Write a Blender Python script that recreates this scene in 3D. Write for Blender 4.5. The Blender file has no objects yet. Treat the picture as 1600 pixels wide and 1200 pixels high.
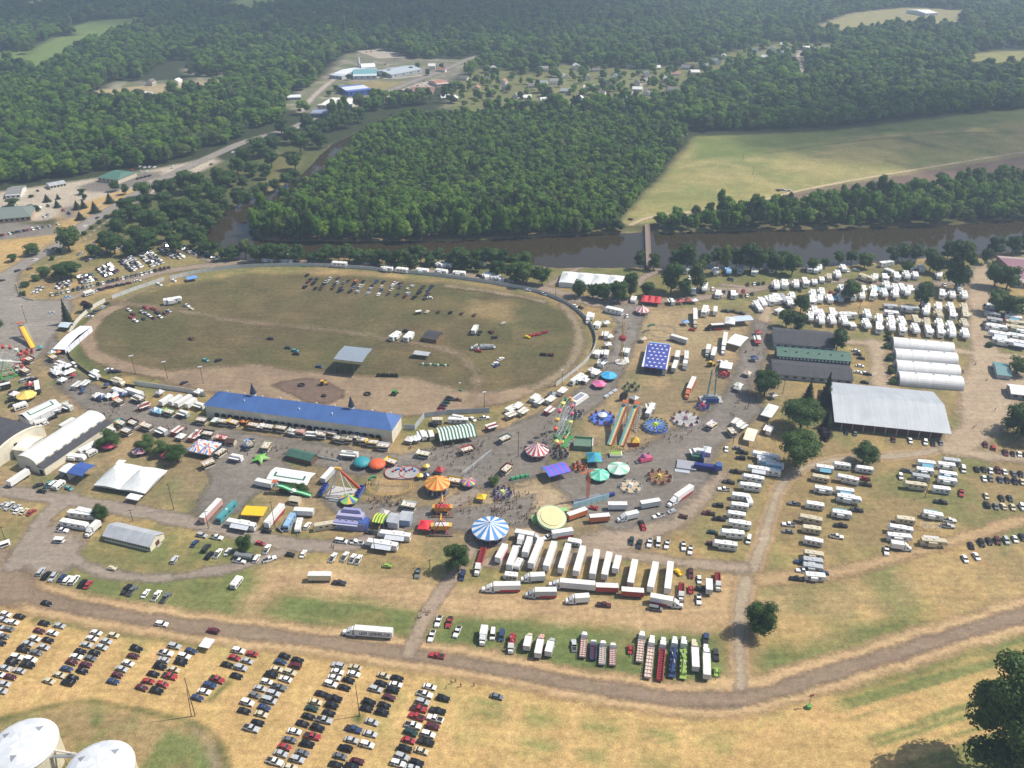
import bpy, math, random
import numpy as np
R = math.radians
scene = bpy.context.scene
col = scene.collection

# ------------------------------------------------------------------ camera
CAM_H = 246.0            # metres above the fairground
PITCH = R(30.4)          # looking down
FPX = 1340.0             # focal length in pixels of a 1600 px wide picture
cam = bpy.data.cameras.new('camera')
cam.sensor_width = 36.0
cam.lens = 36.0 * FPX / 1600.0
cam.clip_start = 1.0
cam.clip_end = 30000.0
cam_ob = bpy.data.objects.new('camera', cam)
cam_ob.location = (0, 0, CAM_H)
cam_ob.rotation_euler = (R(90) - PITCH, 0, 0)
col.objects.link(cam_ob)
scene.camera = cam_ob

# ------------------------------------------------------------------ light
SUN_EL, SUN_AZ = R(53), R(80)      # azimuth measured from +Y towards +X
world = bpy.data.worlds.new('World')
scene.world = world
world.use_nodes = True
wn = world.node_tree
sky = wn.nodes.new('ShaderNodeTexSky')
sky.sky_type = 'NISHITA'
sky.sun_disc = False
sky.sun_elevation = SUN_EL
sky.sun_rotation = SUN_AZ
sky.altitude = 200
sky.dust_density = 2.0
bg = wn.nodes['Background']
bg.inputs['Strength'].default_value = 0.10
wn.links.new(sky.outputs[0], bg.inputs['Color'])
sun = bpy.data.lights.new('sun', 'SUN')
sun.energy = 4.2
sun.angle = R(0.5)
sun.color = (1.0, 0.93, 0.82)
sun_ob = bpy.data.objects.new('sun', sun)
sd = (math.sin(SUN_AZ) * math.cos(SUN_EL), math.cos(SUN_AZ) * math.cos(SUN_EL), math.sin(SUN_EL))
from mathutils import Vector, Matrix, Euler
sun_ob.rotation_euler = Vector(sd).to_track_quat('Z', 'Y').to_euler()
sun_ob.location = (300, 300, 600)
col.objects.link(sun_ob)
vs = scene.view_settings
vs.view_transform = 'Standard'
vs.look = 'None'
vs.exposure = 0.45
vs.gamma = 1.0
scene.cycles.use_denoising = True
scene.cycles.max_bounces = 5
scene.cycles.diffuse_bounces = 2
scene.cycles.glossy_bounces = 2
scene.cycles.transmission_bounces = 3
scene.cycles.transparent_max_bounces = 12
scene.cycles.volume_bounces = 0
scene.cycles.sample_clamp_indirect = 4.0
HAZE_DENSITY = 0.00020
# ------------------------------------------------------------------ surveying: where the ground points of the photograph lie
_c, _s = math.cos(PITCH), math.sin(PITCH)
def P(x, y, z=0.0):
    dx, dy = (x - 800.0) / FPX, (600.0 - y) / FPX
    d = (dx, _c + _s * dy, -_s + _c * dy)
    t = (z - CAM_H) / d[2]
    return (d[0] * t, d[1] * t)
def Parr(pts, z=0.0):
    return np.array([P(x, y, z) for x, y in pts])
def topix(X, Y, Z=0.0):
    dz = Z - CAM_H
    depth = Y * _c - dz * _s
    up = Y * _s + dz * _c
    return 800 + FPX * X / depth, 600 - FPX * up / depth
def heading(x0, y0, x1, y1):
    a, b = P(x0, y0), P(x1, y1)
    return math.atan2(b[1] - a[1], b[0] - a[0])

# ------------------------------------------------------------------ materials
def lin(h):
    h = h.lstrip('#')
    v = [int(h[i:i + 2], 16) / 255 for i in (0, 2, 4)]
    return tuple(c / 12.92 if c <= .04045 else ((c + .055) / 1.055) ** 2.4 for c in v)
MATS = {}
def mat(key, rough=.55, metal=0.0, wear=.16, scale=.9, ribs=0.0):
    """painted surface; key is a hex colour or 'obj' (the object's own colour)"""
    k = (key, rough, metal, wear, scale, ribs)
    if k in MATS: return MATS[k]
    m = bpy.data.materials.new('paint_' + key.lstrip('#'))
    m.use_nodes = True
    nt = m.node_tree; N = nt.nodes; L = nt.links
    p = N['Principled BSDF']
    p.inputs['Roughness'].default_value = rough
    p.inputs['Metallic'].default_value = metal
    tc = N.new('ShaderNodeTexCoord')
    nz = N.new('ShaderNodeTexNoise'); nz.inputs['Scale'].default_value = scale; nz.inputs['Detail'].default_value = 4
    L.new(tc.outputs['Object'], nz.inputs['Vector'])
    rp = N.new('ShaderNodeMapRange'); rp.inputs[1].default_value = .35; rp.inputs[2].default_value = .75
    rp.inputs[3].default_value = 1.0; rp.inputs[4].default_value = 1 - wear
    L.new(nz.outputs[0], rp.inputs[0])
    mx = N.new('ShaderNodeMix'); mx.data_type = 'RGBA'; mx.blend_type = 'MULTIPLY'; mx.inputs[0].default_value = 1
    if key == 'obj':
        oi = N.new('ShaderNodeObjectInfo'); L.new(oi.outputs['Color'], mx.inputs[6])
    else:
        mx.inputs[6].default_value = (*lin(key), 1)
    if ribs:   # sheet-metal seams and run-off streaks, fine relief only
        mp = N.new('ShaderNodeMapping'); mp.inputs['Scale'].default_value = (1 / ribs, .04, .04); L.new(tc.outputs['Object'], mp.inputs['Vector'])
        wv = N.new('ShaderNodeTexWave'); wv.inputs['Scale'].default_value = .314; wv.wave_profile = 'SAW'; L.new(mp.outputs[0], wv.inputs['Vector'])
        wr = N.new('ShaderNodeMapRange'); wr.inputs[1].default_value = .0; wr.inputs[2].default_value = .25; wr.inputs[3].default_value = .92; wr.inputs[4].default_value = 1.0; L.new(wv.outputs['Fac'], wr.inputs[0])
        n2_ = N.new('ShaderNodeTexNoise'); n2_.inputs['Scale'].default_value = 1.3; n2_.inputs['Detail'].default_value = 5; L.new(mp.outputs[0], n2_.inputs['Vector'])
        w2 = N.new('ShaderNodeMapRange'); w2.inputs[1].default_value = .35; w2.inputs[2].default_value = .7; w2.inputs[3].default_value = 1.05; w2.inputs[4].default_value = .92; L.new(n2_.outputs[0], w2.inputs[0])
        m1 = N.new('ShaderNodeMath'); m1.operation = 'MULTIPLY'; L.new(wr.outputs[0], m1.inputs[0]); L.new(w2.outputs[0], m1.inputs[1])
        m2 = N.new('ShaderNodeMath'); m2.operation = 'MULTIPLY'; L.new(m1.outputs[0], m2.inputs[0]); L.new(rp.outputs[0], m2.inputs[1]); rp = m2
    cb = N.new('ShaderNodeCombineColor')
    for i in range(3): L.new(rp.outputs[0], cb.inputs[i])
    L.new(cb.outputs[0], mx.inputs[7])
    L.new(mx.outputs[2], p.inputs['Base Color'])
    MATS[k] = m
    return m
OBJ = lambda: mat('obj', .35, 0, .10)
GLASS = lambda: mat('#1a2126', .08, 0, .1)
TYRE = lambda: mat('#17171a', .9)

# ------------------------------------------------------------------ mesh collector
class MB:
    def __init__(s): s.v = []; s.f = []; s.m = []; s.mats = []
    def mi(s, m):
        if m not in s.mats: s.mats.append(m)
        return s.mats.index(m)
    def add(s, vs_, fs, m):
        o = len(s.v); k = s.mi(m)
        s.v += [tuple(v) for v in vs_]
        for f in fs: s.f.append(tuple(i + o for i in f)); s.m.append(k)
        return s
    def box(s, x0, x1, y0, y1, z0, z1, m, tx=0, ty=0, tx1=None):
        """box with optional taper of the top; tx1 = taper at the +x end"""
        a = tx; b = tx if tx1 is None else tx1
        vs_ = [(x0, y0, z0), (x1, y0, z0), (x1, y1, z0), (x0, y1, z0),
               (x0 + a, y0 + ty, z1), (x1 - b, y0 + ty, z1), (x1 - b, y1 - ty, z1), (x0 + a, y1 - ty, z1)]
        return s.add(vs_, [(3, 2, 1, 0), (4, 5, 6, 7), (0, 1, 5, 4), (1, 2, 6, 5), (2, 3, 7, 6), (3, 0, 4, 7)], m)
    def prism(s, prof, a0, a1, m, axis='y'):
        """profile [(u,z)] extruded along axis (u is x for axis y, y for axis x)"""
        n = len(prof)
        mk = (lambda u, z, a: (u, a, z)) if axis == 'y' else (lambda u, z, a: (a, u, z))
        vs_ = [mk(u, z, a0) for u, z in prof] + [mk(u, z, a1) for u, z in prof]
        fs = [(i, (i + 1) % n, n + (i + 1) % n, n + i) for i in range(n)] + [tuple(range(n - 1, -1, -1)), tuple(range(n, 2 * n))]
        return s.add(vs_, fs, m)
    def cyl(s, x, y, z0, z1, r0, r1, m, n=12, cap=True, a0=0):
        vs_ = []
        for r, z in ((r0, z0), (r1, z1)):
            for i in range(n):
                a = 2 * math.pi * i / n + a0
                vs_.append((x + r * math.cos(a), y + r * math.sin(a), z))
        fs = [(i, (i + 1) % n, n + (i + 1) % n, n + i) for i in range(n)]
        if cap: fs += [tuple(range(n - 1, -1, -1)), tuple(range(n, 2 * n))]
        return s.add(vs_, fs, m)
    def wheel(s, x, y, r, w, m, n=10):
        vs_ = []
        for yy in (y - w / 2, y + w / 2):
            for i in range(n):
                a = 2 * math.pi * i / n
                vs_.append((x + r * math.cos(a), yy, r + r * math.sin(a)))
        fs = [(i, n + i, n + (i + 1) % n, (i + 1) % n) for i in range(n)] + [tuple(range(n)), tuple(range(2 * n - 1, n - 1, -1))]
        return s.add(vs_, fs, m)
    def tube(s, p, q, r, m, n=5, r1=None):
        p, q = Vector(p), Vector(q); d = (q - p)
        if d.length < 1e-6: return s
        d.normalize()
        u = d.cross(Vector((0, 0, 1)) if abs(d.z) < .95 else Vector((1, 0, 0))).normalized(); w = d.cross(u)
        r1 = r if r1 is None else r1
        vs_ = []
        for c, rr in ((p, r), (q, r1)):
            for i in range(n):
                a = 2 * math.pi * i / n
                vs_.append(c + u * (rr * math.cos(a)) + w * (rr * math.sin(a)))
        fs = [(i, (i + 1) % n, n + (i + 1) % n, n + i) for i in range(n)] + [tuple(range(n - 1, -1, -1)), tuple(range(n, 2 * n))]
        return s.add(vs_, fs, m)
    def ring(s, x, y, z, rad, r, m, n=20, k=4):
        vs_ = []; fs = []
        for i in range(n):
            a = 2 * math.pi * i / n
            for j in range(k):
                b = 2 * math.pi * j / k + .785
                rr = rad + r * math.cos(b)
                vs_.append((x + rr * math.cos(a), y + rr * math.sin(a), z + r * math.sin(b)))
        for i in range(n):
            for j in range(k):
                fs.append((i * k + j, ((i + 1) % n) * k + j, ((i + 1) % n) * k + (j + 1) % k, i * k + (j + 1) % k))
        return s.add(vs_, fs, m)
    def cone_striped(s, x, y, z0, z1, r, mats, n=16, valance=.5, sag=.0, r1=.15, a0=0):
        """striped conical tent top; one material per sector"""
        for i in range(n):
            a, b = 2 * math.pi * i / n + a0, 2 * math.pi * (i + 1) / n + a0
            m = mats[i % len(mats)]
            pts = []
            steps = 3
            for t in range(steps + 1):
                f = t / steps
                rr = r * (1 - f) + r1 * f
                zz = z0 + (z1 - z0) * (f - sag * math.sin(math.pi * f))
                pts.append(((x + rr * math.cos(a), y + rr * math.sin(a), zz), (x + rr * math.cos(b), y + rr * math.sin(b), zz)))
            vs_ = [q for pr in pts for q in pr]
            fs = [(2 * t, 2 * t + 1, 2 * t + 3, 2 * t + 2) for t in range(steps)]
            s.add(vs_, fs, m)
            if valance:
                s.add([(x + r * math.cos(a), y + r * math.sin(a), z0 - valance), (x + r * math.cos(b), y + r * math.sin(b), z0 - valance), pts[0][1], pts[0][0]], [(0, 1, 2, 3)], mats[(i + 1) % len(mats)])
        return s
    def dome(s, x, y, z0, h, r, mats, n=16, k=4):
        for i in range(n):
            a, b = 2 * math.pi * i / n, 2 * math.pi * (i + 1) / n
            vs_ = []
            for t in range(k + 1):
                f = t / k * math.pi / 2
                rr, zz = max(r * math.cos(f), .02), z0 + h * math.sin(f)
                vs_ += [(x + rr * math.cos(a), y + rr * math.sin(a), zz), (x + rr * math.cos(b), y + rr * math.sin(b), zz)]
            s.add(vs_, [(2 * t, 2 * t + 1, 2 * t + 3, 2 * t + 2) for t in range(k)], mats[i % len(mats)])
        return s
    def sphere(s, x, y, z, r, m, n=8, k=5, sz=1.0):
        vs_ = []; fs = []
        for j in range(k + 1):
            t = math.pi * j / k - math.pi / 2
            for i in range(n):
                a = 2 * math.pi * i / n
                rr = max(math.cos(t), .02) * r
                vs_.append((x + rr * math.cos(a), y + rr * math.sin(a), z + math.sin(t) * r * sz))
        for j in range(k):
            for i in range(n):
                fs.append((j * n + i, j * n + (i + 1) % n, (j + 1) * n + (i + 1) % n, (j + 1) * n + i))
        fs += [tuple(range(n - 1, -1, -1)), tuple(range(k * n, k * n + n))]
        return s.add(vs_, fs, m)
    def quad(s, a, b, c, d, m): return s.add([a, b, c, d], [(0, 1, 2, 3)], m)
    def mesh(s, name):
        me = bpy.data.meshes.new(name)
        me.from_pydata(s.v, [], s.f)
        for m in s.mats: me.materials.append(m)
        me.polygons.foreach_set('material_index', s.m)
        me.update()
        return me

# ------------------------------------------------------------------ things
def tag(o, label=None, cat=None, group=None, kind=None):
    if label: o['label'] = label
    if cat: o['category'] = cat
    if group: o['group'] = group
    if kind: o['kind'] = kind
    return o
def link(name, data, parent=None, loc=(0, 0, 0), rz=0, sc=None):
    o = bpy.data.objects.new(name, data); col.objects.link(o)
    o.location = loc
    if rz: o.rotation_euler = (0, 0, rz)
    if sc: o.scale = (sc, sc, sc) if isinstance(sc, (int, float)) else sc
    if parent: o.parent = parent
    return o
class Proto:
    """a kind of thing: parts [(name, mesh, [sub-parts])]; put() makes one individual"""
    def __init__(s, name, cat): s.name = name; s.cat = cat; s.parts = []; s.joined = None
    def part(s, name, mb, tint=False, at=None, subs=None):
        me = mb.mesh(name) if isinstance(mb, MB) else mb
        s.parts.append((name, me, tint, at, subs or [])); return s
    def join(s):
        if s.joined is None:
            J = MB()
            for name, me, tint, at, subs in s.parts:
                for mm, off in [(me, at)] + [(q[1], at) for q in subs]:
                    off = off or (0, 0, 0)
                    base = len(J.v)
                    J.v += [tuple(v.co[i] + off[i] for i in range(3)) for v in mm.vertices]
                    for p in mm.polygons:
                        J.f.append(tuple(base + i for i in p.vertices)); J.m.append(J.mi(mm.materials[p.material_index]))
            s.joined = J.mesh(s.name)
        return s.joined
    def put(s, loc, rz, label, color=None, group=None, whole=False, sc=None, name=None, cat=None, z=0.0):
        loc = (loc[0], loc[1], z)
        if whole:
            o = link(name or s.name, s.join(), None, loc, rz, sc)
            if color: o.color = (*color, 1)
            return tag(o, label, cat or s.cat, group)
        root = link(name or s.name, None, None, loc, rz, sc)
        root.empty_display_size = .5
        tag(root, label, cat or s.cat, group)
        for pn, me, tint, at, subs in s.parts:
            o = link(pn, me, root, at or (0, 0, 0))
            if color: o.color = (*color, 1)
            for sn, sm in subs:
                q = link(sn, sm, o)
                if color: q.color = (*color, 1)
        return root
def one(name, cat, label, loc, rz, parts, group=None, color=None, z=0.0):
    """a thing that exists once; parts = [(name, MB)] or [(name, MB, [(sub, MB)])]"""
    root = link(name, None, None, (loc[0], loc[1], z), rz)
    tag(root, label, cat, group)
    for pr in parts:
        o = link(pr[0], pr[1].mesh(pr[0]), root)
        if color: o.color = (*color, 1)
        for sub in (pr[2] if len(pr) > 2 else []):
            q = link(sub[0], sub[1].mesh(sub[0]), o)
            if color: q.color = (*color, 1)
    return root
# ------------------------------------------------------------------ ground
rng = np.random.default_rng(7)
def vnoise(x, y, scale, seed=0):
    g = np.random.default_rng(seed).random((257, 257))
    u, v = (x / scale) % 256, (y / scale) % 256
    i, j = u.astype(int), v.astype(int)
    a, b = u - i, v - j
    a, b = a * a * (3 - 2 * a), b * b * (3 - 2 * b)
    i2, j2 = (i + 1) % 257, (j + 1) % 257
    return (g[i, j] * (1 - a) + g[i2, j] * a) * (1 - b) + (g[i, j2] * (1 - a) + g[i2, j2] * a) * b
def fbm(x, y, scale, seed=0, oct=4):
    t = 0; amp = 1; tot = 0
    for o in range(oct):
        t = t + amp * vnoise(x + 37 * o, y + 91 * o, scale / 2 ** o, seed + o); tot += amp; amp *= .55
    return t / tot
# a fan of quads: fine near the place, coarse far off
rows = [-220., -120., -40., 30., 90.]
yy = 120.0
while yy < 3400:
    rows.append(yy); yy += max(1.25, .0034 * yy)
rows += [3600, 4200, 5200]
rows = np.array(rows); NC = 470
uu = np.linspace(-1, 1, NC)
GX = uu[None, :] * (230 + .70 * np.clip(rows, -200, None))[:, None]
GY = np.repeat(rows[:, None], NC, 1)
gx, gy = GX.ravel(), GY.ravel()
NR = len(rows)
WOB = (fbm(gx, gy, 9, 3) - .5)       # wobble for ragged edges
def seg_dist(px, py, pts, closed):
    d = np.full(px.shape, 1e9)
    n = len(pts)
    for i in range(n if closed else n - 1):
        ax, ay = pts[i]; bx, by = pts[(i + 1) % n]
        vx, vy = bx - ax, by - ay
        L2 = vx * vx + vy * vy + 1e-9
        t = np.clip(((px - ax) * vx + (py - ay) * vy) / L2, 0, 1)
        d = np.minimum(d, np.hypot(px - ax - t * vx, py - ay - t * vy))
    return d
def inside(px, py, pts):
    r = np.zeros(px.shape, bool); n = len(pts)
    for i in range(n):
        ax, ay = pts[i]; bx, by = pts[(i + 1) % n]
        if ay == by: continue
        c = ((ay > py) != (by > py)) & (px < (bx - ax) * (py - ay) / (by - ay) + ax)
        r ^= c
    return r
def smooth_line(pts, n=4):
    p = np.array(pts, float)
    for _ in range(n if len(p) > 2 else 0):
        q = np.empty((2 * len(p) - 2 + 2 - 0, 2)); k = 0
        out = [p[0]]
        for a, b in zip(p[:-1], p[1:]):
            out += [a * .75 + b * .25, a * .25 + b * .75]
        out.append(p[-1]); p = np.array(out)
        if len(p) > 60: break
    return p
def area(poly, feather=2., wob=4., z=0., smooth=False):
    """soft mask of a ground polygon given by its photographed corners"""
    pts = Parr(poly, z)
    x0, y0 = pts.min(0) - 30; x1, y1 = pts.max(0) + 30
    sel = np.nonzero((gx > x0) & (gx < x1) & (gy > y0) & (gy < y1))[0]
    m = np.zeros(gx.shape, np.float32)
    if len(sel) == 0: return m
    sx, sy = gx[sel], gy[sel]
    d = seg_dist(sx, sy, pts, True); d = np.where(inside(sx, sy, pts), d, -d)
    f = feather + np.hypot(sx, sy) * .002
    m[sel] = np.clip((d + WOB[sel] * wob) / f * .5 + .5, 0, 1)
    return m
def line(poly, width, feather=1.2, wob=2., z=0., sm=2):
    pts = smooth_line(Parr(poly, z), sm)
    x0, y0 = pts.min(0) - width - 20; x1, y1 = pts.max(0) + width + 20
    sel = np.nonzero((gx > x0) & (gx < x1) & (gy > y0) & (gy < y1))[0]
    m = np.zeros(gx.shape, np.float32)
    sx, sy = gx[sel], gy[sel]
    d = width / 2 - seg_dist(sx, sy, pts, False)
    f = feather + np.hypot(sx, sy) * .001
    m[sel] = np.clip((d + WOB[sel] * wob) / f * .5 + .5, 0, 1)
    return m
GC = np.zeros((gx.size, 3), np.float32)
def C(*a): return np.array(a, np.float32)
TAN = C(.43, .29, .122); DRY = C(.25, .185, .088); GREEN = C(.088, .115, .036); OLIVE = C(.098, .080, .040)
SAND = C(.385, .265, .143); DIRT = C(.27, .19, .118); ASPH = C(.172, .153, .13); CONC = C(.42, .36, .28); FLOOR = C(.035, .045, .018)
def paint(m, c, k=1.0):
    m = (m * k)[:, None]
    GC[:] = GC * (1 - m) + c * m
n1 = fbm(gx, gy, 60, 11); n2 = fbm(gx, gy, 14, 21); n3 = fbm(gx, gy, 25, 31)
def patch(lo, hi, n): return np.clip((n - lo) / (hi - lo), 0, 1).astype(np.float32)
# fairground base: worn dry grass
GC[:] = DRY
paint(patch(.45, .62, n3), GREEN * 1.25, .5)
paint(patch(.5, .68, n2), TAN, .45)
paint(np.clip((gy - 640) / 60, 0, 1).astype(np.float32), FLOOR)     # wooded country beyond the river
# worn showground: brown trodden soil
show = area([(0, 560), (90, 560), (200, 630), (330, 670), (620, 705), (800, 650), (900, 600), (950, 480), (1100, 455), (1215, 470), (1215, 620), (1180, 700), (1110, 740), (1080, 830), (960, 850), (760, 870), (560, 830), (330, 800), (120, 770), (-60, 760), (-60, 600)], 8, 14)
paint(show, C(.215, .165, .095), .85); paint(show * patch(.52, .66, n2), SAND, .5); paint(show * patch(.54, .7, n3), GREEN * 1.2, .45)
paint(area([(985, 485), (1110, 480), (1170, 500), (1160, 545), (1080, 560), (990, 545)], 5, 10), C(.33, .25, .14), .7)
paint(area([(750, 780), (830, 755), (900, 770), (990, 790), (900, 815), (840, 840), (740, 840)], 4, 8), C(.37, .28, .18), .8)
# front stubble field
south = area([(-90, 945), (0, 950), (180, 985), (400, 1010), (640, 1040), (880, 1085), (1100, 1112), (1200, 1100), (1400, 1035), (1700, 935), (1760, 1330), (-160, 1330)], 3, 5)
paint(south, TAN)
paint(south * patch(.52, .66, n2) * patch(.4, .6, n1), GREEN * 1.6 + TAN * .25, .45)
th = math.radians(-12)
streak = fbm((gx * math.cos(th) + gy * math.sin(th)) / 14, (-gx * math.sin(th) + gy * math.cos(th)), 2.6, 41)
paint(south * patch(.5, .75, streak), TAN * .80, .55)
# right front: mown strips
rf = area([(1290, 1085), (1430, 1035), (1640, 970), (1700, 1230), (1420, 1230), (1330, 1130)], 4, 6)
th = math.radians(17)
st2 = fbm((gx * math.cos(th) + gy * math.sin(th)) / 22, (-gx * math.sin(th) + gy * math.cos(th)), 4.5, 51)
paint(rf * patch(.46, .60, st2), GREEN * 1.35, .8)
paint(area([(1290, 1075), (1400, 1045), (1500, 1012), (1640, 985), (1640, 1000), (1500, 1040), (1380, 1075), (1310, 1090)], 3, 6), GREEN * 1.2, .85)
bays = np.zeros(gx.shape, np.float32)
for x, y, w, h in ((768, 1105, 50, 36), (855, 1110, 60, 34), (942, 1128, 62, 30), (1030, 1146, 62, 30), (738, 1142, 38, 28), (842, 1166, 62, 22), (925, 1180, 45, 24), (1022, 1188, 60, 20), (745, 1100, 26, 24), (1120, 1150, 50, 26), (690, 1075, 24, 16)): bays = np.maximum(bays, area([(x - w / 2, y - h / 2), (x + w / 2, y - h / 2 + w * .12), (x + w / 2 - 4, y + h / 2 + w * .08), (x - w / 2 - 4, y + h / 2)], 2.5, 5))
paint(bays * (.25 + .75 * patch(.40, .58, streak)), GREEN * 1.5 + TAN * .12, .8)
# silo lawn and ditch
lawn = area([(-60, 1140), (0, 1128), (90, 1104), (140, 1098), (220, 1116), (300, 1132), (335, 1150), (352, 1205), (360, 1330), (-60, 1330)], 2, 3)
paint(lawn, DRY * 1.05); paint(lawn * patch(.42, .56, n2), GREEN * 1.35, .8)
paint(area([(300, 1128), (335, 1150), (352, 1205), (356, 1300), (330, 1300), (325, 1200), (316, 1165)], 1.5, 2), C(.24, .19, .12), .9)
paint(area([(298, 1150), (320, 1165), (330, 1215), (330, 1280), (305, 1280), (305, 1200)], 1.5, 3), GREEN * 1.5, .8)
paint(line([(-40, 1135), (0, 1124), (90, 1100), (140, 1093), (220, 1111), (300, 1127), (332, 1145), (352, 1180), (360, 1230)], 2.0, 1, 2), GREEN * .75, .9)
paint(area([(322, 1095), (330, 1098), (362, 1066), (356, 1062)], .8, 1), GREEN * .9)
paint(area([(548, 1122), (556, 1113), (568, 1116), (568, 1128), (556, 1132)], .6, 1), GREEN * .8)
paint(line([(55, 968), (150, 985), (260, 1000), (320, 1012)], 1.6, .8, 3), GREEN * 1.0, .85)
# lawns north of the road
for poly, k in (([(60, 895), (160, 905), (300, 895), (430, 885), (405, 950), (385, 975), (240, 955), (90, 930)], .8), ([(440, 925), (560, 935), (660, 945), (632, 1000), (520, 990), (400, 972)], .9), ([(658, 1012), (672, 985), (695, 962), (800, 965), (900, 975), (1128, 990), (1130, 1060), (1110, 1078), (1000, 1070), (880, 1050), (760, 1032)], 1.),
                ([(150, 850), (250, 880), (330, 880), (420, 860), (400, 835), (280, 850), (170, 820)], .6), ([(900, 1000), (1128, 1010), (1124, 1065), (1000, 1062), (760, 1025), (680, 1005)], .6)):
    m = area(poly, 3, 7); paint(m, GREEN * 1.22 + DRY * .05, k); paint(m * patch(.54, .72, n2), DRY, .35)
th = math.radians(-14)
st3 = fbm((gx * math.cos(th) + gy * math.sin(th)) / 18, (-gx * math.sin(th) + gy * math.cos(th)), 3.2, 71)
paint(area([(440, 925), (560, 935), (660, 945), (632, 1000), (520, 990), (400, 972)], 3, 7) * patch(.48, .62, st3), DRY * 1.25, .55)
# sandy yard between the lorries and the lawn
paint(area([(400, 885), (520, 880), (640, 905), (800, 930), (960, 940), (1090, 950), (1120, 900), (1165, 890), (1150, 975), (1120, 990), (900, 972), (800, 962), (700, 960), (640, 945), (500, 925), (430, 925), (380, 970), (360, 965), (410, 910)], 3, 8), SAND, .95)
# motor home fields
rvf = area([(1215, 725), (1500, 712), (1640, 700), (1640, 860), (1500, 870), (1300, 905), (1195, 905), (1205, 800)], 4, 6)
paint(rvf, DRY * .95); paint(rvf * patch(.42, .6, n3), GREEN * 1.25, .6); paint(rvf * patch(.52, .7, n2), TAN, .4)
paint(area([(1095, 715), (1180, 700), (1200, 760), (1185, 860), (1110, 880), (1095, 800)], 4, 6), DRY * .85 + GREEN * .25, .9)
rl = area([(1165, 925), (1300, 915), (1420, 880), (1660, 800), (1660, 930), (1400, 1000), (1260, 1048), (1190, 1062), (1168, 1020)], 4, 8)
paint(rl, DRY * 1.12); paint(rl * patch(.44, .6, n3), GREEN * 1.35, .75); paint(rl * patch(.5, .66, n2), TAN, .5)
paint(area([(1180, 1020), (1300, 1000), (1420, 950), (1440, 985), (1300, 1030), (1195, 1058)], 4, 10), GREEN * 1.25, .75)
# centre field of the race course
INF = [(118, 560), (112, 528), (130, 500), (180, 472), (270, 446), (400, 428), (560, 430), (720, 445), (840, 465), (895, 492), (915, 530), (895, 575), (840, 605), (760, 630), (640, 632), (480, 615), (330, 598), (220, 590), (150, 580)]
inf = area(INF, 3, 3)
paint(inf, OLIVE * 1.1); paint(inf * patch(.45, .62, n1), GREEN * .8, .35); paint(inf * patch(.5, .66, n3), DRY * .65, .45)
paint(area([(740, 470), (800, 475), (800, 500), (730, 495)], 5, 12), DRY * 1.1, .7)
paint(area([(108, 550), (106, 520), (122, 500), (170, 475), (160, 500), (136, 520), (132, 545), (150, 572), (190, 592), (140, 585)], 2, 3), GREEN * .9, .85)
# land around the river, fields beyond
paint(area([(120, 430), (250, 395), (330, 385), (400, 402), (560, 408), (760, 415), (1000, 420), (1300, 420), (1640, 400), (1640, 430), (1100, 470), (900, 450), (500, 418), (300, 425), (150, 450)], 3, 5), GREEN * 1.05, .6)
paint(area([(100, 470), (160, 420), (260, 388), (330, 398), (345, 405), (250, 420)], 3, 6), DRY * .9 + GREEN * .3, .8)
paint(area([(310, 370), (345, 402), (390, 408), (330, 408), (290, 395)], 2, 3), GREEN * 1.2, .9)
nf = area([(972, 350), (985, 330), (1030, 285), (1070, 235), (1090, 214), (1300, 207), (1450, 188), (1700, 162), (1700, 250), (1400, 285), (1250, 310), (1140, 330), (1010, 348)], 4, 6)
paint(nf, C(.27, .24, .092)); paint(nf * patch(.42, .58, n1), C(.17, .19, .065), .8); paint(nf * patch(.5, .65, n3), C(.33, .27, .12), .5)
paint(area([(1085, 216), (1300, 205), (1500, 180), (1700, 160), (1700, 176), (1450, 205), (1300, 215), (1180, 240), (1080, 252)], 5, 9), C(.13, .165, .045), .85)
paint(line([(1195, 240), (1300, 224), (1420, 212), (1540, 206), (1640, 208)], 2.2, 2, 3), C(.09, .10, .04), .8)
paint(area([(1120, 335), (1240, 302), (1400, 274), (1700, 228), (1700, 300), (1500, 300), (1300, 335), (1150, 345)], 3, 4), C(.16, .112, .085))
paint(area([(1230, 312), (1400, 300), (1360, 325), (1260, 335)], 5, 12), C(.27, .195, .14), .6)
# left: shops, road verges
paint(area([(-60, 345), (0, 300), (120, 283), (255, 262), (330, 246), (345, 252), (270, 290), (200, 320), (60, 345)], 3, 5), CONC, .95)
paint(area([(-60, 420), (-20, 375), (85, 365), (95, 330), (180, 300), (245, 288), (190, 322), (120, 360), (55, 398), (-10, 432)], 3, 5), TAN * .95, .95)
paint(area([(-60, 350), (0, 345), (85, 355), (90, 366), (0, 375), (-60, 380)], 2, 2), ASPH * 1.1)
paint(area([(120, 292), (160, 280), (205, 270), (250, 268), (255, 275), (210, 292), (175, 300), (140, 300)], 2, 2), ASPH)
paint(area([(92, 326), (118, 320), (120, 338), (100, 345)], 2, 2), ASPH * 1.1)
paint(area([(305, 290), (345, 262), (375, 268), (350, 300), (315, 310)], 3, 5), TAN * .8, .8)
paint(area([(425, 235), (480, 245), (450, 285), (415, 310), (395, 300), (430, 260)], 3, 6), TAN * .75, .75)
paint(area([(365, 312), (400, 295), (420, 300), (395, 312)], 2, 3), GREEN * 1.2)
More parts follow.
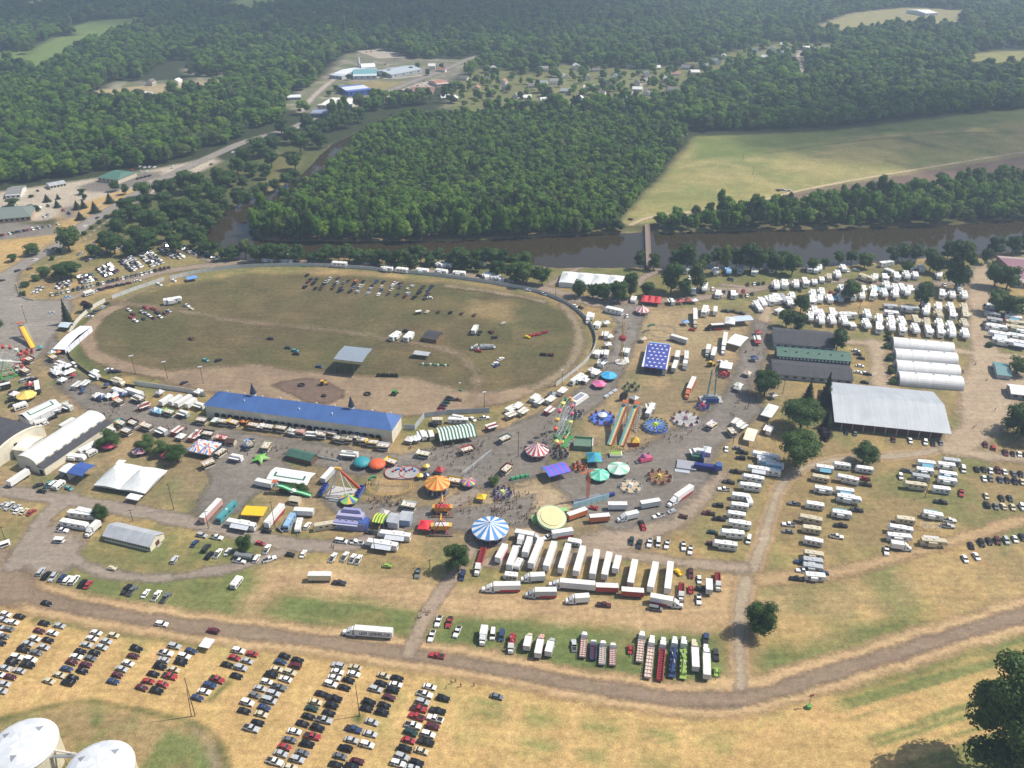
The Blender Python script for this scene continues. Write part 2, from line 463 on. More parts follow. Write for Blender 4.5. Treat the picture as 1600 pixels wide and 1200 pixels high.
# far town ground
for pl in ([(440, 168), (455, 150), (500, 125), (540, 85), (590, 78), (640, 92), (720, 92), (745, 100), (700, 128), (640, 148), (560, 168), (500, 178)], [(690, 170), (715, 140), (725, 165)], [(800, 165), (835, 120), (880, 110), (905, 120), (890, 160)], [(900, 140), (980, 115), (1030, 130), (1070, 150), (1010, 165), (930, 165)], [(1150, 100), (1200, 75), (1300, 70), (1300, 92), (1200, 100)], [(145, 150), (180, 128), (350, 124), (360, 134), (240, 148)], [(285, 105), (420, 95), (480, 105), (360, 130), (300, 125)]):
    m = area(pl, 5, 12); paint(m, C(.19, .175, .13), .9); paint(m * patch(.45, .6, n3), GREEN * 1.2, .6); paint(m * patch(.52, .66, n2), CONC * .8, .6)
paint(area([(130, 142), (250, 132), (350, 124), (356, 131), (250, 147), (150, 152)], 4, 5), C(.36, .28, .16), .9)
paint(area([(545, 128), (600, 127), (635, 128), (600, 140), (560, 138)], 3, 4), DRY * .9 + GREEN * .4, .9)
for pl in ([(105, 44), (140, 33), (230, 27), (232, 40), (190, 54), (135, 62)], [(20, 104), (55, 75), (85, 58), (165, 52), (170, 66), (115, 82), (90, 106), (60, 116)], [(340, 14), (375, -2), (435, -9), (435, 8), (390, 23)], [(-60, 95), (0, 82), (45, 80), (35, 98), (0, 106), (-60, 108)]):
    paint(area(pl, 6, 12), C(.15, .205, .055), .95)
paint(area([(35, 5), (80, -3), (75, 6)], 6, 10), C(.36, .28, .16), .9)
paint(area([(1260, 46), (1330, 20), (1420, 11), (1505, 16), (1500, 42), (1400, 42), (1330, 54)], 6, 12), C(.28, .25, .12), .95)
paint(area([(1510, 85), (1560, 80), (1700, 78), (1700, 103), (1600, 103), (1525, 103)], 5, 8), C(.25, .24, .09), .95)
paint(area([(190, 325), (260, 300), (330, 262), (400, 228), (500, 205), (505, 240), (470, 275), (400, 305), (335, 345), (310, 375), (320, 400), (220, 398), (150, 372)], 3, 6), GREEN * .75 + DRY * .12, .75)  # grass between highway and river, painted darker for the shade under the trees
paint(area([(700, 172), (712, 128), (760, 100), (830, 115), (880, 100), (960, 105), (1010, 110), (1100, 92), (1200, 66), (1300, 68), (1300, 92), (1215, 96), (1100, 125), (1070, 152), (1000, 172), (800, 178)], 6, 14), GREEN * .9 + DRY * .35, .85)
for i in range(5): paint(line([(430, 893 + i * 8), (640, 915 + i * 9), (900, 940 + i * 8), (1110, 955 + i * 6)], 1.5, 1, 1.5), SAND * (.78 if i % 2 else 1.18), .45)
for x0, y0, x1, y1 in ((60, 985, -20, 1075), (120, 1000, 40, 1100), (185, 1010, 112, 1092), (240, 1015, 185, 1090), (325, 1030, 262, 1105), (395, 1060, 330, 1150), (500, 1050, 415, 1190), (545, 1060, 470, 1200), (650, 1070, 590, 1200), (720, 1080, 685, 1200), (800, 1085, 790, 1200), (895, 1100, 890, 1200), (985, 1115, 985, 1210), (1070, 1125, 1075, 1210)): paint(line([(x0, y0), (x1, y1)], 4.5, 2.5, 3), TAN * 1.14 + C(.02, .01, .01), .5)
# ---- the river bed
RIVER = [(575, 200), (548, 213), (520, 225), (495, 250), (470, 275), (430, 296), (395, 308), (362, 325), (332, 344), (315, 360), (315, 373), (330, 388), (352, 400), (390, 408), (470, 406), (580, 401), (700, 404), (800, 411), (875, 418), (987, 418), (1100, 420), (1200, 419), (1287, 417), (1375, 409), (1512, 397), (1720, 385),
         (1720, 340), (1565, 345), (1500, 351), (1300, 358), (1150, 362), (1010, 364), (870, 369), (700, 378), (520, 378), (450, 378), (405, 374), (388, 358), (398, 342), (425, 318), (468, 288), (498, 264), (522, 241), (555, 223), (590, 206)]
rv = Parr(RIVER, -1.0)
sel = np.nonzero((gx > rv[:, 0].min() - 40) & (gx < rv[:, 0].max() + 40) & (gy > rv[:, 1].min() - 40) & (gy < rv[:, 1].max() + 40))[0]
rd = np.full(gx.shape, -99.)
d_ = seg_dist(gx[sel], gy[sel], rv, True); rd[sel] = np.where(inside(gx[sel], gy[sel], rv), d_, -d_) + WOB[sel] * 5
gz = -2.6 * np.clip((rd + 3.5) / 7, 0, 1)
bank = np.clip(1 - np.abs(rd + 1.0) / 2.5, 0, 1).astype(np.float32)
paint(bank * patch(.50, .62, n3), C(.20, .16, .10), .6)  # sandy bank, its colour darkened to stand for the forest's shadow
paint(np.clip(rd / 3, 0, 1).astype(np.float32), C(.08, .06, .035))

def grid_mesh(name, keep, z, colr=None, alpha=None):
    """the part of the fan whose quads touch keep"""
    K = keep.reshape(NR, NC)
    q = K[:-1, :-1] | K[1:, :-1] | K[:-1, 1:] | K[1:, 1:]
    r, c = np.nonzero(q)
    i = r * NC + c
    quads = np.stack([i, i + 1, i + NC + 1, i + NC], 1)
    used, inv = np.unique(quads.ravel(), return_inverse=True)
    quads = inv.reshape(-1, 4)
    me = bpy.data.meshes.new(name)
    co = np.stack([gx[used], gy[used], z[used]], 1).astype(np.float32)
    me.vertices.add(len(used)); me.vertices.foreach_set('co', co.ravel())
    nf = len(quads)
    me.loops.add(nf * 4); me.loops.foreach_set('vertex_index', quads.ravel().astype(np.int32))
    me.polygons.add(nf); me.polygons.foreach_set('loop_start', np.arange(0, nf * 4, 4, dtype=np.int32))
    me.polygons.foreach_set('loop_total', np.full(nf, 4, np.int32))
    if colr is not None:
        a = me.color_attributes.new('soil', 'FLOAT_COLOR', 'POINT')
        cc = np.ones((len(used), 4), np.float32); cc[:, :3] = colr[used] if colr.ndim == 2 else colr
        if alpha is not None: cc[:, 3] = alpha[used]
        a.data.foreach_set('color', cc.ravel())
    me.update(); me.validate()
    return me
def soil_material(name, alpha=False, grain=1.0):
    m = bpy.data.materials.new(name); m.use_nodes = True
    nt = m.node_tree; N = nt.nodes; L = nt.links; p = N['Principled BSDF']
    p.inputs['Roughness'].default_value = .95; p.inputs['Specular IOR Level'].default_value = .15
    at = N.new('ShaderNodeAttribute'); at.attribute_name = 'soil'
    tc = N.new('ShaderNodeTexCoord')
    val = None
    for sc_, det, amt in ((.05, 6, .22), (.4, 6, .30), (1.8, 5, .42)):
        nz = N.new('ShaderNodeTexNoise'); nz.inputs['Scale'].default_value = sc_; nz.inputs['Detail'].default_value = det; nz.inputs['Roughness'].default_value = .65
        L.new(tc.outputs['Object'], nz.inputs['Vector'])
        mr = N.new('ShaderNodeMapRange'); mr.inputs[1].default_value = .25; mr.inputs[2].default_value = .75
        mr.inputs[3].default_value = 1 - amt * grain; mr.inputs[4].default_value = 1 + amt * grain
        L.new(nz.outputs[0], mr.inputs[0])
        if val is None: val = mr.outputs[0]
        else:
            mu = N.new('ShaderNodeMath'); mu.operation = 'MULTIPLY'; L.new(val, mu.inputs[0]); L.new(mr.outputs[0], mu.inputs[1]); val = mu.outputs[0]
    # wheel and mower lines
    mp = N.new('ShaderNodeMapping'); mp.inputs['Rotation'].default_value = (0, 0, .24); mp.inputs['Scale'].default_value = (.04, .5, 1)
    L.new(tc.outputs['Object'], mp.inputs['Vector'])
    n6 = N.new('ShaderNodeTexNoise'); n6.inputs['Scale'].default_value = 1.0; n6.inputs['Detail'].default_value = 6; L.new(mp.outputs[0], n6.inputs['Vector'])
    m6 = N.new('ShaderNodeMapRange'); m6.inputs[1].default_value = .3; m6.inputs[2].default_value = .7; m6.inputs[3].default_value = .90; m6.inputs[4].default_value = 1.1
    L.new(n6.outputs[0], m6.inputs[0]); mu = N.new('ShaderNodeMath'); mu.operation = 'MULTIPLY'; L.new(val, mu.inputs[0]); L.new(m6.outputs[0], mu.inputs[1]); val = mu.outputs[0]
    # drier and greener tufts
    nz = N.new('ShaderNodeTexNoise'); nz.inputs['Scale'].default_value = .12; nz.inputs['Detail'].default_value = 6
    L.new(tc.outputs['Object'], nz.inputs['Vector'])
    hs = N.new('ShaderNodeHueSaturation')
    mr = N.new('ShaderNodeMapRange'); mr.inputs[1].default_value = .3; mr.inputs[2].default_value = .7; mr.inputs[3].default_value = .494; mr.inputs[4].default_value = .508
    L.new(nz.outputs[0], mr.inputs[0]); L.new(mr.outputs[0], hs.inputs['Hue'])
    L.new(val, hs.inputs['Value']); L.new(at.outputs['Color'], hs.inputs['Color'])
    L.new(hs.outputs[0], p.inputs['Base Color'])
    bp = N.new('ShaderNodeBump'); bp.inputs['Strength'].default_value = .35; bp.inputs['Distance'].default_value = .25
    n4 = N.new('ShaderNodeTexNoise'); n4.inputs['Scale'].default_value = 1.1; n4.inputs['Detail'].default_value = 6
    L.new(tc.outputs['Object'], n4.inputs['Vector']); L.new(n4.outputs[0], bp.inputs['Height']); L.new(bp.outputs[0], p.inputs['Normal'])
    if alpha:
        n5 = N.new('ShaderNodeTexNoise'); n5.inputs['Scale'].default_value = .55; n5.inputs['Detail'].default_value = 5
        L.new(tc.outputs['Object'], n5.inputs['Vector'])
        a1 = N.new('ShaderNodeMath'); a1.operation = 'MULTIPLY_ADD'; L.new(n5.outputs[0], a1.inputs[0]); a1.inputs[1].default_value = 1.2; a1.inputs[2].default_value = -.6
        a2 = N.new('ShaderNodeMath'); a2.operation = 'MULTIPLY_ADD'; L.new(at.outputs['Alpha'], a2.inputs[0]); a2.inputs[1].default_value = 1.7; a2.inputs[2].default_value = -.35
        a3 = N.new('ShaderNodeMath'); a3.operation = 'ADD'; a3.use_clamp = True; L.new(a1.outputs[0], a3.inputs[0]); L.new(a2.outputs[0], a3.inputs[1])
        L.new(a3.outputs[0], p.inputs['Alpha'])
    return m
SOIL = soil_material('ground_soil'); SHEET = soil_material('road_surface', True, .7)
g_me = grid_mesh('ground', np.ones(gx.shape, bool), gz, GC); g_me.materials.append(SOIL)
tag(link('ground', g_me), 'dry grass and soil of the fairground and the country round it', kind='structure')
w_me = grid_mesh('river', rd > -6, np.full(gx.shape, -1.0))
wm = bpy.data.materials.new('river_water'); wm.use_nodes = True
N = wm.node_tree.nodes; L = wm.node_tree.links; p = N['Principled BSDF']
p.inputs['Base Color'].default_value = (.036, .027, .012, 1); p.inputs['Roughness'].default_value = .06; p.inputs['IOR'].default_value = 1.33
tc = N.new('ShaderNodeTexCoord'); nz = N.new('ShaderNodeTexNoise'); nz.inputs['Scale'].default_value = .35; nz.inputs['Detail'].default_value = 4
bp = N.new('ShaderNodeBump'); bp.inputs['Strength'].default_value = .06; bp.inputs['Distance'].default_value = .3
L.new(tc.outputs['Object'], nz.inputs['Vector']); L.new(nz.outputs[0], bp.inputs['Height']); L.new(bp.outputs[0], p.inputs['Normal'])
w_me.materials.append(wm)
tag(link('river', w_me), 'brown slow river curving past the fairground', kind='structure')

# ---- roads and paved areas, each a thin sheet on the ground
_lift = [.05]
def surface(name, masks, colr, label, kind='structure', mix=None):
    m = masks[0]
    for q in masks[1:]: m = np.maximum(m, q)
    cc = np.empty((gx.size, 3), np.float32); cc[:] = colr
    if mix is not None:
        for mm, c2, k in mix: w = (mm * k)[:, None]; cc = cc * (1 - w) + c2 * w
    _lift[0] += .02
    me = grid_mesh(name, m > .02, gz + _lift[0], cc, m); me.materials.append(SHEET)
    return tag(link(name, me), label, kind='structure')
MAIN = [(-120, 880), (0, 915), (60, 935), (150, 955), (250, 972), (400, 990), (520, 1005), (640, 1022), (760, 1042), (880, 1065), (1000, 1085), (1100, 1097), (1180, 1090), (1260, 1065), (1400, 1020), (1600, 960), (1760, 915)]
EAST = [(1150, 1100), (1160, 1070), (1152, 1000), (1160, 920), (1185, 870), (1205, 800), (1218, 760), (1250, 730), (1330, 715), (1420, 712), (1480, 700), (1510, 680)]
surface('road_shoulder', [line(MAIN, 15, 3, 4), line(EAST, 8, 2, 3), area([(1120, 1060), (1165, 1050), (1230, 1075), (1180, 1100), (1100, 1098)], 3, 3)], SAND * 1.1, 'pale sandy verge of the dirt road')
surface('dirt_track', [line(EAST, 4.6, 1.6, 2.5)], C(.33, .265, .185), 'dirt road running past the motor homes')
surface('dirt_road', [line(MAIN, 6.2, 2.2, 2.5), area([(-40, 850), (20, 860), (60, 925), (30, 945), (-60, 945)], 4, 5), line([(0, 915), (25, 880), (45, 850)], 6, 2, 3)], C(.225, .167, .116), 'dark packed dirt road sweeping across the front')
ASPH2 = C(.255, .21, .168)
surface('service_road', [line([(-60, 760), (0, 766), (60, 775), (150, 788), (260, 808), (330, 822), (420, 845), (500, 855), (560, 850), (600, 835), (680, 800), (740, 770)], 8, 2, 3), line([(25, 880), (50, 840), (75, 800), (110, 780)], 9, 2, 4), line([(100, 860), (130, 885), (200, 905), (300, 900), (400, 880), (440, 862)], 5, 2, 4), area([(30, 880), (50, 830), (90, 815), (130, 850), (110, 890), (70, 900)], 4, 6)], ASPH2, 'worn grey road behind the show tents')
surface('footpath', [line([(735, 800), (745, 850), (715, 890), (690, 925), (668, 960), (652, 990), (640, 1020)], 6, 1.5, 2)], C(.29, .225, .165), 'pale path from the car park to the midway')
surface('yard_road', [line([(760, 880), (860, 880), (940, 862), (1050, 878), (1160, 888)], 6, 2.5, 4), line([(930, 850), (1010, 830), (1070, 790), (1110, 740)], 16, 4, 5)], C(.29, .225, .165), 'dirt lane behind the rides')
surface('field_track', [line([(1190, 905), (1300, 898), (1400, 872), (1500, 842), (1640, 800)], 6, 3, 4)], SAND * .95, 'sandy track through the motor home field')
# midway
mid = [area([(75, 515), (100, 545), (118, 585), (180, 615), (245, 640), (320, 668), (480, 690), (620, 712), (690, 700), (790, 668), (860, 640), (905, 610), (935, 585), (955, 545), (965, 505), (940, 480), (905, 465), (960, 455), (1010, 480), (1000, 520), (985, 560), (965, 600), (940, 630), (900, 655), (870, 700), (840, 745), (760, 765), (690, 745), (640, 730), (560, 745), (470, 720), (380, 710), (340, 720), (300, 690), (200, 668), (130, 640), (95, 610), (70, 560)], 3, 5),
       area([(320, 690), (420, 700), (470, 745), (400, 770), (370, 800), (330, 815), (300, 800), (330, 750)], 3, 5),
       area([(860, 745), (930, 720), (1000, 700), (1060, 670), (1110, 640), (1140, 600), (1160, 540), (1180, 500), (1200, 505), (1195, 560), (1170, 610), (1190, 640), (1150, 680), (1120, 700), (1110, 750), (1040, 810), (960, 830), (900, 800)], 4, 6),
       area([(500, 780), (640, 790), (700, 800), (760, 790), (840, 770), (820, 820), (740, 830), (600, 820), (520, 800)], 3, 5)]
surface('midway_pavement', mid, ASPH, 'grey worn pavement of the crowded midway', mix=[(patch(.5, .7, n2), ASPH * 1.35, .5)])
surface('north_lane', [line([(60, 480), (110, 466), (160, 450), (220, 433), (280, 421), (340, 413), (420, 407), (560, 415), (700, 427), (800, 440), (870, 455), (930, 476)], 9, 2, 3), line([(250, 378), (300, 395), (330, 408)], 6, 2, 2), line([(900, 470), (1000, 474), (1100, 466), (1180, 452), (1260, 438), (1340, 440), (1440, 446), (1530, 440)], 8, 3, 4), line([(1130, 445), (1190, 452), (1060, 452)], 5, 3, 4), line([(860, 445), (900, 420), (930, 410)], 5, 2, 3), line([(985, 450), (1015, 428), (1040, 418)], 6, 3, 4)], C(.26, .205, .155), 'gravel lane between the race course and the river')
surface('camp_lane', [line([(1540, 420), (1530, 470), (1540, 560), (1550, 620), (1530, 670), (1490, 700)], 16, 4, 5), line([(1200, 470), (1195, 500)], 8, 3, 4), line([(1365, 535), (1375, 580), (1380, 610)], 10, 3, 5), line([(1330, 535), (1460, 545), (1600, 560)], 7, 3, 4), area([(1500, 600), (1520, 560), (1640, 560), (1560, 680), (1500, 690)], 4, 6), line([(1480, 705), (1560, 715), (1640, 720)], 8, 3, 4)], C(.35, .27, .185), 'pale gravel lane through the camping field')
surface('highway', [line([(-100, 480), (0, 436), (27, 420), (60, 400), (92, 385), (125, 357), (155, 337), (175, 327), (207, 307), (255, 280), (300, 258), (340, 240), (380, 222), (420, 211), (460, 200), (495, 182), (560, 165), (600, 145), (650, 126), (700, 107), (732, 92), (760, 84)], 13, 1.2, .5), area([(-60, 450), (0, 440), (30, 425), (26, 455), (45, 468), (110, 470), (112, 485), (90, 515), (60, 560), (-60, 600)], 3, 2)], C(.24, .215, .185), 'grey highway coming in from the town')
surface('highway_verge', [line([(-60, 420), (0, 421), (40, 402), (92, 372), (125, 345), (165, 318), (200, 297)], 1.6, .5, .3), line([(130, 378), (160, 350), (207, 320), (250, 297), (290, 275)], 1.4, .5, .5), line([(20, 445), (40, 436), (100, 397), (108, 390)], 1.2, .5, .5)], C(.40, .34, .26), 'pale kerb strip beside the highway')
surface('field_lane', [line([(985, 352), (1015, 338), (1100, 330), (1180, 316), (1230, 302), (1320, 284), (1450, 262), (1700, 222)], 5, 1.5, 2)], C(.42, .33, .20), 'sandy farm lane along the field edge')
surface('town_street', [line([(470, 175), (490, 150), (520, 125), (545, 112), (600, 125), (660, 118)], 9, 3, 2), area([(555, 80), (600, 76), (640, 90), (590, 92)], 3, 4), line([(640, 92), (690, 96), (740, 97)], 5, 3, 2), area([(600, 150), (660, 128), (700, 125), (660, 148), (610, 160)], 3, 4), line([(960, 165), (1000, 135), (1015, 118)], 7, 3, 2), line([(1250, 130), (1253, 108), (1245, 92), (1250, 80)], 8, 4, 3)], C(.38, .33, .27), 'pale streets of the small town')
# race course
surface('race_track', [line([(190, 478), (158, 492), (136, 515), (137, 540), (155, 560), (205, 577), (270, 588), (340, 600)], 9, 2, 3), area([(270, 578), (330, 575), (400, 570), (470, 580), (560, 588), (650, 592), (720, 610), (780, 612), (850, 600), (880, 585), (892, 560), (905, 575), (860, 605), (790, 632), (720, 645), (640, 650), (480, 635), (320, 612), (250, 598)], 3, 4)], C(.265, .195, .125), 'bare dirt race track in front of the grandstand', mix=[(patch(.48, .62, n2), C(.20, .145, .10), .6)])
surface('infield_track', [.7 * line([(175, 470), (230, 480), (290, 487), (360, 502), (430, 508), (500, 515), (580, 525), (650, 538), (710, 550), (735, 570), (748, 600), (735, 625)], 6.0, 4, 6), .7 * line([(262, 440), (250, 447), (215, 458), (185, 475)], 5, 2, 3)], C(.26, .20, .13), 'worn wheel track across the centre field')
surface('mud_patch', [area([(428, 602), (450, 595), (480, 592), (505, 597), (535, 610), (538, 622), (510, 632), (480, 630), (455, 618)], 2, 4)], C(.15, .105, .08), 'dark churned mud patch before the grandstand')
surface('faded_track', [line([(880, 478), (898, 500), (908, 530), (897, 562), (870, 590), (838, 606)], 6, 3, 4), line([(700, 448), (790, 459), (850, 472)], 5, 3, 4)], C(.24, .19, .12), 'faded outer lane of the race course')
# ------------------------------------------------------------------ labels: which one of its kind
LANDMARKS = {'the blue-roofed grandstand': (470, 660), 'the white arched hall': (110, 690), 'the big pale-roofed barn': (1395, 645), 'the four white arched sheds': (1450, 570),
 'the green-roofed barn': (1265, 545), 'the footbridge': (1010, 400), 'the star-spangled ride': (1025, 555), 'the Ferris wheel': (882, 660), 'the blue and white striped tent': (765, 845),
 'the white peaked tent': (205, 755), 'the grey hut with many small windows': (205, 850), 'the round storage tanks': (100, 1190), 'the row of parked semitrailers': (900, 890), 'the long lettered truck': (575, 995),
 'the green shop roof': (180, 278), 'the highway bend': (100, 390), 'the white pavilion by the river': (895, 440), 'the red marquee': (1015, 470), 'the tall pines by the pale barn': (1290, 625),
 'the flatbed trucks on the lawn': (1050, 1040), 'the tall river-bank tree': (1491, 450), 'the mauve-roofed building': (1596, 435), 'the river bend': (320, 370), 'the open blue-grey shelter': (553, 580),
 'the striped red and yellow drop ride': (683, 775), 'the twin rainbow slides': (965, 680), 'the dark-blue-armed ride': (1095, 720), 'the big tree at the frame corner': (1550, 1190), 'the centre-field sheds': (665, 530),
 'the yellow slide': (45, 525), 'the car park light pole': (560, 1118), 'the leaning utility pole by the ditch': (303, 1120), 'the white sheds far across the valley': (560, 110), 'the brown ploughed field': (1400, 290),
 'the green entrance tent': (710, 690), 'the gate in the race-course wall': (262, 438), 'the big white canopy tent left of the hall': (62, 640), 'the south-east dirt junction': (1160, 1075), 'the motor home field bend': (1225, 745)}
LMXY = {k: P(*v) for k, v in LANDMARKS.items()}
ORD = 'nearest second-nearest third-nearest fourth-nearest fifth-nearest sixth-nearest seventh-nearest eighth-nearest ninth-nearest tenth-nearest eleventh-nearest twelfth-nearest thirteenth-nearest fourteenth-nearest fifteenth-nearest sixteenth-nearest seventeenth-nearest eighteenth-nearest nineteenth-nearest twentieth-nearest'.split()
PENDING = []     # (object, noun phrase) waiting for a label that singles it out
def later(o, noun, cat, group=None):
    tag(o, noun, cat, group); PENDING.append((o, noun)); return o
def ordn(i):
    n = i + 1
    return ORD[i] if i < len(ORD) else '%d%s-nearest' % (n, 'th' if 10 < n % 100 < 14 else {1: 'st', 2: 'nd', 3: 'rd'}.get(n % 10, 'th'))
def settle_labels():
    b = {}
    for o, noun in PENDING:
        x, y = o.location.x, o.location.y
        k = min(LMXY, key=lambda q: (LMXY[q][0] - x) ** 2 + (LMXY[q][1] - y) ** 2)
        room = 16 - 2 - len(k.split()); w = noun.split()
        short = w[:room]
        while short and short[-1] in ('in', 'on', 'by', 'at', 'of', 'the', 'with', 'to', 'a', 'its', 'near', 'beside', 'before', 'behind', 'and', 'between', 'along'): short.pop()
        b.setdefault((' '.join(short), k), []).append(((LMXY[k][0] - x) ** 2 + (LMXY[k][1] - y) ** 2, o))
    for (noun, k), lst in b.items():
        lst.sort(key=lambda t: t[0])
        for i, (_, o) in enumerate(lst):
            o['label'] = '%s near %s' % (noun, k) if len(lst) == 1 else '%s, %s to %s' % (noun, ordn(i), k)
# ------------------------------------------------------------------ foliage
def leaf_material(name, c1, c2, c3):
    m = bpy.data.materials.new(name); m.use_nodes = True
    nt = m.node_tree; N = nt.nodes; L = nt.links; p = N['Principled BSDF']
    oi = N.new('ShaderNodeObjectInfo'); tc = N.new('ShaderNodeTexCoord')
    nz = N.new('ShaderNodeTexNoise'); nz.inputs['Scale'].default_value = .45; nz.inputs['Detail'].default_value = 3
    L.new(tc.outputs['Object'], nz.inputs['Vector'])
    ad = N.new('ShaderNodeMath'); ad.operation = 'MULTIPLY_ADD'; ad.inputs[1].default_value = .75
    L.new(oi.outputs['Random'], ad.inputs[0])
    mr = N.new('ShaderNodeMapRange'); mr.inputs[1].default_value = .3; mr.inputs[2].default_value = .7; mr.inputs[3].default_value = -.15; mr.inputs[4].default_value = .4
    L.new(nz.outputs[0], mr.inputs[0]); L.new(mr.outputs[0], ad.inputs[2])
    rp = N.new('ShaderNodeValToRGB'); rp.color_ramp.elements[0].color = (*c1, 1); rp.color_ramp.elements[1].color = (*c3, 1)
    e = rp.color_ramp.elements.new(.55); e.color = (*c2, 1)
    L.new(ad.outputs[0], rp.inputs[0]); L.new(rp.outputs[0], p.inputs['Base Color'])
    p.inputs['Roughness'].default_value = .6; p.inputs['Specular IOR Level'].default_value = .25
    tr = N.new('ShaderNodeBsdfTranslucent'); L.new(rp.outputs[0], tr.inputs['Color'])
    ms = N.new('ShaderNodeMixShader'); ms.inputs[0].default_value = .25
    L.new(p.outputs[0], ms.inputs[1]); L.new(tr.outputs[0], ms.inputs[2]); L.new(ms.outputs[0], N['Material Output'].inputs['Surface'])
    return m
LEAF = leaf_material('leaf_green', (.032, .072, .014), (.054, .108, .021), (.092, .150, .032))
LEAFW = leaf_material('leaf_wood', (.052, .125, .012), (.105, .210, .018), (.215, .315, .038))
LEAFY = leaf_material('leaf_light', (.060, .100, .024), (.085, .130, .032), (.14, .18, .045))
LEAFD = leaf_material('leaf_dark', (.024, .052, .014), (.038, .074, .020), (.062, .105, .028))
NEEDLE = leaf_material('leaf_needle', (.018, .032, .018), (.024, .044, .024), (.035, .058, .030))
PURPLE = leaf_material('leaf_purple', (.022, .015, .020), (.030, .020, .026), (.045, .028, .034))
BARK = mat('#4a3f36', .9)
def quads_mesh(name, cen, nor, size, mat_, rg, core=None):
    n = len(cen)
    up = rg.normal(size=(n, 3)); t = np.cross(nor, up); t /= np.linalg.norm(t, axis=1)[:, None] + 1e-9
    b = np.cross(nor, t)
    s = size[:, None]
    v = np.stack([cen - t * s - b * s * .45, cen + t * s * .2 - b * s * .8, cen + t * s + b * s * .3, cen - t * s * .25 + b * s * .75], 1).reshape(-1, 3)
    f = np.arange(4 * n).reshape(-1, 4)
    sizes = np.full(n, 4)
    if core is not None:
        cv, cf = core
        v = np.concatenate([v, cv])
    me = bpy.data.meshes.new(name)
    me.vertices.add(len(v)); me.vertices.foreach_set('co', v.astype(np.float32).ravel())
    fl = f.ravel(); 
    if core is not None:
        fl = np.concatenate([fl, (cf + 4 * n).ravel()])
    nf = len(fl) // 4
    me.loops.add(len(fl)); me.loops.foreach_set('vertex_index', fl.astype(np.int32))
    me.polygons.add(nf); me.polygons.foreach_set('loop_start', np.arange(0, 4 * nf, 4, dtype=np.int32)); me.polygons.foreach_set('loop_total', np.full(nf, 4, np.int32))
    me.materials.append(mat_); me.update(); me.validate()
    return me
def ball(c, r, n=7, k=4):
    v = []; f = []
    for j in range(k + 1):
        t = math.pi * j / k - math.pi / 2
        for i in range(n):
            a = 2 * math.pi * i / n; rr = r * max(.05, math.cos(t))
            v.append((c[0] + rr * math.cos(a), c[1] + rr * math.sin(a), c[2] + r * math.sin(t)))
    for j in range(k):
        for i in range(n): f.append((j * n + i, j * n + (i + 1) % n, (j + 1) * n + (i + 1) % n, (j + 1) * n + i))
    return np.array(v), np.array(f)
def crown_mesh(seed, kind, nleaf, leaf):
    """crown of a tree 1 unit tall and about .7 wide; leaf = leaf size in units"""
    rg = np.random.default_rng(seed)
    cen = []; nor = []; cores = []
    if kind == 'c':
        for i in range(nleaf):
            h = rg.random() ** 1.4
            r = .34 * (1 - h) * (0.55 + .45 * rg.random()) * (1 + .25 * math.sin(h * 40 + rg.random()))
            a = rg.random() * 6.283
            cen.append((r * math.cos(a), r * math.sin(a), .06 + .94 * h)); nor.append((math.cos(a) * .8, math.sin(a) * .8, .75))
        for h in np.linspace(.1, .85, 6):
            cores.append(ball((0, 0, .06 + .94 * h), .2 * (1 - h), 7, 3))
    else:
        nl = {'d': 22, 'k': 24, 'p': 16}[kind]
        lobes = []
        for i in range(nl):
            a = rg.random() * 6.283; u = rg.random() ** .5
            if kind == 'k':
                h = .20 + .70 * (i + .5) / nl; rad = .20 * u * (1.15 - .7 * abs(h - .5)); rr = .085 + .075 * rg.random()
            else:
                h = .27 + .56 * rg.random(); rad = .27 * u * math.sqrt(max(.08, 1 - ((h - .5) / .46) ** 2)); rr = .11 + .08 * rg.random()
            lobes.append((rad * math.cos(a), rad * math.sin(a), h, rr))
        w = np.array([l[3] ** 2 for l in lobes]); w /= w.sum()
        for i, l in enumerate(lobes):
            m = int(nleaf * w[i]) + 1
            d = rg.normal(size=(m, 3)); d /= np.linalg.norm(d, axis=1)[:, None]
            d[:, 2] = np.where(d[:, 2] < -.35, -d[:, 2], d[:, 2])
            rr = l[3] * (.80 + .30 * rg.random(m))[:, None]
            c = np.array(l[:3]) + d * rr * np.array([1, 1, .88])
            cen += list(c); nor += list(d + rg.normal(size=(m, 3)) * .33)
            cores.append(ball(l[:3], l[3] * .62, 6, 3))
    cen = np.array(cen); nor = np.array(nor); nor /= np.linalg.norm(nor, axis=1)[:, None]
    cv = []; cf = []; o = 0
    for v, f in cores: cv.append(v); cf.append(f + o); o += len(v)
    mt = {'c': NEEDLE, 'p': PURPLE}.get(kind, LEAF)
    return quads_mesh('crown', cen, nor, leaf * (.6 + .7 * rg.random(len(cen))), mt, rg, (np.concatenate(cv), np.concatenate(cf)))
def trunk_mesh(seed, kind):
    rg = random.Random(seed); b = MB()
    top = .9 if kind == 'c' else .55
    b.tube((0, 0, -.02), (rg.uniform(-.01, .01), 0, .22), .026, BARK, 7, .019)
    b.tube((0, 0, .21), (rg.uniform(-.02, .02), rg.uniform(-.02, .02), top), .019, BARK, 6, .006)
    if kind != 'c':
        for i in range(6):
            a = i * 1.05 + rg.random(); h = rg.uniform(.22, .42)
            b.tube((0, 0, h), (.2 * math.cos(a), .2 * math.sin(a), h + rg.uniform(.14, .26)), .011, BARK, 5, .003)
    return b.mesh('trunk')
CROWN = {}; TRUNK = {}
for k_, nv in (('d', 5), ('k', 2), ('c', 2), ('p', 1)):
    CROWN[k_] = [crown_mesh(100 + i * 7 + ord(k_), k_, 2600, .026) for i in range(nv)]
    TRUNK[k_] = [trunk_mesh(10 + i, k_) for i in range(2)]
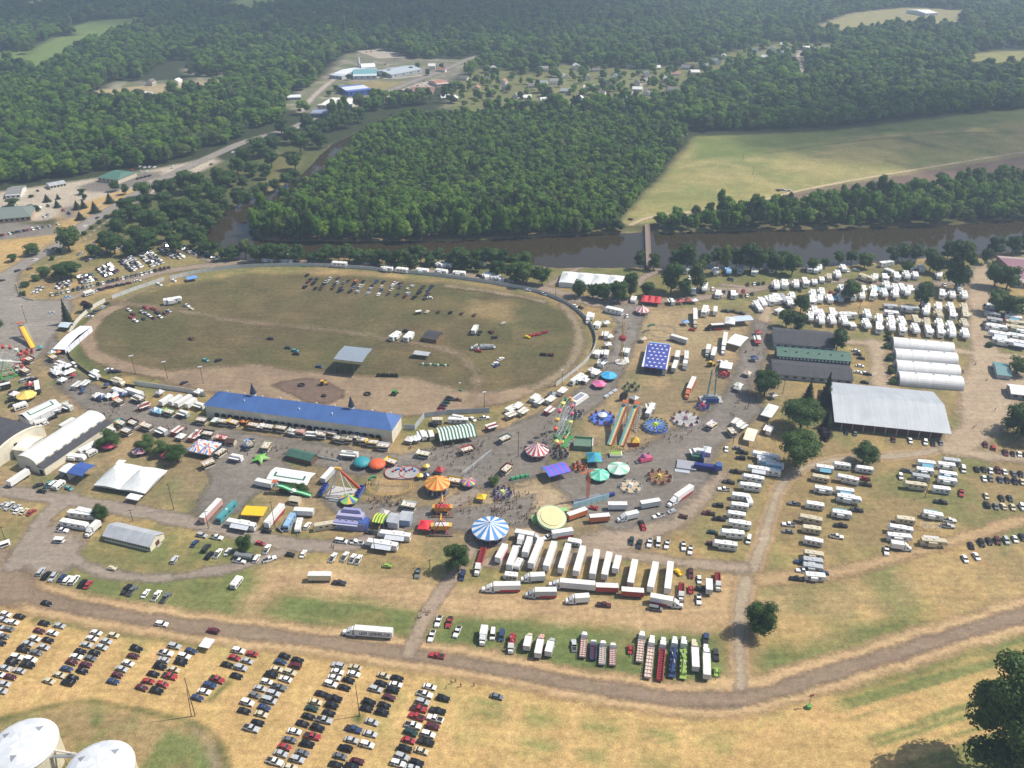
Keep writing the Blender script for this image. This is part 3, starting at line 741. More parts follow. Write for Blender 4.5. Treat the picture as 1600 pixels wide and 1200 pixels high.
CROWN['big'] = [crown_mesh(901, 'k', 15000, .0125)]; CROWN['fine'] = [crown_mesh(911, 'd', 8000, .0155), crown_mesh(917, 'd', 8000, .0155)]
CROWN['light'] = [c.copy() for c in CROWN['d'][:2]]
for c in CROWN['light']: c.materials.clear(); c.materials.append(LEAFY)
CROWN['wood'] = [crown_mesh(333 + i * 7, 'k' if i % 4 == 3 else 'd', 2600, .026) for i in range(8)]
for c, q in zip(CROWN['wood'], (LEAFW, LEAFW, LEAFW, LEAFW, LEAFW, LEAFY, LEAFD, LEAFW)): c.materials.clear(); c.materials.append(q)
CROWN['bush'] = CROWN['d']; FOR = CROWN['d'] + CROWN['k']
_tr = random.Random(5)
def tree(x, y, H, W, kind='d', noun=None, group=None, world=None, label=None):
    cm = _tr.choice(CROWN[kind]); tm = _tr.choice(TRUNK['d' if kind in ('big', 'fine', 'light', 'bush', 'k', 'wood') else kind])
    X, Y = world or P(x, y)
    if kind == 'c' and H < 12: W *= 1.35
    if kind in ('d', 'k', 'light') and not world: W *= 1.32; H *= 1.12
    nat = {'c': .68, 'big': .56, 'k': .56}.get(kind, .74)
    name = {'c': 'conifer_tree', 'bush': 'shrub'}.get(kind, 'leafy_tree')
    r = link(name, None, None, (X, Y, -.1), _tr.random() * 6.28)
    zs = H * (1.2 if kind == 'bush' else 1.0)
    r.scale = (W / nat, W / nat, zs)
    if kind == 'bush': r.location.z = -.28 * zs
    link('crown', cm, r); link('trunk', tm, r)
    if label: tag(r, label, 'shrub' if kind == 'bush' else 'tree', group)
    else: later(r, noun or {'c': 'dark conifer', 'p': 'purple-leaved tree', 'bush': 'small rounded shrub', 'light': 'pale green tree', 'k': 'tall narrow leafy tree'}.get(kind, 'big leafy tree' if H >= 16 else 'green leafy tree' if H >= 9 else 'small leafy tree'), 'shrub' if kind == 'bush' else 'tree', group)
    return r
tree(1558, 1204, 46, 25, 'big', label='huge dark cottonwood casting its shadow at the lower right corner')
tree(1622, 1230, 30, 17, 'big', label='leafy tree cut by the right edge beside the huge cottonwood')
tree(716, 893, 15, 11, 'fine', label='round green tree shading the path beside the striped carousel tent')
tree(1184, 987, 15, 12.5, 'fine', label='lone dark bushy tree at the east dirt track bend')
tree(383, 862, 9, 7, 'fine', label='small green tree over the grey shed by the white pickups')
tree(158, 814, 9, 7, 'fine', label='small tree at the nose of the parked buses')
tree(1244, 728, 20, 20, 'fine', label='broad rounded tree at the bend of the motor home road')
tree(1250, 672, 18, 21, 'fine', label='wide dark tree between the white awning and the pale barn')
tree(1348, 724, 12, 12.5, 'fine', label='round tree standing alone before the pale barn')
tree(1194, 618, 16, 15.5, 'fine', label='broad tree beside the lane south of the dark barns')
tree(1491, 454, 31, 14, 'k', label='very tall dark tree over the motor homes by the river')
for a in ((172, 697, 9, 12), (230, 705, 9, 10), (254, 711, 8, 9), (278, 722, 10, 11), (772, 757, 5, 5.5)): tree(*a, kind='fine')
for a in ((1262, 627, 13, 8, 'c'), (1288, 632, 20, 9, 'c'), (1291, 668, 11, 5, 'c'), (1281, 694, 11, 9.5, 'p'), (1437, 480, 17, 10), (1327, 470, 14, 11), (1250, 489, 12, 8.5), (1228, 512, 12, 9), (1243, 518, 12, 10), (1306, 550, 14, 9),
 (1350, 419, 11, 10), (1237, 430, 15, 10), (1212, 425, 13, 12), (1222, 418, 12, 10), (1268, 422, 10, 8), (1288, 418, 7, 5), (1393, 411, 13, 9), (1410, 408, 13, 9), (1430, 410, 13, 9), (1452, 424, 16, 10), (1464, 428, 13, 8), (1414, 425, 9, 7), (1538, 412, 13, 7), (1553, 400, 15, 10), (1580, 398, 14, 10), (1600, 395, 14, 9),
 (1553, 448, 18, 12), (1572, 452, 17, 12), (1556, 490, 15, 12), (1580, 494, 14, 11), (1588, 584, 11, 11), (1588, 676, 16, 13), (1604, 690, 14, 10),
 (806, 440, 14, 12), (823, 444, 15, 13), (847, 446, 15, 12), (778, 432, 12, 10), (904, 464, 12, 8), (926, 466, 11, 8), (942, 470, 12, 9), (965, 472, 14, 11), (984, 466, 17, 8), (1011, 463, 10, 8), (1069, 464, 12, 7.5), (1048, 457, 21, 13), (1089, 458, 23, 10, 'light'), (1073, 424, 20, 12), (1130, 428, 21, 7, 'light'), (1172, 424, 20, 13), (1186, 424, 15, 9), (1000, 420, 13, 7), (1021, 422, 13, 7), (1056, 418, 13, 9), (1101, 420, 12, 8),
 (612, 417, 14, 10), (627, 419, 14, 10), (645, 419, 11, 8), (722, 420, 15, 13), (735, 424, 10, 7), (407, 408, 12, 10), (436, 410, 14, 12), (462, 410, 12, 8), (587, 414, 9, 5), (560, 413, 9, 7), (672, 417, 9, 6), (748, 424, 8, 6),
 (109, 392, 20, 16), (180, 397, 17, 13), (167, 392, 15, 11), (51, 399, 9, 9), (21, 409, 6, 6), (96, 437, 10, 11), (112, 434, 11, 12), (72, 432, 7, 8), (58, 438, 5, 7, 'bush'), (40, 448, 5, 7, 'bush'), (36, 462, 4, 5, 'bush'), (231, 394, 17, 13), (240, 388, 16, 11), (218, 382, 14, 11), (250, 364, 18, 14), (272, 352, 20, 15), (298, 352, 21, 16), (318, 345, 18, 12), (290, 372, 15, 12), (262, 378, 15, 12), (200, 338, 15, 13), (216, 345, 13, 11), (190, 350, 12, 10), (227, 310, 15, 14), (250, 306, 15, 12), (268, 308, 16, 12), (290, 302, 20, 16), (312, 300, 17, 13), (338, 324, 20, 15), (352, 305, 18, 13), (343, 290, 16, 13),
 (365, 406, 11, 9), (384, 403, 14, 9, 'light'), (398, 350, 14, 10), (411, 358, 15, 11),
 (74, 315, 7, 5.5, 'c'), (90, 324, 7, 5, 'c'), (121, 327, 8, 6, 'c'), (131, 325, 8, 5, 'c'), (126, 343, 7, 6.5, 'c'), (149, 332, 10, 7, 'c'), (172, 317, 9, 7, 'c'), (181, 299, 9, 7), (197, 304, 9, 6), (129, 304, 5, 6), (21, 322, 6, 9), (57, 330, 5, 6), (48, 327, 4, 5), (133, 312, 5, 4), (91, 311, 5, 3.5, 'c'), (49, 308, 3, 5, 'bush'),
 (107, 507, 18, 7.5, 'c'), (137, 486, 8, 8, 'p'), (-6, 520, 9, 9), (545, 0, 0, 0)):
    if a[2]: tree(*a)
for x, y in ((92, 395), (132, 367), (144, 357), (155, 349), (166, 341), (82, 406), (1387, 526), (1385, 544), (1388, 563), (1391, 583), (1393, 600), (1388, 532), (205, 342), (1545, 542)): tree(x, y, 4.2, 4.6, 'bush')
for x, y, h, w in ((405, 246, 20, 17), (425, 262, 18, 13), (470, 240, 22, 17), (488, 226, 20, 15), (462, 265, 18, 14), (455, 225, 18, 15), (440, 210, 17, 14), (500, 232, 17, 13), (385, 258, 18, 14), (372, 272, 16, 12), (415, 280, 14, 10), (480, 205, 18, 14), (395, 275, 14, 12), (502, 214, 19, 15), (520, 205, 20, 16), (540, 200, 20, 16), (425, 240, 18, 14), (560, 192, 18, 15)): tree(x, y, h, w)

bk_ = random.Random(44)
for i in range(30):
    x = 400 + i * 14.5 + bk_.uniform(-5, 5); tree(x, 409 + bk_.uniform(-1, 3) + max(0, x - 640) * .035, bk_.uniform(8, 14), bk_.uniform(6.5, 10.5))
for x, y, h, w in ((150, 402, 10, 9), (205, 400, 13, 10), (275, 395, 14, 11), (305, 385, 13, 10), (318, 395, 9, 8), (232, 362, 16, 13), (186, 372, 15, 12), (330, 362, 12, 9), (262, 332, 17, 13), (232, 332, 15, 12), (305, 322, 17, 14), (328, 308, 16, 12), (360, 292, 15, 12), (380, 296, 12, 9), (1120, 415, 13, 9), (1150, 418, 14, 10), (1200, 415, 13, 9), (1310, 412, 9, 7), (1330, 410, 9, 7), (1480, 405, 13, 9), (1510, 402, 12, 9)): tree(x, y, h, w)
tree(1378, 304, 12, 10); tree(1467, 292, 14, 9)
for i, (x, y) in enumerate(((386, 314), (400, 309), (414, 304), (430, 299), (446, 291), (460, 281), (372, 322), (352, 334), (338, 346), (322, 358), (312, 372), (318, 390), (335, 400), (352, 407))): tree(x, y, bk_.uniform(9, 14), bk_.uniform(7, 11))
for x, y in ((608, 118), (641, 113), (652, 107), (525, 143), (531, 146), (600, 122), (690, 108), (668, 118), (545, 125), (515, 150), (620, 150), (585, 148)): tree(x, y, 8, 7)
# ------------------------------------------------------------------ woods
def wood_points(spacing_near, polys, holes, ymin, seed, thin=None):
    rg = np.random.default_rng(seed)
    pts = []
    allp = np.concatenate([Parr(p) for p in polys])
    x0, y0 = allp.min(0); x1, y1 = allp.max(0)
    y = y0
    while y < y1:
        sp = spacing_near * (1 + max(0, y - 800) / 3500)
        xs = np.arange(x0, x1, sp)
        X = xs + rg.uniform(-.48, .48, len(xs)) * sp; Y = y + rg.uniform(-.48, .48, len(xs)) * sp
        ok = np.abs(X) < .66 * Y + 60
        pts.append(np.stack([X[ok], Y[ok]], 1)); y += sp * .92
    pts = np.concatenate(pts)
    keep = np.zeros(len(pts), bool)
    for p in polys: keep |= inside(pts[:, 0], pts[:, 1], Parr(p))
    for p in holes: keep &= ~inside(pts[:, 0], pts[:, 1], Parr(p))
    return pts[keep]
HOLES = [[(440, 170), (455, 150), (500, 125), (512, 108), (535, 84), (590, 76), (640, 92), (720, 92), (750, 84), (760, 92), (712, 128), (690, 165), (655, 155), (600, 160), (560, 170), (500, 182)],
 [(105, 44), (140, 33), (230, 27), (232, 40), (190, 54), (135, 62)], [(20, 104), (55, 75), (85, 58), (165, 52), (170, 66), (115, 82), (90, 106), (60, 116)], [(340, 14), (375, -2), (435, -9), (435, 8), (390, 23)], [(30, 5), (80, -8), (80, 12), (40, 14)], [(-60, 95), (0, 82), (45, 80), (35, 98), (0, 106), (-60, 108)],
 [(135, 152), (180, 128), (350, 119), (362, 132), (300, 148), (250, 160), (160, 162)], [(1260, 46), (1330, 20), (1420, 11), (1505, 16), (1500, 42), (1400, 42), (1330, 54)], [(1505, 110), (1525, 82), (1560, 76), (1700, 74), (1700, 112)],
 [(700, 172), (712, 128), (760, 100), (830, 115), (880, 100), (960, 105), (1010, 110), (1100, 92), (1200, 66), (1300, 68), (1300, 92), (1215, 96), (1100, 125), (1070, 152), (1000, 172), (800, 178)], [(225, 122), (260, 96), (300, 94), (310, 118), (250, 130)]]
w_isl = wood_points(6.0, [[(394, 352), (440, 312), (505, 280), (545, 238), (575, 208), (640, 186), (760, 182), (900, 182), (1040, 192), (1072, 208), (1058, 238), (1018, 285), (975, 335), (962, 352), (968, 365), (860, 368), (700, 377), (560, 378), (450, 378), (400, 373)]], [], 0, 1)
w_left = wood_points(10.0, [[(-220, 305), (60, 284), (150, 270), (250, 260), (312, 243), (380, 212), (430, 193), (452, 178), (430, 160), (350, 138), (150, 150), (-220, 150)]], HOLES[6:7], 0, 2)
w_far = wood_points(11.5, [[(-400, 165), (150, 152), (330, 140), (440, 172), (505, 186), (600, 172), (700, 160), (760, 180), (1070, 196), (1090, 205), (1300, 200), (1450, 182), (1800, 155), (2300, -14), (-700, -14)]], HOLES, 0, 3)
w_bank = wood_points(6.5, [[(1020, 357), (1035, 345), (1100, 338), (1250, 326), (1400, 306), (1500, 288), (1760, 270), (1760, 338), (1600, 342), (1400, 355), (1200, 359), (1030, 363)], [(1085, 207), (1200, 203), (1300, 198), (1450, 180), (1760, 155), (1760, 145), (1450, 165), (1300, 180), (1100, 190)]], [], 0, 4)
w_bank = w_bank[np.random.default_rng(3).random(len(w_bank)) < .72]
w_town = wood_points(13, [HOLES[9]], [], 0, 6)
w_town = w_town[np.random.default_rng(4).random(len(w_town)) < .40]
pts = np.concatenate([w_isl, w_left, w_far, w_bank, w_town])
hgt = np.concatenate([np.full(len(w_isl), 11.0), np.full(len(w_left), 16.), np.full(len(w_far), 16.5), np.full(len(w_bank), 15.), np.full(len(w_town), 11.)])
wid = np.concatenate([np.full(len(w_isl), 9.0), np.full(len(w_left), 13.5), np.full(len(w_far), 15.), np.full(len(w_bank), 9.5), np.full(len(w_town), 10.5)])
rg = np.random.default_rng(9)
px_, py_ = topix(pts[:, 0], pts[:, 1])
# keep off roads and houses
clear = np.ones(len(pts), bool)
for lane, w in (([(340, 240), (380, 222), (420, 211), (460, 200), (495, 182), (560, 165)], 10), ([(1250, 130), (1253, 108), (1245, 92), (1250, 80)], 8)):
    clear &= seg_dist(pts[:, 0], pts[:, 1], Parr(lane), False) > w
front = (py_ > 352) & clear
hgt = np.where((py_ > 345) & (hgt < 13), 16., hgt)
pts, hgt, wid, px_, py_ = pts[clear], hgt[clear], wid[clear], px_[clear], py_[clear]
lump = fbm(pts[:, 0], pts[:, 1], 45, 77)
hgt = hgt * (.55 + .9 * lump) * rg.uniform(.72, 1.25, len(pts)); big_ = np.where(rg.random(len(pts)) < .12, 1.35, 1.0); hgt = hgt * (1 + (big_ - 1) * .7); wid = wid * big_ * rg.uniform(.65, 1.25, len(pts)) * (.85 + .3 * lump)
order = np.argsort(-(py_ + rg.uniform(0, 3, len(pts))))
inview = (px_[order] > -20) & (px_[order] < 1620)
near = order[inview][:120]
rest = np.setdiff1d(np.arange(len(pts)), near)
for i in near:
    side = 'footbridge end of the far bank' if px_[i] > 850 else 'race-course side of the island wood'
    if px_[i] > 1030: side = 'far bank facing the motor homes'
    tree(0, 0, float(hgt[i]), float(wid[i]), 'wood', world=(float(pts[i, 0]), float(pts[i, 1])), noun='leafy tree at the water edge', group='trees along the ' + side)
wm_ = bpy.data.meshes.new('woodland')
wp = np.zeros((len(rest), 3), np.float32); wp[:, :2] = pts[rest]
wm_.vertices.add(len(rest)); wm_.vertices.foreach_set('co', wp.ravel())
for nm, dat in (('tree_height', hgt[rest]), ('tree_width', wid[rest] / .74), ('turn', rg.random(len(rest)) * 6.28)):
    a = wm_.attributes.new(nm, 'FLOAT', 'POINT'); a.data.foreach_set('value', dat.astype(np.float32))
a = wm_.attributes.new('sort', 'INT', 'POINT'); a.data.foreach_set('value', rg.choice(8, len(rest), p=[.18, .18, .16, .05, .18, .11, .09, .05]).astype(np.int32))
wood = tag(link('woodland', wm_), 'dense summer woodland covering the island and the far country', kind='stuff')
src = {}
for o in col.objects:
    if o.name.startswith('crown') and o.data in CROWN['wood'] and o.data not in src: src[o.data] = o
ng = bpy.data.node_groups.new('woodland', 'GeometryNodeTree')
ng.interface.new_socket('Geometry', in_out='INPUT', socket_type='NodeSocketGeometry'); ng.interface.new_socket('Geometry', in_out='OUTPUT', socket_type='NodeSocketGeometry')
gi = ng.nodes.new('NodeGroupInput'); go = ng.nodes.new('NodeGroupOutput')
iop = ng.nodes.new('GeometryNodeInstanceOnPoints'); g2i = ng.nodes.new('GeometryNodeGeometryToInstance')
for me_, o in src.items():
    oi = ng.nodes.new('GeometryNodeObjectInfo'); oi.inputs['Object'].default_value = o; oi.transform_space = 'ORIGINAL'
    ng.links.new(oi.outputs['Geometry'], g2i.inputs[0])
def named(n, t):
    q = ng.nodes.new('GeometryNodeInputNamedAttribute'); q.data_type = t; q.inputs['Name'].default_value = n; return q.outputs['Attribute']
cx = ng.nodes.new('ShaderNodeCombineXYZ'); tw = named('tree_width', 'FLOAT')
ng.links.new(tw, cx.inputs[0]); ng.links.new(tw, cx.inputs[1]); ng.links.new(named('tree_height', 'FLOAT'), cx.inputs[2])
cr = ng.nodes.new('ShaderNodeCombineXYZ'); ng.links.new(named('turn', 'FLOAT'), cr.inputs[2])
ng.links.new(gi.outputs[0], iop.inputs['Points']); ng.links.new(g2i.outputs[0], iop.inputs['Instance']); iop.inputs['Pick Instance'].default_value = True
ng.links.new(named('sort', 'INT'), iop.inputs['Instance Index']); ng.links.new(cr.outputs[0], iop.inputs['Rotation']); ng.links.new(cx.outputs[0], iop.inputs['Scale'])
ng.links.new(iop.outputs[0], go.inputs[0])
md = wood.modifiers.new('woodland', 'NODES'); md.node_group = ng
print('trees in woodland', len(rest), 'individual', sum(1 for o in col.objects if o.get('category') == 'tree'))
# ------------------------------------------------------------------ buildings
def frame3(nl, nr, fl, z):
    """origin, turn, length, depth of a rectangle from three of its corners as photographed at height z"""
    A, B, D = P(*nl, z), P(*nr, z), P(*fl, z)
    ux, uy = B[0] - A[0], B[1] - A[1]; Ln = math.hypot(ux, uy); ux, uy = ux / Ln, uy / Ln
    W = (D[0] - A[0]) * -uy + (D[1] - A[1]) * ux
    cx, cy = A[0] + ux * Ln / 2 - uy * W / 2, A[1] + uy * Ln / 2 + ux * W / 2
    return (cx, cy), math.atan2(uy, ux), Ln, W
CREAM = mat('#d9d2bd', .8, 0, .2, .3); WHITE = mat('#dededa', .6, 0, .18, .4); METAL = mat('#b9bdc1', .5, .15, .25, .25, 1.0); DARKROOF = mat('#47474c', .85, 0, .3, .3, 1.0)
PALE = mat('#b0b5ba', .55, .1, .15, .12, 1.4); GREENROOF = mat('#41675a', .6, 0, .25, .3, 1.0); BLUEROOF = mat('#44659c', .55, 0, .2, .15, 1.2); DARK = mat('#24211f', .9); BRICK = mat('#8a6a5a', .9); BROWN = mat('#6b5346', .85)
CANVAS = mat('#d9dcdb', .75, 0, .16, .35); STEEL = mat('#8d9196', .5, .4); WOOD = mat('#7d6048', .85); CONCRETE = mat('#a8a196', .9)
RED = mat('#bb3d44', .65); BLUE = mat('#3d5a9c', .6); YEL = mat('#dcb04a', .65); ORG = mat('#cf6a40', .65); TEAL = mat('#3a8f96', .6); GRN = mat('#3f7f55', .65); PINK = mat('#d3577a', .6); PURP = mat('#6d5a98', .65); SKYB = mat('#4a86c8', .55); LGRN = mat('#86b866', .65); NAVY = mat('#26337a', .55); DGRN = mat('#2c6b4c', .6); SILVER = mat('#c9ced2', .35, .3)
def gable(name, cat, label, nl, nr, fl, eave, ridge, roof, wall, over=.5, axis='x', windows=0, door=None, ridge_at=.5, extra=None, hip=0, group=None, winmat=None, open_=False):
    loc, rz, Ln, W = frame3(nl, nr, fl, eave)
    a, b = Ln / 2, W / 2
    w = MB(); r = MB(); parts = []
    if axis == 'x':
        yr = -b + W * ridge_at
        if open_:
            for i in range(max(2, int(Ln / 6)) + 1):
                x = -a + .3 + (Ln - .6) * i / max(2, int(Ln / 6))
                for y in (-b + .3, b - .3): w.tube((x, y, -.1), (x, y, eave), .15, wall, 5)
        elif hip: w.box(-a + over, a - over, -b + over, b - over, -.2, eave, wall)
        else: w.prism([(-b + over, -.2), (b - over, -.2), (b - over, eave), (yr, ridge - .15), (-b + over, eave)], -a + over, a - over, wall, 'x')
        t = .18; h = hip
        rv_ = [(-a, -b, eave - .1), (a, -b, eave - .1), (a, b, eave - .1), (-a, b, eave - .1), (-a + h, yr, ridge), (a - h, yr, ridge)]
        r.add(rv_, [(0, 1, 5, 4), (2, 3, 4, 5), (1, 2, 5), (3, 0, 4)], roof) if hip else r.add(rv_ + [(x, y, z - t) for x, y, z in rv_], [(0, 1, 5, 4), (2, 3, 4, 5), (6, 10, 11, 7), (8, 11, 10, 9), (0, 6, 7, 1), (2, 8, 9, 3), (0, 4, 10, 6), (4, 3, 9, 10), (1, 7, 11, 5), (5, 11, 8, 2)], roof)
        if hip: r.add([rv_[0], rv_[1], rv_[2], rv_[3]], [(3, 2, 1, 0)], roof)
    else:
        w.prism([(-a + over, -.2), (a - over, -.2), (a - over, eave), (0, ridge - .15), (-a + over, eave)], -b + over, b - over, wall, 'y')
        t = .18
        rv_ = [(-a, -b, eave - .1), (-a, b, eave - .1), (a, b, eave - .1), (a, -b, eave - .1), (0, -b, ridge), (0, b, ridge)]
        r.add(rv_ + [(x, y, z - t) for x, y, z in rv_], [(0, 4, 5, 1), (3, 2, 5, 4), (6, 7, 11, 10), (9, 10, 11, 8), (0, 1, 7, 6), (2, 3, 9, 8), (0, 6, 10, 4), (4, 10, 9, 3), (1, 5, 11, 7), (5, 2, 8, 11)], roof)
    parts.append(('wall' if not open_ else 'posts', w)); parts.append(('roof', r))
    for i in range(windows):
        x = -a + over + (Ln - 2 * over) * (i + .5) / windows; ww = min(1.0, (Ln / windows) * .3)
        q = MB().box(x - ww, x + ww, -b + over - .06, -b + over + .04, eave * .35, eave * .75, winmat or GLASS()); parts.append(('window', q))
    if door:
        q = MB().box(a - over - .04, a - over + .08, -1.2, 1.2, 0, min(eave * .8, 2.6), mat(door, .6)); parts.append(('door', q))
    for e in (extra(a, b) if extra else []): parts.append(e)
    return one(name, cat, label, loc, rz, parts, group)
def tent(name, label, nl, nr, fl, eave, peak, m, peaks=1, m2=None, cat='tent', sides=False, group=None, stripes=0, flat=False, wallm=None, band=False):
    """canvas roof on poles with one or more peaks along its length"""
    loc, rz, Ln, W = frame3(nl, nr, fl, eave); a, b = Ln / 2, W / 2
    c = MB(); po = MB()
    n = max(peaks, 1)
    for k in range(n):
        x0, x1 = -a + Ln * k / n, -a + Ln * (k + 1) / n; xc = (x0 + x1) / 2
        if flat:
            S = stripes or 1
            for s_ in range(S):
                u0, u1 = x0 + (x1 - x0) * s_ / S, x0 + (x1 - x0) * (s_ + 1) / S
                mm = m if s_ % 2 == 0 else (m2 or m)
                c.add([(u0, -b, eave), (u1, -b, eave), (u1, 0, peak), (u0, 0, peak), (u0, b, eave), (u1, b, eave)], [(0, 1, 2, 3), (3, 2, 5, 4)], mm)
                c.box(u0, u1, -b - .02, -b + .02, eave - .45, eave, mm); c.box(u0, u1, b - .02, b + .02, eave - .45, eave, mm)
            continue
        g = 6; idx = {}
        vs_ = []
        for i in range(2 * g + 1):
            for j in range(2 * g + 1):
                u, v = i / g - 1, j / g - 1; d = max(abs(u), abs(v)); d2 = math.hypot(u, v) / 1.41
                f = (1 - (.55 * d + .45 * min(1, d2))) ; f = max(0, f) ** 1.25
                idx[i, j] = len(vs_); vs_.append((xc + u * (x1 - x0) / 2, v * b, eave + (peak - eave) * f))
        for i in range(2 * g):
            for j in range(2 * g):
                ang = math.atan2(j + .5 - g, i + .5 - g)
                mm = m if not stripes else (m, m2)[int((ang + 3.1416) / 6.2832 * stripes) % 2] if not isinstance(m2, list) else ([m] + m2)[int((ang + 3.1416) / 6.2832 * stripes) % (len(m2) + 1)]
                c.add([vs_[idx[i, j]], vs_[idx[i + 1, j]], vs_[idx[i + 1, j + 1]], vs_[idx[i, j + 1]]], [(0, 1, 2, 3)], mm)
        for y in (-b, b): c.box(x0, x1, y - .02, y + .02, eave - .35, eave, m)
    if not flat:
        for x in (-a, a): c.box(x - .02, x + .02, -b, b, eave - .35, eave, m)
    nx = max(1, int(Ln / 5)); ny = max(1, int(W / 5))
    for i in range(nx + 1):
        for y in (-b, b):
            x = -a + Ln * i / nx; po.tube((x, y, 0), (x, y, eave), .07, STEEL, 4)
    for j in range(1, ny):
        for x in (-a, a): y = -b + W * j / ny; po.tube((x, y, 0), (x, y, eave), .07, STEEL, 4)
    for k in range(n): po.tube((-a + Ln * (k + .5) / n, 0, 0), (-a + Ln * (k + .5) / n, 0, peak - .05), .1, STEEL, 5)
    parts = [('canopy', c), ('poles', po)]
    if band:
        g_ = MB()
        for (x0, x1, y0, y1) in ((-a * .75, a * .75, -b * .55, -b * .42), (-a * .75, -a * .66, -b * .42, b * .1), (a * .66, a * .75, -b * .42, b * .1)):
            zz = lambda y: eave + (peak - eave) * (1 - abs(y) / b) + .04
            g_.add([(x0, y0, zz(y0)), (x1, y0, zz(y0)), (x1, min(y1, 0), zz(min(y1, 0))), (x0, min(y1, 0), zz(min(y1, 0)))], [(0, 1, 2, 3)], DGRN)
        parts.append(('green_band', g_))
    if sides:
        s_ = MB(); wm2 = wallm or m
        s_.box(-a + .05, a - .05, b - .1, b - .05, 0, eave - .05, wm2); s_.box(-a + .05, -a + .1, -b + .1, b - .1, 0, eave - .05, wm2); s_.box(a - .1, a - .05, -b + .1, b - .1, 0, eave - .05, wm2)
        if sides == 2: s_.box(-a + .05, a - .05, -b + .05, -b + .1, 0, eave - .05, wm2)
        parts.append(('side_walls', s_))
    return one(name, cat, label, loc, rz, parts, group)
def arch(name, label, cl, cr, crest, width, height, roof, wall, wallh=0., n=14, cat='building', group=None, extra=None):
    """vaulted building; cl, cr = ends of the crest line as photographed"""
    A, B = P(*cl, crest), P(*cr, crest); Ln = math.dist(A, B); rz = math.atan2(B[1] - A[1], B[0] - A[0]); a = Ln / 2; h = width / 2
    r = MB(); e = MB(); prof = []
    for i in range(n + 1):
        t = math.pi * i / n
        prof.append((-h * math.cos(t), wallh + (crest - wallh) * math.sin(t) ** .9))
    for (y0, z0), (y1, z1) in zip(prof[:-1], prof[1:]): r.add([(-a, y0, z0), (a, y0, z0), (a, y1, z1), (-a, y1, z1)], [(0, 1, 2, 3)], roof)
    if wallh:
        for y in (-h, h): e.box(-a, a, y - .1, y + .1, -.2, wallh, wall)
    for x in (-a + .1, a - .1):
        e.add([(x, y, z) for y, z in prof] + [(x, h, -.2), (x, -h, -.2)], [tuple(range(len(prof) + 2))], wall)
    parts = [('roof', r), ('end_wall', e)] + (extra(a, h) if extra else [])
    return one(name, cat, label, ((A[0] + B[0]) / 2, (A[1] + B[1]) / 2), rz, parts, group)

# grandstand
def gs_extra(a, b):
    out = []
    n = 25
    for i in range(n):
        x = -a + 7 + (2 * a - 15) * i / (n - 1); q = MB()
        pr = [(x - 1.35, .3), (x + 1.35, .3), (x + 1.35, 3.1)] + [(x + 1.35 * math.cos(t), 3.1 + .8 * math.sin(t)) for t in (.5, 1.05, 1.57, 2.09, 2.6)] + [(x - 1.35, 3.1)]
        q.prism(pr, -b + .15, -b + .52, DARK, 'y'); out.append(('archway', q))
    for x in (-a + 24, a - 26):
        q = MB().cyl(x, b * .42, 9.6, 12.4, 1.5, 1.4, WHITE, 8); c = MB().cyl(x, b * .42, 12.4, 18.5, 1.8, .06, mat('#26304a', .5), 8)
        out.append(('spire', c, [('spire_base', q)]))
    for i in range(10):
        x = -a + 6 + (2 * a - 12) * i / 9; out.append(('roof_light', MB().box(x - .35, x + .35, b - .7, b - .2, 8.3, 9.2, WHITE)))
    for x, y in ((-a * .6, -b * .2), (0, -b * .3), (a * .35, -b * .35)): out.append(('roof_vent', MB().cyl(x, y, 9, 10.6, .35, .35, WHITE, 6)))
    q = MB()
    for k in range(8): q.box(-a + 3, a - 3, b - 8 + k * 1.1, b - 7 + k * 1.1, .1, 4.2 - k * .5, STEEL)
    out.append(('seating', q))
    return out
gable('grandstand', 'grandstand', 'long cream grandstand with blue hipped roof, two spires and arched openings', (317, 633), (613, 673), (342, 611), 8.0, 11.5, BLUEROOF, CREAM, over=.6, ridge_at=.66, hip=7, extra=gs_extra)
# fence panels at the right of the grandstand and the sign wall at its left
FENCEM = mat('#b4bac0', .6, .1, .2, .3)
def wall_line(name, label, pts, h, m, cat='fence', cap=None, posts=6, group=None, sm=0):
    w = smooth_line(Parr(pts), sm) if sm else Parr(pts)
    cx, cy = w.mean(0); b = MB(); p = MB(); acc = 0
    for (x0, y0), (x1, y1) in zip(w[:-1], w[1:]):
        d = math.hypot(x1 - x0, y1 - y0); nx, ny = -(y1 - y0) / d * .06, (x1 - x0) / d * .06
        x0_, y0_, x1_, y1_ = x0 - cx, y0 - cy, x1 - cx, y1 - cy
        b.add([(x0_ - nx, y0_ - ny, 0), (x1_ - nx, y1_ - ny, 0), (x1_ + nx, y1_ + ny, 0), (x0_ + nx, y0_ + ny, 0), (x0_ - nx, y0_ - ny, h), (x1_ - nx, y1_ - ny, h), (x1_ + nx, y1_ + ny, h), (x0_ + nx, y0_ + ny, h)],
              [(3, 2, 1, 0), (4, 5, 6, 7), (0, 1, 5, 4), (1, 2, 6, 5), (2, 3, 7, 6), (3, 0, 4, 7)], m)
        k = max(1, int(d / posts))
        for i in range(k):
            t = i / k; p.tube((x0_ + (x1_ - x0_) * t, y0_ + (y1_ - y0_) * t, -.2), (x0_ + (x1_ - x0_) * t, y0_ + (y1_ - y0_) * t, h + .15), .11, STEEL, 4)
    return one(name, cat, label, (cx, cy), 0, [('boards', b), ('posts', p)], group)
RW = mat('#c4c6c4', .7, 0, .22, .15)
wall_line('race_course_wall', 'pale board wall along the river side of the race course', [(266, 437), (300, 428), (340, 422), (400, 417), (480, 415), (560, 420), (650, 428), (720, 436), (780, 445), (838, 456), (875, 469), (902, 486), (919, 503), (929, 520), (932, 538), (923, 558), (905, 577), (868, 604)], 2.6, RW, sm=2)
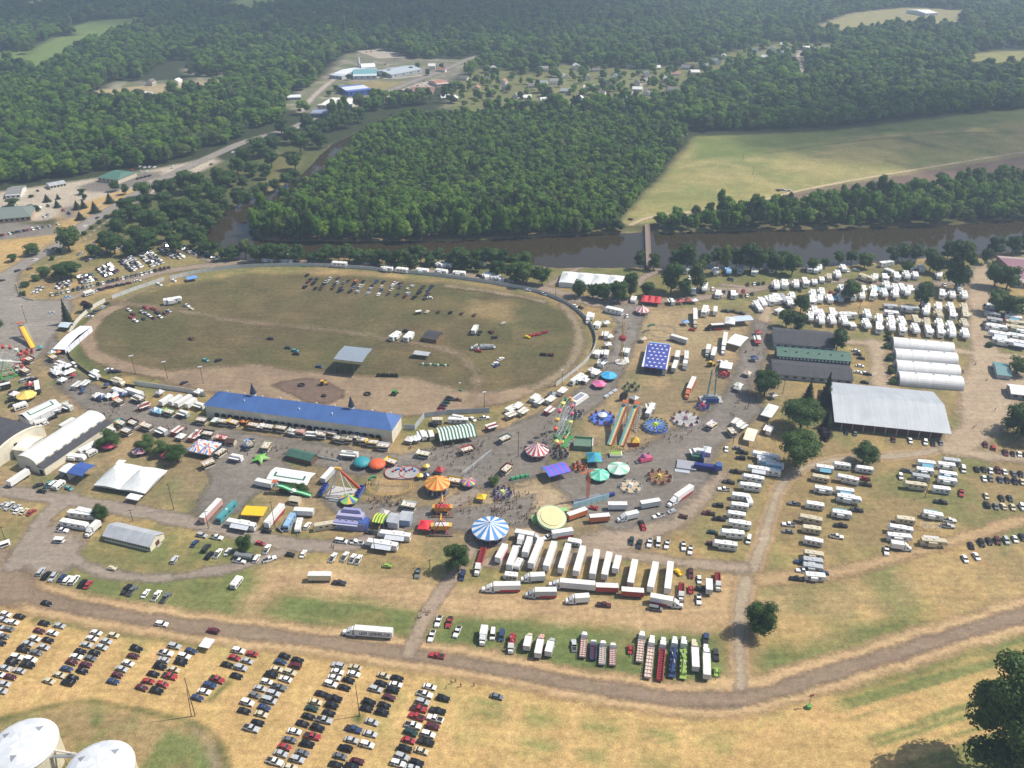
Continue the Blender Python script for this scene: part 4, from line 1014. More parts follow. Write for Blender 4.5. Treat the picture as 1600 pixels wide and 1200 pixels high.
wall_line('race_course_wall', 'short pale board wall between the two gates of the race course', [(175, 467), (215, 452), (257, 438)], 2.6, RW)
wall_line('race_course_wall', 'curved cream wall round the west bend of the race course', [(165, 471), (142, 484), (120, 504), (107, 525), (103, 545)], 2.6, mat('#d8d6c8', .7, 0, .15), sm=2)
wall_line('race_course_fence', 'dark green fence round the lower west bend of the race course', [(103, 546), (113, 566), (145, 590), (180, 602), (211, 606)], 2.0, mat('#35423a', .8), sm=1)
wall_line('sign_wall', 'white advertising wall left of the grandstand', [(211, 602), (240, 606), (290, 613), (322, 620)], 3.0, WHITE)
wall_line('screen_fence', 'pale grey screen fence right of the grandstand', [(631, 671), (648, 672), (663, 653), (700, 648), (765, 645)], 3.2, FENCEM)
wall_line('low_fence', 'low pale fence beside the green-roofed stand', [(495, 715), (530, 722)], 1.2, WHITE)
wall_line('kerb_wall', 'pale curved wall edging the highway entrance', [(26, 445), (30, 462), (40, 468), (54, 470)], 1.0, CREAM, cat='wall', sm=1)
# left halls
def hall_extra(a, h):
    q = MB(); q.add([(-a, -h, 5.0), (a, -h, 5.0), (a, -h - 4.6, 3.9), (-a, -h - 4.6, 3.9)], [(0, 1, 2, 3)], DARKROOF)
    w2 = MB(); w2.box(-a, a, -h - 4.4, -h - 4.2, -.2, 3.9, CREAM)
    for x in (-a, a - .2): w2.box(x, x + .2, -h - 4.4, -h, -.2, 3.9, CREAM)
    out = [('lean_to_roof', q), ('lean_to_wall', w2)]
    out.append(('door', MB().box(-a - .06, -a + .04, -h - 3.4, -h - 1.0, 0, 2.8, DARK))); out.append(('door', MB().box(-a - .06, -a + .04, -1.4, 1.4, 0, 3.0, mat('#8b8378', .8))))
    for i in range(7): out.append(('window', MB().box(-a + 5 + i * 5.5, -a + 7.5 + i * 5.5, -h - .14, -h - .05, 5.05, 5.8, mat('#6e7a80', .3))))
    return out
arch('exhibition_hall', 'long white arched exhibition hall with dark lean-to roof along its side', (38, 713), (148, 642), 8.5, 12.5, 8.5, WHITE, CREAM, 5.6, extra=hall_extra)
gable('link_wing', 'building', 'white flat-roofed wing joining the arched hall to the dark vaulted hall', (18, 702), (40, 705), (48, 680), 5.5, 6.2, WHITE, CREAM, over=.3)
A_, B_ = P(-6, 733), P(73, 681); ew = math.dist(A_, B_)
rz_ = math.atan2(B_[1] - A_[1], B_[0] - A_[0]); prof = [(-ew / 2 * math.cos(math.pi * i / 14), 4.2 + 5.4 * math.sin(math.pi * i / 14)) for i in range(15)]
r_ = MB(); w_ = MB()
for (x0, z0), (x1, z1) in zip(prof[:-1], prof[1:]): r_.add([(x0, .8, z0), (x1, .8, z1), (x1, 60, z1), (x0, 60, z0)], [(0, 1, 2, 3)], DARKROOF)
w_.prism(prof + [(ew / 2, -.2), (-ew / 2, -.2)], 0, .9, CREAM, 'y'); w_.box(-ew / 2, -ew / 2 + .3, .9, 60, -.2, 4.2, CREAM); w_.box(ew / 2 - .3, ew / 2, .9, 60, -.2, 4.2, CREAM)
cap_ = MB()
for (x0, z0), (x1, z1) in zip(prof[:-1], prof[1:]): cap_.add([(x0, -.15, z0 + .5), (x1, -.15, z1 + .5), (x1, 1.0, z1 + .5), (x0, 1.0, z0 + .5), (x0, -.15, z0), (x1, -.15, z1), (x1, 1.0, z1), (x0, 1.0, z0)], [(0, 1, 2, 3), (4, 5, 1, 0), (3, 2, 6, 7)], mat('#e4dcc6', .8))
one('vaulted_hall', 'building', 'broad hall with dark vaulted roof and cream end wall at the left edge', ((A_[0] + B_[0]) / 2, (A_[1] + B_[1]) / 2), rz_, [('roof', r_), ('end_wall', w_), ('parapet', cap_), ('window', MB().box(-3, -1, -.06, .02, 5, 6.5, GLASS()))])
# grey hut with many windows
gable('hut', 'building', 'low grey metal-roofed hut with a row of small windows', (159, 837), (234, 855), (187, 816), 2.9, 5.4, METAL, CREAM, over=.3, windows=18, door='#5b3b34', extra=lambda a, b: [('door_step', MB().box(a - .3, a + .9, -1.4, 1.4, -.1, .15, CONCRETE))])
# barns
def barn_extra(a, b):
    o = []
    for i in range(10):
        x = -a + 4 + (2 * a - 8) * i / 9; o.append(('post', MB().tube((x, -b + .4, -.1), (x, -b + .4, 4.8), .16, mat('#cfc8bc', .7), 5)))
    for x in (-a + 2, a * .5): o.append(('bay_door', MB().box(x, x + 3, -b + 2.9, -b + 3.05, 0, 3.2, mat('#5a3a34', .8))))
    return o
loc, rz, Ln, W = frame3((1304, 659), (1487, 678), (1304, 597), 5)
def pale_barn(a, b):
    w = MB(); w.box(-a + .6, a - .6, -b + 3, b - .6, -.2, 4.9, mat('#6c4038', .85))
    return [('back_wall', w)] + barn_extra(a, b)
gable('show_barn', 'barn', 'big barn with broad pale metal roof and red-brown open front', (1304, 659), (1487, 678), (1304, 597), 5, 9.5, PALE, mat('#6c4038', .85), over=3.0, extra=barn_extra)
for lbl, l_, r_2 in (('rearmost of the four white arched sheds', (1396, 528), (1491, 537)), ('second white arched shed from the back', (1399, 546), (1496, 553)), ('third white arched shed from the back', (1401, 564), (1500, 572)), ('foremost of the four white arched sheds', (1405, 582), (1505, 590))):
    def qe(a, h):
        o = []
        for t in (-.45, 0.1, .6): o.append(('roof_vent', MB().cyl(a * t, 1.0, 5.2, 6.0, .5, .5, METAL, 6)))
        o.append(('door', MB().box(a - .12, a + .03, -1.8, 1.8, 0, 3.2, mat('#8a8c8e', .7)))); o.append(('door', MB().box(-a - .03, -a + .12, -1.8, 1.8, 0, 3.2, mat('#6a6c6e', .7))))
        return o
    arch('arched_shed', lbl + ' beside the pale barn', l_, r_2, 5.6, 11.5, 5.6, mat('#dcdcda', .55, 0, .2, .2, 1.1), METAL, .8, group='white arched sheds', extra=qe)
gable('livestock_barn', 'barn', 'dark-roofed pale barn at the back of the barn row', (1210, 536), (1306, 544), (1222, 512), 4.5, 8.0, DARKROOF, mat('#aab4ba', .7), over=.4, windows=8)
def green_extra(a, b):
    o = []
    for i in range(20): x = -a + 2 + (2 * a - 4) * i / 19; o.append(('clerestory_window', MB().box(x - .55, x + .55, -b + .28, -b + .36, 3.4, 4.5, WHITE)))
    for i in range(6): x = -a + 5 + (2 * a - 10) * i / 5; o.append(('roof_vent', MB().box(x - .3, x + .3, -b * .4 - .3, -b * .4 + .3, 6.2, 7.1, DARK)))
    return o
gable('green_roofed_barn', 'barn', 'barn with green roof and a row of white clerestory windows', (1214, 556), (1331, 565), (1216, 541), 5.2, 7.5, GREENROOF, mat('#3a4a44', .8), over=.4, extra=green_extra)
gable('livestock_barn', 'barn', 'long dark-roofed barn in front of the green-roofed barn', (1208, 584), (1334, 595), (1212, 561), 3.2, 5.6, DARKROOF, mat('#9aa3a8', .7), over=.4, windows=9)
gable('office_building', 'building', 'mauve-roofed building at the right edge by the river', (1587, 441), (1650, 446), (1596, 402), 4, 7, mat('#8a6470', .7), mat('#a89a94', .8), windows=6)
gable('restroom_block', 'building', 'small teal-roofed building beside the camp lane', (1558, 585), (1582, 588), (1562, 566), 3, 4.6, mat('#5f8a8c', .6), METAL)
gable('white_building', 'building', 'white-roofed building at the right edge by the gravel plaza', (1580, 615), (1640, 622), (1581, 600), 3.5, 5, WHITE, mat('#8e9296', .7), windows=4)
gable('grey_shed', 'shed', 'small dark grey shed below the little tree', (364, 868), (391, 872), (369, 860), 2.4, 2.7, mat('#8b8f92', .5, .3), mat('#3a3d3c', .7), over=.1)
# river pavilion, red marquee, canopies
tent('pavilion_tent', 'white walled pavilion tent among trees by the river', (873, 441), (972, 449), (880, 424), 3.6, 6.8, CANVAS, peaks=4, sides=2)
tent('red_marquee', 'long red marquee by the river lane', (1001, 471), (1032, 474), (1004, 461), 2.8, 5.0, RED, peaks=3)
tent('peaked_tent', 'large white twin-peaked pole tent in the west', (146, 758), (226, 771), (190, 724), 2.8, 9.0, CANVAS, peaks=2)
tent('white_canopy', 'small white canopy at the front corner of the peaked tent', (196, 778), (216, 782), (202, 770), 2.6, 2.9, CANVAS, flat=True)
tent('white_canopy', 'small white canopy at the back corner of the peaked tent', (180, 725), (192, 726), (184, 718), 2.6, 2.9, CANVAS, flat=True)
tent('white_tent', 'big white tent with green stripe beside the dark vaulted hall', (45, 657), (96, 633), (32, 646), 4.2, 6.2, CANVAS, sides=2, flat=True, band=True)
tent('blue_canopy', 'tall blue canopy over the stage by the arched hall', (104, 738), (128, 744), (120, 720), 5.2, 6.0, BLUE, flat=True)
tent('white_canopy', 'white canopy beside the blue stage canopy', (91, 735), (104, 739), (105, 722), 4.4, 5.0, CANVAS, flat=True, sides=1)
tent('striped_show_tent', 'red white and blue striped tent near the grandstand', (291, 704), (327, 711), (311, 686), 3.2, 5.6, CANVAS, peaks=2, m2=[ORG, CANVAS, SKYB], stripes=24)
tent('green_striped_tent', 'green and white striped entrance tent right of the grandstand', (688, 689), (746, 681), (684, 668), 3.6, 5.8, CANVAS, m2=DGRN, flat=True, stripes=22)
tent('white_canopy', 'white tent with green border at the heart of the midway', (416, 748), (480, 758), (432, 730), 3.0, 4.2, CANVAS, flat=True, band=True)
gable('green_roofed_stand', 'stand', 'dark stand with green gable roof on the midway', (446, 711), (486, 721), (454, 699), 3.2, 4.8, GREENROOF, BROWN, over=.5)
tent('white_canopy', 'white square awning by the lane south of the dark barns', (1188, 648), (1205, 653), (1203, 631), 3, 4.2, CANVAS)
tent('yellow_striped_tent', 'cream and white striped tent on the lane east of the rides', (1161, 686), (1178, 690), (1168, 668), 3, 4.5, mat('#e6dcb0', .7), m2=CANVAS, flat=True, stripes=8)
tent('flag_canopy', 'red and white striped awning beside the carnival trailers', (1135, 535), (1157, 541), (1140, 519), 4, 4.6, CANVAS, m2=mat('#d8707c', .6), flat=True, stripes=1)
tent('white_canopy', 'white rectangular tent by the red kiddie ride', (1124, 574), (1143, 577), (1127, 564), 3.0, 3.6, CANVAS, flat=True)
tent('white_canopy', 'white peaked tent joined to the carnival show trailers', (1132, 505), (1148, 507), (1128, 494), 4, 6, CANVAS)
tent('long_awning', 'long pale blue awning behind the show trailers', (1150, 502), (1178, 500), (1147, 494), 4, 4.6, mat('#b8c6d4', .6), flat=True)
tent('blue_striped_canopy', 'blue canopy with pink stripes over a midway ride', (858, 745), (893, 736), (846, 730), 4.2, 4.8, mat('#4f6fd0', .6), m2=mat('#8a5ac0', .6), flat=True, stripes=8)
tent('yellow_canopy', 'yellow square canopy behind the tour buses', (376, 804), (411, 806), (384, 790), 4.0, 4.1, mat('#f0bb20', .6), flat=True)
tent('red_tent', 'bright red peaked tent beside the swinging ship', (652, 826), (672, 828), (656, 812), 3.0, 5.2, mat('#e6323e', .55))
tent('small_white_tent', 'white peaked booth tent near the dark-blue-armed ride', (1098, 706), (1110, 708), (1100, 697), 2.6, 4.2, CANVAS, sides=2, wallm=mat('#9a94c8', .6))
tent('striped_walkway', 'green and yellow striped inflatable tunnel on the midway', (581, 815), (599, 818), (583, 800), 3.6, 4.6, mat('#d8d84a', .6), m2=mat('#4a8a4a', .6), flat=True, stripes=8)
# open shelter in the centre field and the sheds there
tent('stage_shelter', 'tall open shelter with blue-grey metal roof in the centre field', (521, 561), (566, 566), (537, 540), 10, 10.6, mat('#8d98a3', .5, .1), flat=True, cat='shelter')
gable('dark_hut', 'hut', 'dark-roofed hut in the centre field', (659, 527), (682, 531), (665, 514), 3, 4.2, mat('#3a3b3f', .8), WOOD, over=.4)
gable('white_roofed_shed', 'shed', 'small white-roofed open shed in the centre field', (645, 553), (669, 556), (648, 547), 2.8, 3.2, METAL, STEEL, open_=True)
hed = MB(); rgh = random.Random(2)
for i in range(160):
    x = rgh.uniform(-6, 6); hed.cyl(x, rgh.uniform(-.8, .8), 0, rgh.uniform(1.6, 2.6), .5, .05, NEEDLE, 5)
tag(link('hedge', hed.mesh('hedge'), None, (*P(605, 589), 0), -.05), 'short dark evergreen hedge behind the race-track mud', 'hedge')
# storage tanks
def tank(x, y, label):
    X, Y = P(x, y, 9.5); w = MB(); d = MB(); out = []
    w.cyl(0, 0, -.3, 9.5, 10.2, 10.2, mat('#d2cbb2', .6), 36, False)
    n, k = 12, 5
    pts = lambda t, f: (10.4 * math.cos(f) * math.cos(t), 10.4 * math.cos(f) * math.sin(t), 9.6 + 3.2 * math.sin(f))
    for i in range(24):
        for j in range(k):
            t0, t1 = 2 * math.pi * i / 24, 2 * math.pi * (i + 1) / 24; f0, f1 = math.pi / 2 * j / k, math.pi / 2 * min(.995, (j + 1) / k)
            d.add([pts(t0, f0), pts(t1, f0), pts(t1, f1), pts(t0, f1)], [(0, 1, 2, 3)], mat(['#cdd1d5', '#c4c9ce', '#d3d6d9'][(i // 2 + j) % 3], .45, 0, .05))  # panel tones put the varied shading of the facets into the colour
    d.ring(0, 0, 9.6, 10.35, .22, WHITE, 36)
    for t in (.6, 2.5, 4.5):
        q = MB(); u = lambda a, f: tuple(c * 1.006 for c in pts(a, f)); q.add([u(t - .2, 1.02), u(t + .2, 1.02), u(t, .78)], [(0, 2, 1)], mat('#8b9095', .4)); out.append(('skylight', q))
    one('storage_tank', 'storage tank', label, (X, Y), .3, [('wall', w), ('dome', d)] + out, 'round storage tanks')
tank(36, 1166, 'round cream tank with white domed roof in the lower left corner')
tank(155, 1203, 'round domed tank right of the corner tank')
Xa, Ya = P(78, 1168, 9); Xb, Yb = P(128, 1182, 9)
cw = MB(); dx_, dy_ = Xb - Xa, Yb - Ya
cw.tube((-3, .2, 8.6), (dx_ + 2, dy_ + .2, 8.6), .45, mat('#d8d0c2', .6), 6); cw.box(-3, dx_ + 2, dy_ / 2 - 1.6, dy_ / 2 - .4, 8.2, 8.35, STEEL)
for s_ in (-1.6, -.4): cw.tube((-3, dy_ / 2 + s_, 9.4), (dx_ + 2, dy_ / 2 + s_, 9.4), .06, mat('#cfc8c0', .6), 4)
for i in range(5): cw.tube((-3 + (dx_ + 5) * i / 4, dy_ / 2 - 1.0, 0), (-3 + (dx_ + 5) * i / 4, dy_ / 2 - 1.0, 8.2), .1, STEEL, 4)
one('catwalk', 'catwalk', 'steel catwalk and pipe joining the two domed tanks', (Xa, Ya), 0, [('deck', cw)])
gable('pump_house', 'building', 'dark flat-roofed pump house between the domed tanks', (58, 1226), (108, 1240), (74, 1196), 3, 3.2, mat('#2b2a2c', .7), BRICK, over=.2)
# footbridge
A_, B_ = P(1011, 350, 2), P(1014, 418, 2); Lb = math.dist(A_, B_); fb = MB(); rl_ = MB(); pr_ = MB()
for i in range(40): y0 = -Lb / 2 + Lb * i / 40; fb.box(-2.0, 2.0, y0 + .03, y0 + Lb / 40 - .03, 1.8, 2.0, mat('#85746a', .9))
fb.box(-1.8, 1.8, -Lb / 2, Lb / 2, 1.4, 1.78, mat('#5a4a42', .9))
for x in (-2, 2):
    rl_.tube((x, -Lb / 2, 3.2), (x, Lb / 2, 3.2), .09, WOOD, 4)
    for i in range(25): y0 = -Lb / 2 + Lb * i / 24; rl_.tube((x, y0, 1.8), (x, y0, 3.2), .06, WOOD, 4)
for i in range(1, 6): pr_.box(-1.7, 1.7, -Lb / 2 + Lb * i / 6 - .4, -Lb / 2 + Lb * i / 6 + .4, -3, 1.4, CONCRETE)
one('footbridge', 'bridge', 'narrow brown footbridge crossing the river to the far field', ((A_[0] + B_[0]) / 2, (A_[1] + B_[1]) / 2), math.atan2(B_[1] - A_[1], B_[0] - A_[0]) + math.pi / 2, [('deck', fb), ('railing', rl_), ('pier', pr_)])
# ------------------------------------------------------------------ shops and the town beyond
gable('shop', 'shop', 'shop with green hipped roof by the highway', (151, 277), (184, 281), (172, 264), 4.2, 7, mat('#4c7265', .7), mat('#c9bfa8', .8), hip=6, windows=5)
gable('shop', 'shop', 'small pale shop with long front window left of the green-roofed shop', (77, 291), (104, 286), (82, 284), 3.5, 4.6, METAL, CREAM, windows=5)
gable('house', 'house', 'grey-roofed house at the left edge near the shops', (7, 306), (32, 304), (9, 292), 3.2, 5.6, mat('#7e7f7c', .8), WHITE, windows=3)
gable('clinic', 'building', 'long grey hip-roofed building at the left edge beside the highway', (-30, 345), (48, 338), (-20, 326), 4, 7.2, mat('#6f7a74', .8), mat('#b09a86', .8), hip=8, windows=9)
far = [('warehouse', 'long white-roofed warehouse, leftmost of the far sheds', (514, 117), (534, 119), (531, 103), 5, 7, '#d6dde4', '#b9c0c6'), ('warehouse', 'teal-roofed far shed with white front', (551, 119), (589, 118), (570, 107), 5, 8, '#6fa0a4', '#c6cccf'), ('warehouse', 'white-roofed far shed behind the teal one', (565, 106), (587, 105), (575, 99), 5, 8, '#e6e8ea', '#c6cccf'),
 ('warehouse', 'grey long-roofed warehouse beside the far street', (612, 117), (660, 108), (622, 104), 5, 8, '#aab4bc', '#a9b0b4'), ('store', 'white store with blue front on the far street', (543, 143), (580, 139), (546, 133), 7, 7.4, '#cdd2d6', '#3f63b4'), ('store', 'flat white-roofed store before the far sheds', (499, 164), (545, 166), (519, 152), 5, 5.4, '#efece6', '#d9d2c8'),
 ('store', 'blue-grey shop at the near end of the far street', (484, 178), (511, 178), (487, 170), 5, 5.4, '#8a97ac', '#50586a'), ('store', 'brown-roofed store among far parked cars', (638, 144), (676, 144), (645, 135), 4, 6, '#8a6660', '#a48478'), ('store', 'tan-roofed store beside the far car park', (683, 132), (702, 130), (686, 124), 4, 6, '#a87868', '#c9b8a8'),
 ('shed', 'long low white shed at the left of the far stores', (449, 153), (470, 152), (450, 148), 3.5, 4.2, '#e2e6e4', '#9aa4a8'), ('shed', 'white-roofed long shed in the far left clearing', (206, 147), (228, 148), (208, 142), 4, 5, '#f0f0ec', '#d0d0cc'), ('barn', 'large white barn on the distant hill field', (1447, 21), (1466, 20), (1449, 14), 6, 9, '#f2f2f0', '#e0e0de'),
 ('house', 'white house beside the tan field patch', (1267, 77), (1280, 76), (1269, 71), 4, 6, '#eeeeea', '#d8d4cc')]
for nm, lb, nl, nr, fl, e, rdg, rc, wc in far: gable(nm, nm, lb, nl, nr, fl, e, rdg, mat(rc, .7), mat(wc, .8), over=.3, windows=4)
town = [(696, 155), (711, 157), (787, 130), (737, 108), (807, 152), (822, 155), (847, 135), (882, 122), (917, 125), (962, 125), (985, 105), (995, 134), (996, 142), (947, 133), (907, 160), (955, 178), (1030, 155), (1057, 158), (940, 151), (1072, 108), (1158, 92), (1145, 100), (1167, 72), (865, 132), (850, 162), (815, 100), (1207, 78), (1290, 80), (1317, 66), (1462, 68), (1410, 58), (57, 52), (237, 133), (278, 132), (388, 126), (1400, 70), (1340, 62), (1220, 84), (1440, 72), (1180, 82), (1225, 72), (690, 112), (675, 108), (790, 142), (868, 115), (930, 112), (1010, 120), (1040, 128), (830, 137), (772, 112), (1010, 148), (975, 158), (885, 145), (1120, 100), (1500, 66), (1530, 70)]
hr = random.Random(8); roofc = ['#8a8a86', '#e8e8e4', '#6f6a66', '#a07868', '#9aa2a8', '#d8d8d4', '#77707e']; rn = {'#8a8a86': 'grey', '#e8e8e4': 'white', '#6f6a66': 'dark', '#a07868': 'reddish', '#9aa2a8': 'blue-grey', '#d8d8d4': 'pale', '#77707e': 'mauve'}
town += [(1300, 62), (1325, 74), (1350, 72), (1375, 64), (1390, 58), (1425, 66), (1450, 58), (1475, 72), (1490, 60), (1515, 62), (1550, 66), (1565, 60), (1580, 72), (1195, 92), (1235, 92), (1130, 92), (1100, 108), (1085, 118), (1055, 118), (1025, 108), (900, 108), (850, 112), (760, 125), (745, 140), (725, 125), (1050, 142), (1075, 135), (860, 150), (920, 140)]
for x, y in town:
    rc = hr.choice(roofc); X, Y = P(x, y); L_, W_ = hr.uniform(10, 16), hr.uniform(8, 10); rz = hr.choice([0, 1.57]) + hr.uniform(-.35, .35); e = hr.choice([3, 3.2, 5.4]); b = MB(); r = MB(); hw = W_ / 2
    wallc = mat(hr.choice(['#f0efe8', '#e8e2d2', '#d8d4cc', '#c8c0b0']), .8)
    b.prism([(-hw + .4, -.2), (hw - .4, -.2), (hw - .4, e), (0, e + 2.6), (-hw + .4, e)], -L_ / 2 + .4, L_ / 2 - .4, wallc, 'x')
    r.add([(-L_ / 2, -hw, e - .1), (L_ / 2, -hw, e - .1), (L_ / 2, 0, e + 2.9), (-L_ / 2, 0, e + 2.9), (-L_ / 2, hw, e - .1), (L_ / 2, hw, e - .1)], [(0, 1, 2, 3), (3, 2, 5, 4)], mat(rc, .8))
    o = one('house', 'house', '', (X, Y), rz, [('wall', b), ('roof', r)] + [('window', MB().box(-L_ / 2 + 2 + i * 3, -L_ / 2 + 3.3 + i * 3, s_ * (hw - .4) - .05, s_ * (hw - .4) + .05, 1, 2.3, GLASS())) for i in range(3) for s_ in (-1, 1)], 'houses of the small town')
    later(o, rn[rc] + '-roofed house among the trees', 'house', 'houses of the small town')
# radio mast
X, Y = P(543, 80); ms_ = MB()
for i in range(3):
    a0 = 2.09 * i; ms_.tube((1.2 * math.cos(a0), 1.2 * math.sin(a0), 0), (.25 * math.cos(a0), .25 * math.sin(a0), 62), .14, STEEL, 4)
for k in range(16):
    f0, f1 = k / 16, (k + 1) / 16
    for i in range(3):
        a0, a1 = 2.09 * i, 2.09 * (i + 1); ra, rb = 1.2 - .95 * f0, 1.2 - .95 * f1; ms_.tube((ra * math.cos(a0), ra * math.sin(a0), 62 * f0), (rb * math.cos(a1), rb * math.sin(a1), 62 * f1), .06, STEEL, 3)
one('radio_mast', 'mast', 'thin lattice radio mast behind the far sheds', (X, Y), 0, [('lattice', ms_)])
X, Y = P(561, 104); one('grain_silo', 'silo', 'slim white silo between the far sheds', (X, Y), 0, [('body', MB().cyl(0, 0, 0, 12, 2, 2, WHITE, 12)), ('dome', MB().dome(0, 0, 12, 1.6, 2, [METAL], 12, 3))])
# ------------------------------------------------------------------ vehicles (x = forward, origin on the ground)
COL = dict(w=('white', '#e9e9e6'), s=('silver', '#b4b8ba'), g=('grey', '#6d7175'), k=('black', '#191b20'), b=('blue', '#33466c'), r=('red', '#a33a3e'), m=('maroon', '#5a2630'), t=('tan', '#c9bfa4'), n=('dark green', '#24413d'), c=('turquoise', '#4f9aa0'), o=('orange', '#c8744a'), y=('yellow', '#e8c22e'), l=('lime green', '#93ad58'), d=('dark grey', '#35383b'), p=('pink', '#cda49c'), u=('light blue', '#8fb4d8'), e=('brown', '#5b4236'))
RIM = mat('#9a9ea2', .35, .6); LAMP = mat('#f2f0e6', .2); TAIL = mat('#8a1418', .3)
def wheels(pr, xs, y, r, w=.24):
    wm1 = MB().wheel(0, 0, r, w, TYRE()).mesh('wheel'); rm = MB().wheel(0, 0, r * .55, w + .03, RIM, 8)
    rm.v = [(x, yy, z + r * .45) for x, yy, z in rm.v]; rm = rm.mesh('rim')
    for x in xs:
        for s_ in (-1, 1): pr.parts.append(('wheel', wm1, False, (x, s_ * y, 0), [('rim', rm)]))
def car(name, cat, L_, W_, hood, roof, x0, x1, belt, rake0, rake1, bed=None, wr=.33, hoodlen=.3):
    """x0..x1 greenhouse extent at the belt; rake = slant of screens"""
    p = Proto(name, cat); a, h = L_ / 2, W_ / 2
    b = MB()
    prof = [(-a, .28), (a, .28), (a, .55), (a - .12, hood - .12), (x1 + .05, hood), (x0, belt), (-a + .15, belt - (.05 if bed is None else 0)), (-a, .6)]
    n = len(prof)
    # body with tucked sides
    vs_ = []
    for s_ in (-1, 1):
        for ins in (0, ):
            vs_ += [(u, s_ * (h if .4 < z < hood - .15 else h - .08), z) for u, z in prof]
    fs = [(i, (i + 1) % n, n + (i + 1) % n, n + i) for i in range(n)] + [tuple(range(n - 1, -1, -1)), tuple(range(n, 2 * n))]
    b.add(vs_, fs, OBJ())
    p.part('body', b, True)
    g = MB(); g.box(x0, x1, -h + .06, h - .06, belt - .02, roof - .06, GLASS(), tx=rake0, ty=.18, tx1=rake1); p.part('windows', g)
    r = MB(); r.box(x0 + rake0 - .05, x1 - rake1 + .05, -h + .2, h - .2, roof - .06, roof, OBJ(), tx=.08, ty=.05)
    for xx in ([x0 + rake0 * .5] if bed is not None else [x0 + (x1 - x0) * .5]):
        for s_ in (-1, 1): r.box(xx - .07, xx + .07, s_ * (h - .12) - .07, s_ * (h - .12) + .07, belt - .05, roof - .03, OBJ(), 0, .0)
    p.part('roof', r, True)
    if bed is not None:
        q = MB(); q.box(-a + .2, x0 - .12, -h + .17, h - .17, belt - .02, belt + .015, mat('#26272a', .9)); p.part('cargo_bed', q)
    lt = MB(); lt.box(a - .1, a + .015, -h + .12, -h + .5, .56, .72, LAMP); p.part('headlight', lt); lt = MB(); lt.box(a - .1, a + .015, h - .5, h - .12, .56, .72, LAMP); p.part('headlight', lt)
    wheels(p, (a - .85, -a + .85), h - .08, wr)
    return p
K = {}
K['s'] = car('sedan', 'car', 4.75, 1.85, .93, 1.45, -1.75, 1.15, .95, .62, .75)
K['h'] = car('hatchback', 'car', 4.2, 1.78, .95, 1.5, -1.95, 1.05, .97, .3, .7)
K['u'] = car('sport_utility_vehicle', 'car', 4.85, 1.95, 1.08, 1.78, -2.3, 1.05, 1.1, .28, .6, wr=.37)
K['v'] = car('van', 'van', 5.3, 2.0, 1.15, 2.05, -2.6, 1.75, 1.2, .12, .75, wr=.36)
K['p'] = car('pickup_truck', 'pickup', 5.8, 2.02, 1.12, 1.88, -.75, 1.15, 1.12, .22, .62, bed=1, wr=.4)
# motor homes and caravans
def rv(name, L_, H_, fifth=False, slide=True, awn=None, motor=False):
    p = Proto(name, 'motor home' if motor else 'camper'); a, h = L_ / 2, 1.25; b = MB(); z0 = .6
    if fifth: prof = [(-a, z0), (a - 2.6, z0), (a - 2.5, 1.7), (a, 1.75), (a + .05, H_ - .9), (a - .7, H_), (-a + .1, H_ - .15), (-a, H_ - .4)]
    elif motor: prof = [(-a, .45), (a, .45), (a + .05, 1.3), (a - .25, H_ - .3), (a - .6, H_), (-a + .1, H_), (-a, H_ - .2)]
    else: prof = [(-a, z0), (a - .35, z0), (a, 1.3), (a - .15, H_ - .5), (a - .6, H_), (-a + .25, H_), (-a, H_ - .3)]
    b.prism(prof, -h, h, OBJ(), 'y')
    if not fifth and not motor: b.box(a - .4, a + 1.2, -.1, .1, .5, .62, STEEL)
    p.part('body', b, True)
    s = MB()
    for s_ in (-1, 1): s.box(-a + .3, a - 2.7 if fifth else a - .5, s_ * h - .015, s_ * h + .015, 1.0, 1.3, mat('#8b8780', .5))
    p.part('stripe', s)
    for i, (x, w_) in enumerate(((-a * .6, .7), (-a * .05, .55), (a * .42, .5))):
        for s_ in (-1, 1): p.part('window', MB().box(x - w_, x + w_, s_ * h - .02, s_ * h + .02, H_ - 1.55, H_ - .85, GLASS()))
    p.part('rear_window', MB().box(-a - .02, -a + .05, -.7, .7, H_ - 1.5, H_ - .9, GLASS()))
    if motor: p.part('windscreen', MB().box(a - .35, a + .03, -1.1, 1.1, 1.4, 2.3, GLASS(), 0, .05))
    p.part('air_conditioner', MB().box(-.5, .4, -.35, .35, H_ - .08, H_ + .28, mat('#d6d4ce', .6), .08, .05))
    p.part('roof_vent', MB().box(-a * .65, -a * .65 + .5, -.3, .2, H_ - .1, H_ + .14, mat('#9a9890', .6)))
    if slide: p.part('slide_out', MB().box(-a * .5, a * .15, -h - .85, -h + .02, 1.0, H_ - .5, OBJ()), True)
    if awn: p.part('awning', MB().add([(-a * .7, h + .02, H_ - .45), (a * .5, h + .02, H_ - .45), (a * .5, h + 2.3, H_ - 1.1), (-a * .7, h + 2.3, H_ - 1.1), (-a * .7, h + .02, H_ - .5), (a * .5, h + .02, H_ - .5), (a * .5, h + 2.3, H_ - 1.15), (-a * .7, h + 2.3, H_ - 1.15)], [(0, 1, 2, 3), (7, 6, 5, 4), (2, 6, 7, 3)], mat(awn, .6)))
    wheels(p, (-.9, .0) if not motor else (a - 1.2, -a + 1.8), h - .12, .38)
    return p
K['T'] = rv('travel_trailer', 8.2, 3.1); K['F'] = rv('fifth_wheel_trailer', 10.2, 3.7, True); K['A'] = rv('travel_trailer', 8.6, 3.2, awn='#5f9fb8'); K['B'] = rv('fifth_wheel_trailer', 10.6, 3.7, True, awn='#c8ccd2'); K['M'] = rv('motor_coach', 10.2, 3.4, slide=False, motor=True); K['C'] = rv('small_camper', 6.0, 2.7, slide=False)
